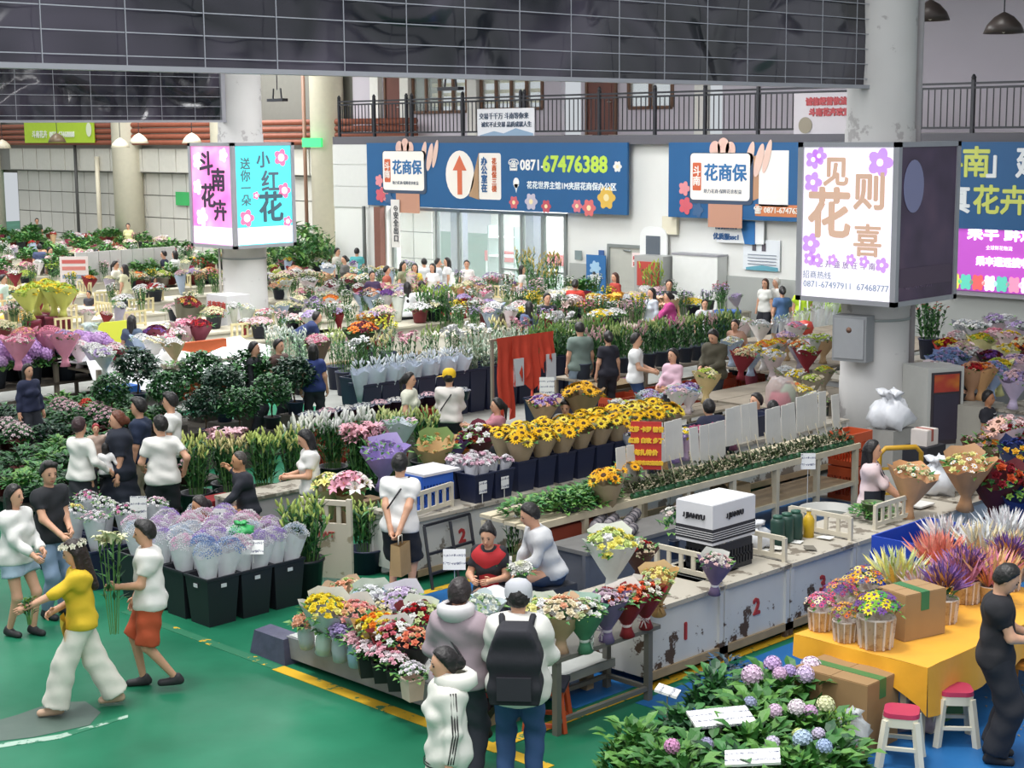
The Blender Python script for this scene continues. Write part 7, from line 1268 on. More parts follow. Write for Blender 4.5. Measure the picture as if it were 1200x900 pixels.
for i in range(10): t = bucket('low navy tub of pale roses on the red crates', (15.5+i*.36, 20.0, .79), 'rd', .36, .16, NAVYP, 0, 'navy tubs on the red crates'); stuff(put('blooms', blooms([('puff', 18)], .15, .03, .032, .17, i % 3), t, mats=[PET(['#d9dcdc', '#e8c8d0', '#e4e2de'][i % 3])]*2))
GT2 = 'round potted shrubs'
for i, (px, py, s, nm) in enumerate(((160, 432, 1.15, 'dense round green'), (197, 452, 1.0, 'dark blue green'), (238, 440, 1.2, 'olive green spreading'), (262, 448, 1.05, 'mid green'), (292, 438, 1.2, 'broad leafed green'), (318, 455, 1.0, 'bushy green'), (240, 468, .95, 'low green'), (280, 468, .95, 'low dark'), (130, 452, .95, 'light green'), (345, 440, 1.1, 'soft feathery green'))):
    q = at(px, py, 1.1)*Vector((1, 1, 0)); topiary('%s potted shrub on the left plant benches' % nm, q+Vector((0, 0, .42)), s, ['#2b3a55', '#8a2c34', '#2b2f3a'][i % 3], .3, .35, 820, .26, None, GT2, i % 4, (.1, .065), [LEAF_D, LEAF_A] if i % 3 else [M('#1d4030', .5, .3, 9), LEAF_D]); carton('low stand under the %s potted shrub' % nm, q, .45, .4, .41, '#4a4640', None, name='plant_stand')
for px, py, hx in ((340, 415, '#d4dcd4'), (355, 420, '#dfe6dc'), (322, 412, '#e4e8e0'), (365, 432, '#b9ccb4')): stem_bunch('pale frosted stems of white flowers left of the film sleeves', at(px, py+40, .2)*Vector((1, 1, 0))+Vector((0, 0, .25)), 14, 1.15, .14, 'bud', hx, .11, .035, 1, 'frosted white stems', [M('#8aa084'), M('#8fae90', .6, .3), M('#6f9a72', .6, .3)], 3, .05, False, 'flowers', 'stem_bunch', 1.7)
for px, py in ((340, 460), (355, 462), (322, 460), (365, 470)): bucket('dark bucket of frosted white stems', at(px, py, .0), 'rd', .42, .4, BLACKP, 0, 'buckets of frosted stems')
for k, (px, py, hx, nm) in enumerate(((405, 425, '#c4cc8a', 'yellow green'), (422, 428, '#e0a8b8', 'pink tipped'), (440, 432, '#8a2c34', 'dark red'), (395, 418, '#b4c27a', 'green'), (430, 395, '#c88a2c', 'amber'), (455, 400, '#e8e05a', 'yellow'))): q = at(px, py+38, 0); bucket('navy bucket of %s flowers left of the film sleeves' % nm, q, 'rd', .4, .5, NAVYP); stem_bunch('%s flowers standing left of the film sleeves' % nm, q+Vector((0, 0, .3)), 14, .95, .14, 'bud' if k < 4 else 'puff', hx, .12, .035, 1, None, None, 3, .05, False, 'flowers', 'stem_bunch', 1.8, k % 3)
bench('dark plant bench in the left foreground greenery', 10.6, 13.6, 19.6, 22.4, .3, M('#3f3a33', .8, .1)); bench('dark plant bench further back in the left greenery', 11.6, 16.2, 22.9, 26.8, .3, M('#3f3a33', .8, .1))
GP = 'green potted plants on the left'; k = 0
for j in range(11):
    for i in range(9):
        u = 10.75+i*.55+.1*math.sin(j*3); v = 19.7+j*.62
        if u > 13.4 and v < 22.6: continue
        if abs(v-22.65) < .25: continue
        fl, nm = [(None, 'leafy green'), (None, 'fine leafed green'), ('#d8b8c0', 'dusty pink flowering'), (None, 'trailing green'), ('#e0ccd0', 'blush flowering'), (None, 'dark green'), (None, 'bright green')][(i*3+j*5+k) % 7] if v > 23 or i > 3 else [(None, 'leafy green'), (None, 'fine leafed green'), (None, 'dark green'), (None, 'bright green')][(i+j*3) % 4]; k += 1
        mound('%s potted plant on the dark left benches' % nm, (u, v, .3), random.uniform(.95, 1.3), ['#2a2f38', '#3a2f2a', '#6a2c2c'][k % 3], fl, 'puff', 46, .032, .24, .2, GP, k % 5, None if 'bright' in nm else [LEAF_D, LEAF_A] if k % 3 else [M('#1d4030', .5, .3, 9), LEAF_D], .2, 'potted_plant', 'potted plant', 150, (.11, .07))
rp = mound('single red flowering plant among the green pots', at(101, 458, .9)*Vector((1, 1, 0))+Vector((0, 0, .35)), 1.1, '#6a2c2c', '#d0483c', 'puff', 30, .04, .16, .12)
# hydrangea display with pink wrapped bouquets at the left edge
bench('plant table of lilac hydrangeas at the left edge', 14.6, 18.2, 28.6, 30.3, .5, M('#5a5248', .8, .1))
for i in range(8):
    u, v = 14.8+i % 4*.75, 28.9+(i//4)*.75; mound('lilac hydrangea plant on the table at the left edge', (u, v, .5), 1.9, '#2f3640', ['#b48cc4', '#c4a0d0'], 'hydrangea', 9, .085, .22, .14, 'lilac hydrangeas', i % 3)
for i, (px, py, hx) in enumerate(((30, 388, 'peach'), (60, 386, 'pink'), (20, 395, 'pale pink'), (75, 392, 'lilac'))): fb('in pink film at the left edge', px, py, .9, [hx, 'pink'], 1.9, 'cone', '#e69ab0', n=40, alpha=.8)
for px, py, c in ((83, 395, 'cream'), (92, 402, 'pale pink'), (110, 405, 'white'), (122, 410, 'lilac'), (133, 405, 'pale pink'), (165, 395, 'white'), (178, 398, 'cream'), (195, 395, 'pink'), (205, 400, 'white')): fb('on the bright left counters', px, py, .8, [c, 'white'], 1.5, 'cone', hr=.05)
# white tarpaulin over the stall behind the shrubs
tp = thing('white_tarpaulin', 'white tarpaulin draped over a stall behind the shrubs', 'tarpaulin', (15.9, 27.0, 0)); V = []; F = []
for i in range(13):
    for j in range(6): V.append((i*.36, j*.36, .95+.08*math.sin(i*1.3+j)+.05*math.sin(j*2.1)-(.5 if j == 0 else 0)))
for i in range(12):
    for j in range(5): F.append((i*6+j, (i+1)*6+j, (i+1)*6+j+1, i*6+j+1))
MB().add(V, F, 0, True).build('sheet', M('#dcdfe0', .5, .08, 3, .3), tp)
for x in (.1, 4.2):
    for y in (.1, 1.7): MB().box(x-.04, x+.04, y-.04, y+.04, 0, .9).build('pole', WOODT, tp)
MB().box(.3, 4.0, .2, 1.6, .75, .8).build('table_top', WOODT, tp)
carton('blue plastic box under the white tarpaulin', (16.3, 26.75, 0), .5, .4, .6, '#2a5fb0', None, name='blue_box'); carton('orange board leaning behind the round shrub', (18.6, 27.6, 0), 1.3, .12, 1.15, '#b5562c', None, name='orange_board')
B('grey paper bundle beside the white tarpaulin', 205, 425, .6, [('puff', '#b8b4ac', 8)], '#8a8274', 1.2, hr=.03, group=None)
for px, py, cs in ((185, 385, ['wine', 'purple']), (215, 378, ['pale pink', 'pink']), (233, 378, ['wine', 'red'])): fb('of dense heads left of the far column', px, py, .7, cs, 1.9, 'cone', '#7a3040' if 'wine' in cs else '#e0b8c0', n=60, hr=.04)
bouquet('tall wrapped cone of red roses leaning near the far column', at(212, 396, .5), [('puff', '#8a2434', 40), ('puff', '#c89a4a', 14)], '#6d6a58', 'kraft', 1.9, '#8f8b72', None, True, False, (-.2, .2), None, .03)
carton('white cool box near the far column', at(228, 402, .4)*Vector((1, 1, 0)), .6, .5, .75, '#dcdfe4', None, name='cool_box')
bench('bench of clear film sleeves before the back wall', 27.2, 32.4, 19.85, 21.6, .74)
# ---------------- right: clear sleeves, dried flowers, bouquets on the far right
bench('long bench of dried flowers beyond the near column', 22.0, 26.3, 15.6, 17.7, .7); bench('bench of bouquets behind the dried flowers', 25.3, 32.0, 17.9, 19.8, .7)
for i, (px, py, cs) in enumerate(((868, 412, ['cream', 'peach']), (880, 408, ['yellow', 'cream']), (895, 402, ['orange', 'yellow']), (912, 400, ['yellow', 'orange']), (922, 392, ['pale pink', 'lilac']), (905, 412, ['yellow', 'white']), (938, 402, ['orange', 'cream']), (950, 395, ['lime', 'white']), (945, 408, ['white', 'lime']), (858, 398, ['white', 'cream']), (890, 378, ['grey', 'white']), (930, 380, ['pink', 'lilac']), (965, 395, ['lime', 'white']), (870, 375, ['white', 'lime']))): fb('on the bench right of the olive jacket', px, py, .71, cs, 1.6, 'cone', n=34)
for i, (px, py, cs) in enumerate(((920, 432, ['white', 'grey']), (935, 436, ['yellow', 'white']), (950, 442, ['cream', 'lime']), (965, 432, ['lime', 'yellow']), (975, 445, ['cream', 'magenta']), (912, 445, ['grey', 'white']), (940, 455, ['yellow', 'cream']), (955, 462, ['grey', 'cream']), (930, 450, ['orange', 'cream']), (948, 475, ['lime', 'white']), (985, 440, ['pale pink', 'magenta']))): fb('of dried flowers left of the near column', px, py, .71, cs, 1.3, 'cone', '#9a8f7c', n=34)
for i in range(9): sleeve_bunch('clear film sleeve leaning at the bench before the back wall', at(905+i*9, 398-i*3, .8)-Vector((0, 0, .05)), ['#dfe6e6', '#9ab08a'], 1.0, '#e4eaee', .5, 'flat', False, 'clear sleeves by the back wall', (-.5, -.45), 'bud', .05, 5)
tag(MB().lathe([(0, 0), (.16, .05), (.2, .17), (.15, .3), (0, .34)], 14).build('red_fruit_bag', M('#c8483c', .5, .1), None, at(943, 393, .85)), 'bright red rounded bundle beside the clear sleeves', 'bundle')
fb('standing tall beside the near column', 988, 356, .71, box=(26, 31.5, 18.6, 19.6), cols=['cream', 'white'], s=2.0, kind='kraft', paper='#4a3f44', n=40)
gz = thing('gauze_bundle', 'pink and green gauze bundle behind the white boards', 'bundle', (20.3, 14.45, .8)); gz.scale = (.8, .8, .9); MB().lathe([(.06, 0), (.2, .15), (.3, .4), (.3, .65), (.2, .82), (.1, .86)], 18, wav=lambda i, a: (.02*math.sin(6*a+i), .02*math.sin(4*a))).build('gauze', M('#d8c4c0', .5, .2, 3, alpha=.4), gz); MB().lathe([(.05, .02), (.17, .2), (.22, .45), (.16, .6)], 14, mat=Matrix.Translation((-.05, 0, 0))).build('pink_tissue', M('#c84a6a', .6, .1), gz); MB().lathe([(.04, .04), (.12, .3), (.15, .6), (.05, .72)], 12, mat=Matrix.Translation((.13, -.06, 0))).build('green_tissue', M('#7fa88a', .6, .1), gz)
um = thing('closed_umbrella', 'wine red folded umbrella leaning on the grey bench', 'umbrella', at(880, 478, 0)); MB().lathe([(.01, 0), (.08, .3), (.13, .6), (.03, .85), (.012, .9)], 10, wav=lambda i, a: (.03*math.sin(5*a), 0)).build('canopy', M('#6a2030', .7, .1), um); MB().bar((0, 0, .85), (0, 0, 1.05), .02).build('handle', DARK_IRON, um)
for k in range(2): t = bucket('blue plastic bin standing before the back wall', (30.6+k*.7, 23.9, 0), 'rd', .62, 1.0, M('#2a5596', .5, .1), 0, 'blue bins')
stem_bunch('tall yellow green potted shoots beside the grey door', (32.9, 27.6, .3), 16, 1.5, .2, 'bud', '#a8bc4a', .2, .05, 1, None, [STEM, LEAF_B, M('#a9bf52', .5, .2)], 3, .06, False, 'plant', 'potted_shoots', 1.7); bucket('dark pot of the yellow green shoots', (32.9, 27.6, 0), 'rd', .5, .55, BLACKP)
for i, (px, py, s) in enumerate(((615, 335, 1.0), (632, 332, 1.1), (648, 338, 1.0), (625, 350, 1.0), (642, 352, .9))): q = at(px, py+30, .2)*Vector((1, 1, 0)); bucket('navy vase of tall dark lilies in the back middle', q, 'rd', .45, .7, NAVYP, 0, 'navy vases in the back middle'); stem_bunch('tall dark green lilies in the back middle', q+Vector((0, 0, .4)), 15, 1.5, .17, 'bud', '#b0a05a', .22, .05, s, 'tall dark lilies', [STEM, LEAF_D, LEAF_A], 3, .06, False, 'lilies', 'lily_bunch', 1.8, i % 3)
for i in range(4): q = at(498+i*9, 415, 0); bucket('navy vase of tall green stems behind the film sleeves', q, 'rd', .4, .6, NAVYP, 0, 'vases of green stems'); stem_bunch('tall dense green stems behind the film sleeves', q+Vector((0, 0, .3)), 14, 1.3, .14, 'bud', '#8aa84a', .2, .045, 1, 'tall green stems', [STEM, LEAF_A, LEAF_D], 2, .05, False, 'greens', 'stem_bunch', 1.7, i % 3)
counter('grey counter of bouquets at the far right', 24.6, 32.8, 14.45, 16.9, .85, None, mat=M('#9a9da0', .7, .06)); counter('grey counter in front of the two men at the far right', 23.9, 29, 12.2, 12.9, .8, None, mat=M('#a4a5a6', .7, .06)); carton('grey covered bin beside the kiosk', (23.9, 13.1, 0), .7, .55, .85, '#a09c92', None, name='covered_bin')
for k in range(4): carton('orange and white carton stacked behind the kiosk', (24.65+(k % 2)*.48, 14.2, (k//2)*.42), .46, .4, .41, '#d0c4b4', '#c4642c', 0, 'cardboard_box', 'orange and white cartons')
for i, (px, py, cs, pp) in enumerate(((1108, 400, ['red', 'yellow'], '#a8281f'), (1100, 418, ['lilac', 'blue'], '#8a9cc8'), (1118, 415, ['lilac', 'blue'], '#93a6d0'), (1128, 405, ['pale pink', 'cream'], '#e4c8cc'), (1120, 392, ['white', 'pale pink'], '#e8dada'), (1140, 412, ['pale pink', 'white'], '#e0c4cc'), (1148, 395, ['yellow', 'lime'], '#d8d49a'), (1160, 415, ['wine', 'purple'], '#3c2034'), (1165, 388, ['pale pink', 'pink'], '#ddb8c8'), (1178, 408, ['cream', 'yellow'], '#dcd8a8'), (1138, 430, ['red', 'peach'], '#b58a6a'), (1150, 430, ['peach', 'orange'], '#c89a6a'), (1162, 428, ['blue', 'lilac'], '#a4b8dc'), (1172, 425, ['yellow', 'lime'], '#e0dc9a'), (1140, 438, ['yellow', 'lime'], '#dfe0b0'), (1190, 420, ['pale pink', 'lilac'], '#d8bccc'), (1198, 400, ['orange', 'cream'], '#8a3040'), (1182, 392, ['pale pink', 'yellow'], '#e4d0d0'), (1096, 428, ['pale pink', 'white'], '#e4d4d8'), (1188, 438, ['lilac', 'pale pink'], '#c4b4d0'), (1130, 378, ['white', 'grey'], '#9aa0a8'), (1145, 380, ['grey', 'white'], '#a8a8b0'), (1165, 372, ['grey', 'lilac'], '#a49aa8'), (1180, 372, ['grey', 'white'], '#b8b0bc'), (1195, 380, ['lilac', 'grey'], '#b0a4b8'))): fb('on the far right counter', px, py, .86, cs, 1.7, 'cone', pp, hr=.045, n=26, head='rose')
bouquet('pale blue tall wrapped bouquet at the end of the far right counter', dome_at(1112, 412, .86, 1.3), [('rose', '#b0b4dc', 24)], '#8aa0cc', 'cone', 1.3, None, '#c4d0e8', True, False, (0, 0), None, .04); bucket('navy vase right of the near column', at(1088, 420, .86), 'rd', .4, .4, NAVYP); stem_bunch('leafy dark green stems with coral flowers right of the near column', at(1088, 420, .86)+Vector((0, 0, .1)), 18, 1.0, .16, 'puff', '#d88a78', .16, .06, 1, None, [STEM, LEAF_D, LEAF_A], 1, .04, False, 'flowers', 'stem_bunch', 1.9, 1, 11)
bag('black plastic bag lying on the front grey counter', (25.2, 12.5, .8), 1.0, '#2a2a2e', 1.0)
# ================================================ rows of stalls towards the back
CREAM = M('#d9d4c4', .7, .08, 3); RN = 0
def field(where, u0, u1, v, pal, step=.62, z=.82, s=(.75, 1.15), gap=.2, grp=None, cn=True, rail=0, plants=.0, rows=2):
    w_ = u1-u0
    if cn: counter('cream counter '+where, u0, u1, v-.15, v+.8, .8, None, mat=CREAM, topmat=M('#cfc8b4', .7, .1, 2))
    for r in range(rows):
        u = u0+.1+.2*r; i = 0
        while u < u1-.3:
            i += 1; u += step*.8*random.uniform(.75, 1.25)
            if random.random() < gap or u > u1-.15: continue
            c = random.choice(pal); c2 = random.choice(['white', 'cream', c]); p = (u, v+.08+.42*r+random.uniform(-.05, .05), z); k = random.random()
            if k < plants: mound('leafy green plant '+where, p, random.uniform(1.1, 1.6), random.choice(['#2a2f38', '#8a3a34', '#a83c5c', '#c04a70']), None, group=grp, seed=i % 5, name='potted_plant', rise=.26, nleaf=130, leaf=(.13, .08))
            elif k < plants+.4*(1-plants): mound('tray of %s flowers %s' % (c, where), p, random.uniform(1.1, 1.5), random.choice(['#2a2f3c', '#23283c', '#9a948a', '#7a2c34']), [COLS[c], COLS[c2]], 'puff', 60, .03, .24, .09, grp, i % 5, None, .2, 'flower_tray', 'flowers', 60, (.08, .04))
            elif k < plants+.68*(1-plants): stem_bunch('%s flowers on stems %s' % (c, where), p, 10, .62, .1, 'puff', COLS[c], .13, .035, random.uniform(.9, 1.15), grp, None, 3, .035, False, 'flowers', 'stem_bunch', 1.8, i % 3)
            else: bouquet('%s bouquet %s' % (c, where), p, [('puff', COLS[c], 30), ('puff', COLS[c2], 12)], random.choice(PAPER), random.choice(('cone', 'cone', 'kraft', 'sleeve')), random.uniform(*s), None, None, True, False, (random.uniform(-.25, .1), random.uniform(-.25, .1)), grp, .032)
    for q in range(rail): fence('cream rail '+where, (u0+w_*(q+.5)/rail, v+.2, .81), .7, .38, random.choice((0, math.pi/2)), 'cream rails at the back', '#dccfa0')
MIX = ['white', 'pale pink', 'pink', 'yellow', 'lilac', 'cream', 'peach', 'orange', 'red', 'purple', 'lime']
field('in the row behind the navy buckets', 24.5, 33, 24.6, ['white', 'pink', 'pale pink', 'lilac', 'yellow'], .6, grp='bouquets behind the navy buckets')
field('in the row before the back wall', 24.5, 33, 26.6, ['white', 'grey', 'pale pink', 'yellow', 'lilac'], .6, gap=.15, grp='bouquets before the back wall')
field('near the glass front, third row', 22, 33, 28.8, ['white', 'white', 'pale pink', 'lilac'], .7, gap=.25, grp='bouquets near the glass front', plants=.15)
field('near the glass front, second row', 21, 32.8, 31.2, ['white', 'pale pink', 'pink', 'purple', 'cream'], .75, gap=.35, grp='bouquets near the glass front', rail=3)
field('right of the far column, first row', 25.4, 33, 33.4, ['pale pink', 'pink', 'lilac', 'white'], .75, gap=.2, grp='bouquets right of the far column')
field('right of the far column, second row', 25.6, 33.4, 35.8, ['peach', 'wine', 'lilac', 'cream', 'grey'], .75, gap=.2, grp='bouquets right of the far column')
field('right of the far column, third row', 25, 36, 38.4, MIX, .75, gap=.12, grp='bouquets right of the far column', plants=.15)
field('right of the far column, fourth row', 25, 37, 41.5, MIX, .75, gap=.12, grp='bouquets right of the far column', plants=.3)
field('right of the far column, last row', 28, 37, 45, ['white', 'peach', 'yellow', 'cream'], .8, gap=.1, plants=.45)
field('in front of the far column', 18.5, 23.6, 29.2, ['pale pink', 'white', 'pink', 'orange'], .8, gap=.55, rail=3, grp='bouquets before the far column')
field('left of the far column, first row', 16.5, 23.2, 33.2, ['pale pink', 'white', 'cream'], .8, gap=.6, rail=4, grp='bouquets left of the far column')
field('left of the far column, second row', 17.5, 23, 35.6, ['white', 'cream', 'pale pink'], .9, gap=.65, rail=5, grp='bouquets left of the far column')
field('left of the far column, third row', 18, 25, 38.0, ['cream', 'yellow', 'white', 'red'], .9, gap=.6, rail=5, grp='bouquets left of the far column')
field('in the far left rows, first', 19, 29, 41.0, ['yellow', 'lime', 'cream', 'red', 'orange'], .8, gap=.3, rail=3, grp='bouquets in the far left rows')
field('in the far left rows, second', 20, 31, 44.4, ['white', 'lime', 'pale pink', 'cream'], .75, gap=.25, grp='bouquets in the far left rows', plants=.2)
field('in the far left rows, third', 21, 33, 48.0, ['white', 'white', 'pale pink', 'pink', 'peach'], .75, gap=.12, grp='bouquets in the far left rows', plants=.15)
field('in the far left rows, fourth', 23, 35, 51.8, ['peach', 'pink', 'white', 'red', 'pale pink'], .8, gap=.12, grp='bouquets in the far left rows', plants=.3)
field('in the far left rows, fifth', 25, 36.5, 55.6, ['white', 'pale pink', 'red', 'pink'], .85, gap=.1, grp='bouquets in the far left rows', plants=.5)
field('in the far left rows, sixth', 27, 36.8, 60, ['white', 'red', 'pale pink'], .9, gap=.1, grp='bouquets in the far left rows', plants=.7)
field('in the far left rows, last', 29, 36.8, 65, ['white', 'red', 'orange'], 1.0, gap=.1, grp='bouquets in the far left rows', plants=.75)
# signs and lumps standing out at the left back
ws = thing('white_fence', 'pale grey slatted screen panel among the far left stalls', 'screen', at(150, 335, .6)*Vector((1, 1, 0)), .0)
for k in range(9): MB().box(-1.8+k*.4, -1.42+k*.4, -.03, .03, .45, 1.75).build('slat', M('#cfcdcb', .7, .05), ws)
for x in (-1.75, 1.75): MB().box(x-.04, x+.04, .03, .08, 0, 1.75).build('post', CREAM, ws)
MB().box(-1.8, 1.8, .03, .06, .6, .68).build('rail', CREAM, ws)
bd_ = thing('menu_board', 'white board with red writing among the yellow flowers at the left', 'sign', at(88, 338, .8)*Vector((1, 1, 0)), YAW); MB().box(-.42, .42, -.02, .02, .9, 1.75).build('board', M('#dcd0cc', .6, .05), bd_); MB().bar((0, .03, 0), (0, .03, .95), .05).build('post', WOODT, bd_)
for z, hx in ((1.6, '#c4605a'), (1.4, '#c87a70'), (1.15, '#8a98a8')): f = shape(rect(.7, .11), hx, R_V, Vector((0, 0, 0)), None, 'text_line'); f.parent = bd_; f.matrix_local = Matrix.Translation((0, -.022, z))@R_V
for i, (px, py) in enumerate(((42, 335), (52, 332), (62, 336), (35, 340), (72, 337))): fb('in a wine red bucket at far left', px, py, 1.15, ['lime', 'yellow'], 2.1, 'cone', '#c8cc6a', n=34, hr=.055); bucket('wine red tall bucket of lime flowers at the far left', dome_at(px, py, 1.15, 2.1*.74)*Vector((1, 1, 0)), 'rd', .42, 1.15, M('#7a1f3a', .5, .1), 0, 'wine red tall buckets')
tag(MB().add([(-.6, -.1, 0), (.5, -.15, 0), (.6, .1, .05), (-.5, .12, 0), (-.55, 0, .9), (.55, .02, .95), (.3, .0, .6)], [(0, 1, 5, 4), (1, 2, 5), (2, 3, 4, 5), (3, 0, 4)]).build('brown_board', M('#a3875f', .7, .08), None, at(24, 352, .3)*Vector((1, 1, 0))+Vector((0, 0, .1))), 'brown cardboard sheet standing at the far left edge', 'cardboard')
tag(MB().lathe([(.5, 0), (.62, .15), (.5, .4), (.2, .5), (0, .48)], 14, wav=lambda i, a: (.12*math.sin(3*a+i), .05*math.sin(2*a))).build('yellow_cover', M('#d99a2a', .7, .1), None, at(22, 372, .8)*Vector((1, 1, 0))+Vector((0, 0, .45))), 'crumpled orange yellow cover over goods at the left edge', 'cover')
tag(shape(rect(.95, .55), '#dce04a', R_V, at(131, 391, .9), None, 'yellow_notice', .03), 'bright yellow notice on the counter at the left', 'notice')
carton('blue striped bag box on the bright left counters', at(192, 414, .5)*Vector((1, 1, 0)), .9, .5, .8, '#3a5f8a', None, name='striped_bag'); bag('clear plastic bag of bottles on the bright left counters', at(108, 412, .8), 1.6, '#cfe0dc', .5)
tag(MB().box(-.8, .8, -.35, .35, 0, .45).build('red_table_cloth', M('#b8323a', .7, .1), None, at(533, 366, .6)*Vector((1, 1, 0))+Vector((0, 0, .5))), 'red covered tabletop in front of the glass, right one', 'table'); tag(MB().box(-.5, .5, -.35, .35, 0, .45).build('red_table_cloth', M('#b0303a', .7, .1), None, at(463, 362, .6)*Vector((1, 1, 0))+Vector((0, 0, .5))), 'red covered tabletop left of the white shirts', 'table')
for i, (px, py, c) in enumerate(((420, 335, 'peach'), (440, 340, 'peach'), (455, 338, 'purple'), (470, 335, 'lilac'), (482, 332, 'cream'), (510, 345, 'pale pink'), (525, 345, 'pale pink'), (545, 335, 'pink'), (560, 345, 'lilac'), (580, 352, 'white'), (400, 345, 'orange'), (385, 330, 'wine'), (375, 318, 'peach'), (362, 322, 'white'), (350, 345, 'cream'), (335, 325, 'yellow'), (340, 310, 'peach'), (355, 305, 'white'))): fb('along the back middle stalls', px, py, .9, [c, 'white' if i % 2 else c], 1.6, 'cone', rows=True, n=34, hr=.045)
fb('of pink blossom branches on the counter before the film sleeves', 372, 398, .9, ['pink', 'pale pink'], 1.8, 'kraft', '#8a6a5a', n=50, hr=.035); fb('of amber flowers in a navy bucket right of the far column', 425, 382, .7, ['orange', 'wine'], 2.4, 'cone', '#3a4a2c', n=50, hr=.035)
tg_ = thing('garden_tree', 'broad green potted tree before the white corner wall', 'plant', (32.2, 42.3, 0)); put('pot', round_pot(.3, .36, .5), tg_, mats=[M('#6a5a4a')]); MB().tube([(0, 0, .45), (.03, 0, 1.3)], .05, 6).build('trunk', M('#5d4a38'), tg_); stuff(put('crown', leafmass(520, 1.3, .75, 1.7, .3, .17, 1, ball=True), tg_))
for i, (px, py) in enumerate(((350, 285), (320, 290), (375, 288))): stem_bunch('broad green leaf plant before the pale corner wall', at_u(px, py, 34.5)*Vector((1, 1, 0))+Vector((0, 0, 0)), 14, 1.9, .25, 'bud', '#6a9a4a', .4, .12, 1, 'leaf plants by the corner', None, 1, .06, False, 'plant', 'potted_plant', 2.2, i)
# ================================================ people further back
GPX = 'people in the distance'
def fp(label, px, py, a, h=1.66, sit=0, lod=1, z=0.0, **k):
    hh = h if not sit else h*.5+sit*.55; return person(label, stand(px, py, (sit+.09+.545+.26)*h/1.7 if sit else h, z), face(a), h, sit=sit, lod=lod, **k)
R1, R2 = (.1, .3, 1.04), (-.1, .3, 1.04)
o, P = fp('person in white shirt and bright yellow cap seen from behind', 526, 434, 170, 1.66, tc='#dcd6d0', bc='#24262c', lh=R2, rh=R1, top=LONG); strap(o, P)
cc = MB().lathe([(.105, -.03), (.11, .02), (.1, .075), (.06, .11), (0, .12)], 18, cap=False).add([(-.08, .08, -.01), (.08, .08, -.01), (.07, .2, -.03), (-.07, .2, -.03)], [(0, 1, 2, 3)]).build('cap', M('#e6bb1c', .7, .05), o); cc.matrix_local = Matrix.Translation(P['HL'](0, -.005, .04))@(P['Rm']@Matrix.Rotation(math.radians(75), 3, 'Z')).to_4x4()
fp('woman in cream tee with tied hair beside the yellow cap', 479, 437, 75, 1.62, fem=True, tc='#dcdcca', bc='#6a6a60', hair='pony')
fp('woman in pink checked blouse with a pony tail reaching left', 583, 467, 280, 1.6, .42, fem=True, tc='#b97a86', top=('tee', 1.1, -.02, .022), bc='#33333c', hair='pony', lh=(-.1, .5, .9), rh=(.1, .45, .85))
fp('woman with centre parted hair sitting behind the sunflowers', 663, 466, 350, 1.6, .45, fem=True, tc='#c9ced0', bc='#33333c', hair='lowbun', nod=25)
fp('man in grey green tee and light jeans seen from behind', 680, 378, 195, 1.76, tc='#6f7f78', bot=JEANS, bc='#8fa2b4', fat=1.15, nod=15)
fp('woman in black with a strap seen from behind', 713, 389, 200, 1.62, fem=True, tc='#22222e', bc='#24262e', hair='lowbun')
fp('young man in white tee and jeans facing right', 745, 391, 80, 1.72, tc='#e4e4e4', bot=JEANS, bc='#2a3f66', lh=R2, rh=R1)
fp('woman in pale pink jacket with a dark face mask', 789, 409, 315, 1.62, fem=True, top=LONG, tc='#d8b4c4', bc='#2a2a30', hair='lowbun', lh=R2, rh=R1)
fp('man in olive jacket over white tee looking down', 838, 385, 320, 1.76, top=('long', 2.0, -.08, .04), tc='#4a4638', bc='#23262c', lh=R2, rh=R1, nod=25)
fp('person in dark blue bending over the bench', 848, 452, 200, 1.7, lean=55, stoop=.05, tc='#20243c', bc='#20222c', top=LONG, lh=(-.1, .6, .7), rh=(.1, .6, .7))
fp('man in white shirt with hand at his face behind the boards', 887, 461, 300, 1.7, .45, tc='#e2e4e8', bc='#30343c', rh=(.08, .22, 1.1), lh=(-.1, .4, .7))
fp('person with bobbed black hair and back pack strap behind the boards', 906, 470, 190, 1.62, .45, fem=True, tc='#e0e4ea', bc='#30343c', hair='bob')
fp('young man in pale tee looking down right of the bobbed hair', 922, 447, 350, 1.72, .55, tc='#dde2e8', bc='#30343c', nod=25)
fp('man in dark tee with his back to us at the far right', 1134, 444, 180, 1.7, .22, tc='#2c2c30', bc='#2c2c30', fat=1.15)
fp('man in black and white striped shirt sitting low at the far right', 1158, 458, 60, 1.66, .24, tc='#26262e', bc='#2c2c30', turn=10, skin='#b07a58')
o = THINGS[-1]
for k in range(6): MB().lathe([(.152, 0), (.153, .018)], 20, mat=Matrix.Translation((0, 0, .46+k*.06))@Matrix.Diagonal((1.12, .95, 1, 1)), cap=False).build('white_stripe', M('#dcdcdc', .8, 0), o)
fp('woman in magenta top bending over the flowers', 790, 341, 270, 1.62, fem=True, lean=15, top=LONG, tc='#b0407e', bc='#3a2a3a', hair='lowbun', lh=(-.1, .5, .95), rh=(.1, .5, .95))
fp('woman with long black hair in light blue blouse', 764, 338, 300, 1.62, fem=True, top=LONG, tc='#c9d4de', bc='#3a4a5a', hair='long'); fp('man in dark shirt facing us beside the magenta top', 784, 328, 0, 1.7, tc='#23252c', bc='#23252c', hair='short')
fp('person in red jacket seen from behind in the middle back', 674, 328, 170, 1.66, top=LONG, tc='#b5382c', bc='#2a2a30', hair='lowbun'); fp('woman in red dress with a pale bag', 721, 320, 300, 1.64, fem=True, top=LONG, tc='#a83c34', bc='#26242a', hair='long', hc='#4a2c22')
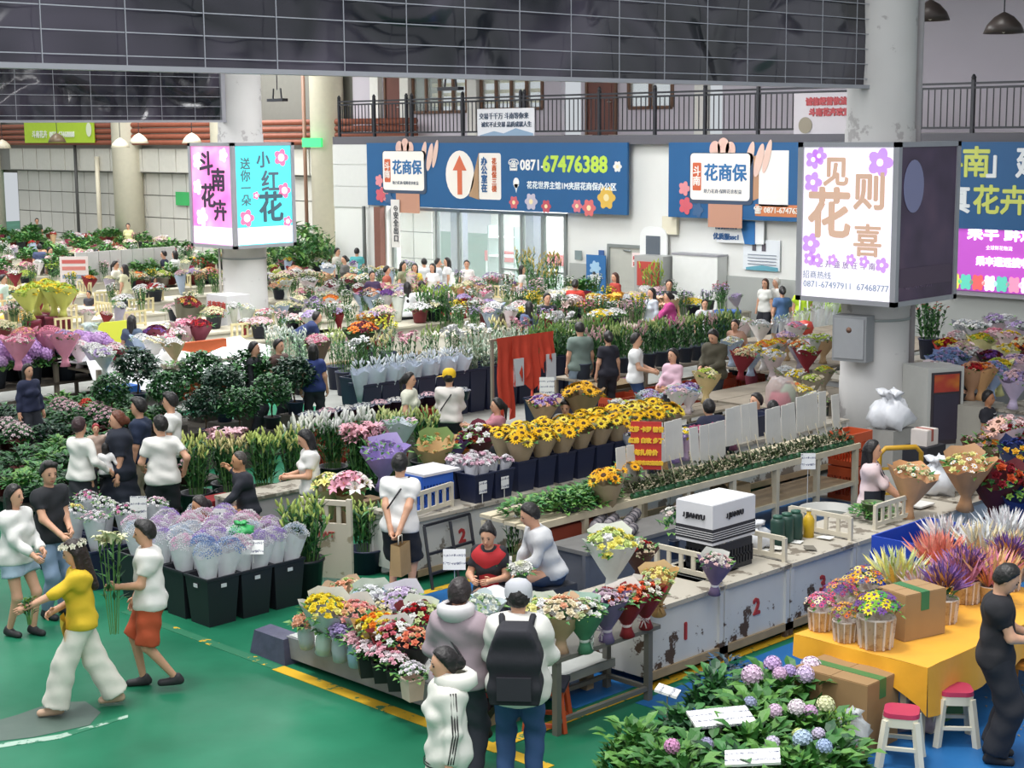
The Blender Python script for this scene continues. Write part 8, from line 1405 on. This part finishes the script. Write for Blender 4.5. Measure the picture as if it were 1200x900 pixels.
fp('woman in white headband at the glass front', 612, 311, 80, 1.62, fem=True, tc='#dcdcd8', hair='bob'); fp('man in black tee below the glass front', 641, 344, 20, 1.68, tc='#22242c', bc='#22242c'); fp('person in blue grey behind the yellow lilies', 620, 354, 200, 1.62, fem=True, tc='#5a6484', hair='long'); fp('child in grey behind the lily bench', 826, 351, 0, 1.5, tc='#c4c8cc', hair='short'); fp('person bending in tan top near the blue bins', 868, 368, 330, 1.6, lean=35, tc='#c49a84', hair='lowbun', fem=True)
fp('woman in white blouse by the back wall', 897, 327, 320, 1.62, lod=2, fem=True, tc='#e0e0da', hair='long', hc='#4a3226'); fp('woman in white with a pale cap by the back wall', 910, 326, 290, 1.62, lod=2, fem=True, tc='#e6e4de', hair='short', hc='#dcd6cc'); fp('person in blue denim seen from behind by the back wall', 917, 336, 190, 1.62, lod=2, tc='#4a6a94', bc='#3a4a6a', hair='lowbun')
o, P = fp('person in a lime yellow safety vest beside the light box', 941, 333, 0, 1.68, lod=2, top=('tee', .3, -.1, .04), tc='#c4e83a', bc='#23252c')
for s in (-1, 1): MB().tube([P['T'](s*.09, .15, .45), P['T'](s*.1, .17, .0)], .018, 5).build('reflective_stripe', M('#e6ecd8', .4, 0), o)
bag('lime green bag hanging at the back wall', (33.5, 22.3, .9), 1.2, '#b4e03a', .9)
far = [(418, 291, 180, 'person in turquoise shirt seen from behind near the corner wall', '#5ab4b8', 'short', 0), (404, 300, 300, 'woman in dark grey beside the turquoise shirt', '#5a5a58', 'lowbun', 1), (395, 291, 60, 'person in cream shirt left of the turquoise shirt', '#dcd8cc', 'short', 0), (453, 312, 90, 'person in terracotta shirt at the left end of the glass', '#a85a48', 'short', 0), (472, 307, 60, 'woman in khaki with long hair before the glass', '#8a8a70', 'long', 1), (486, 309, 0, 'woman in yellow and black before the glass', '#d8c048', 'bob', 1), (497, 303, 200, 'man in white with dark hair before the glass', '#e0e4e6', 'short', 0), (507, 309, 330, 'woman in white bending right before the glass', '#e4e4e4', 'bob', 1), (513, 303, 90, 'person in pale grey before the glass', '#ccd2d8', 'short', 0), (524, 302, 280, 'woman with long hair in white before the glass', '#e6e6e6', 'long', 1), (547, 305, 0, 'woman in white with a red apron before the glass', '#e2dcd8', 'lowbun', 1), (477, 331, 190, 'woman in white seen from behind with long black hair', '#e8eaec', 'long', 1), (494, 330, 190, 'man in white tee seen from behind beside her', '#e2e2de', 'short', 0), (436, 318, 20, 'person in dark purple behind the purple bouquets', '#4a3a5a', 'short', 1),
       (192, 294, 270, 'man in dark navy shirt standing before the grey screen', '#23283c', 'short', 0), (205, 294, 250, 'woman in white dress beside the man in navy', '#e8ebe6', 'bob', 1), (135, 306, 80, 'woman in white blouse bending over the left counter', '#e4e2d4', 'pony', 1), (146, 310, 250, 'woman in cream jacket facing the white blouse', '#dcd8b4', 'long', 1), (150, 262, 0, 'woman in yellow near the brown door', '#dcdca0', 'short', 1), (43, 256, 20, 'person in dark green near the far left pillar', '#4a5a4a', 'short', 0), (46, 286, 200, 'person in grey blue beside the yellow bag', '#4a5474', 'short', 0), (104, 341, 340, 'person in black and grey crouching at the left counters', '#3a3a44', 'short', 0), (113, 292, 90, 'person in black jacket with white print at the far left', '#26282c', 'short', 0), (180, 325, 90, 'woman in black squatting left of the red bag', '#2a2a30', 'long', 1), (3, 322, 90, 'person in pale green coat at the left picture edge', '#cfe6d8', 'short', 0), (246, 315, 200, 'person in grey green crouching before the far column', '#8a8f7c', 'short', 0), (58, 290, 60, 'person in pink beside the magenta pots', '#dcb4b4', 'short', 1)]
for px, py, a, lab, tc, hr_, fm in far: fp(lab, px, py, a, 1.66 if 'crouch' not in lab and 'squat' not in lab else 1.2, lod=2, fem=bool(fm), tc=tc, bc='#2b2d36', hair=hr_)
fp('person in slate blue tee seen from behind at the bright counters', 154, 370, 180, 1.66, tc='#4e5c70', bc='#2b2d36', hair='long', fem=True); fp('man in navy bending beside the far column', 345, 352, 100, 1.7, lean=60, top=LONG, tc='#22305a', bc='#2b2d36', lh=(-.1, .7, .6), rh=(.1, .7, .6))
fp('man in dark cap and jacket left of the frosted stems', 297, 401, 80, 1.68, top=LONG, tc='#26282e', bc='#2b2d36'); fp('man with short hair behind the frosted stems', 326, 398, 60, 1.68, tc='#5a4440', bc='#2b2d36'); fp('woman in dark blue behind the frosted stems', 367, 404, 190, 1.62, fem=True, tc='#2a3a74', bc='#2b2d36', hair='bob'); fp('girl with long dark hair among the left green plants', 32, 427, 50, 1.6, fem=True, top=LONG, tc='#262c48', bc='#2b2d36', hair='long')
# ------------------------------------------------ clear flowers that would stand inside a person, a column or a wall
def clear_spots():
    ppl = [o.location for o in THINGS if o.name.startswith('person')]
    for o in list(THINGS):
        if o.get('category') not in ('bouquet', 'flowers', 'potted plant', 'flower bunch', 'rail', 'lilies') or o.location.x+o.location.y < 36: continue
        p = o.location; r = .3 if o.get('category') != 'rail' else .35
        bad = any((p.x-q.x)**2+(p.y-q.y)**2 < (r+.08)**2 for q in ppl) or any((p.x-c.x)**2+(p.y-c.y)**2 < .85**2 for c in (CL, CR)) or (p.x > 33.2 and p.y < 42.3) or p.x > 36.6
        if bad:
            THINGS.remove(o)
            for ch in list(o.children): bpy.data.objects.remove(ch)
            bpy.data.objects.remove(o)
clear_spots()
# ------------------------------------------------ look-alikes that share a label are told apart by their order in the picture
def finish_labels():
    W = ['first', 'second', 'third', 'fourth', 'fifth', 'sixth', 'seventh', 'eighth', 'ninth', 'tenth', 'eleventh', 'twelfth', 'thirteenth', 'fourteenth', 'fifteenth', 'sixteenth', 'seventeenth', 'eighteenth', 'nineteenth', 'twentieth']
    tens = ['', '', 'twenty', 'thirty', 'forty', 'fifty', 'sixty', 'seventy', 'eighty', 'ninety']
    def ordw(i): return W[i] if i < 20 else (tens[(i+1)//10]+('-'+W[(i+1) % 10-1] if (i+1) % 10 else 'th').replace('yth', 'ieth')) if i < 99 else 'later'
    by = {}
    for o in THINGS: by.setdefault(o['label'], []).append(o)
    for lab, os_ in by.items():
        if len(os_) > 1:
            os_.sort(key=lambda o: px_of(o.location))
            for i, o in enumerate(os_): o['label'] = lab+', '+ordw(i)+' from the left'
finish_labels()
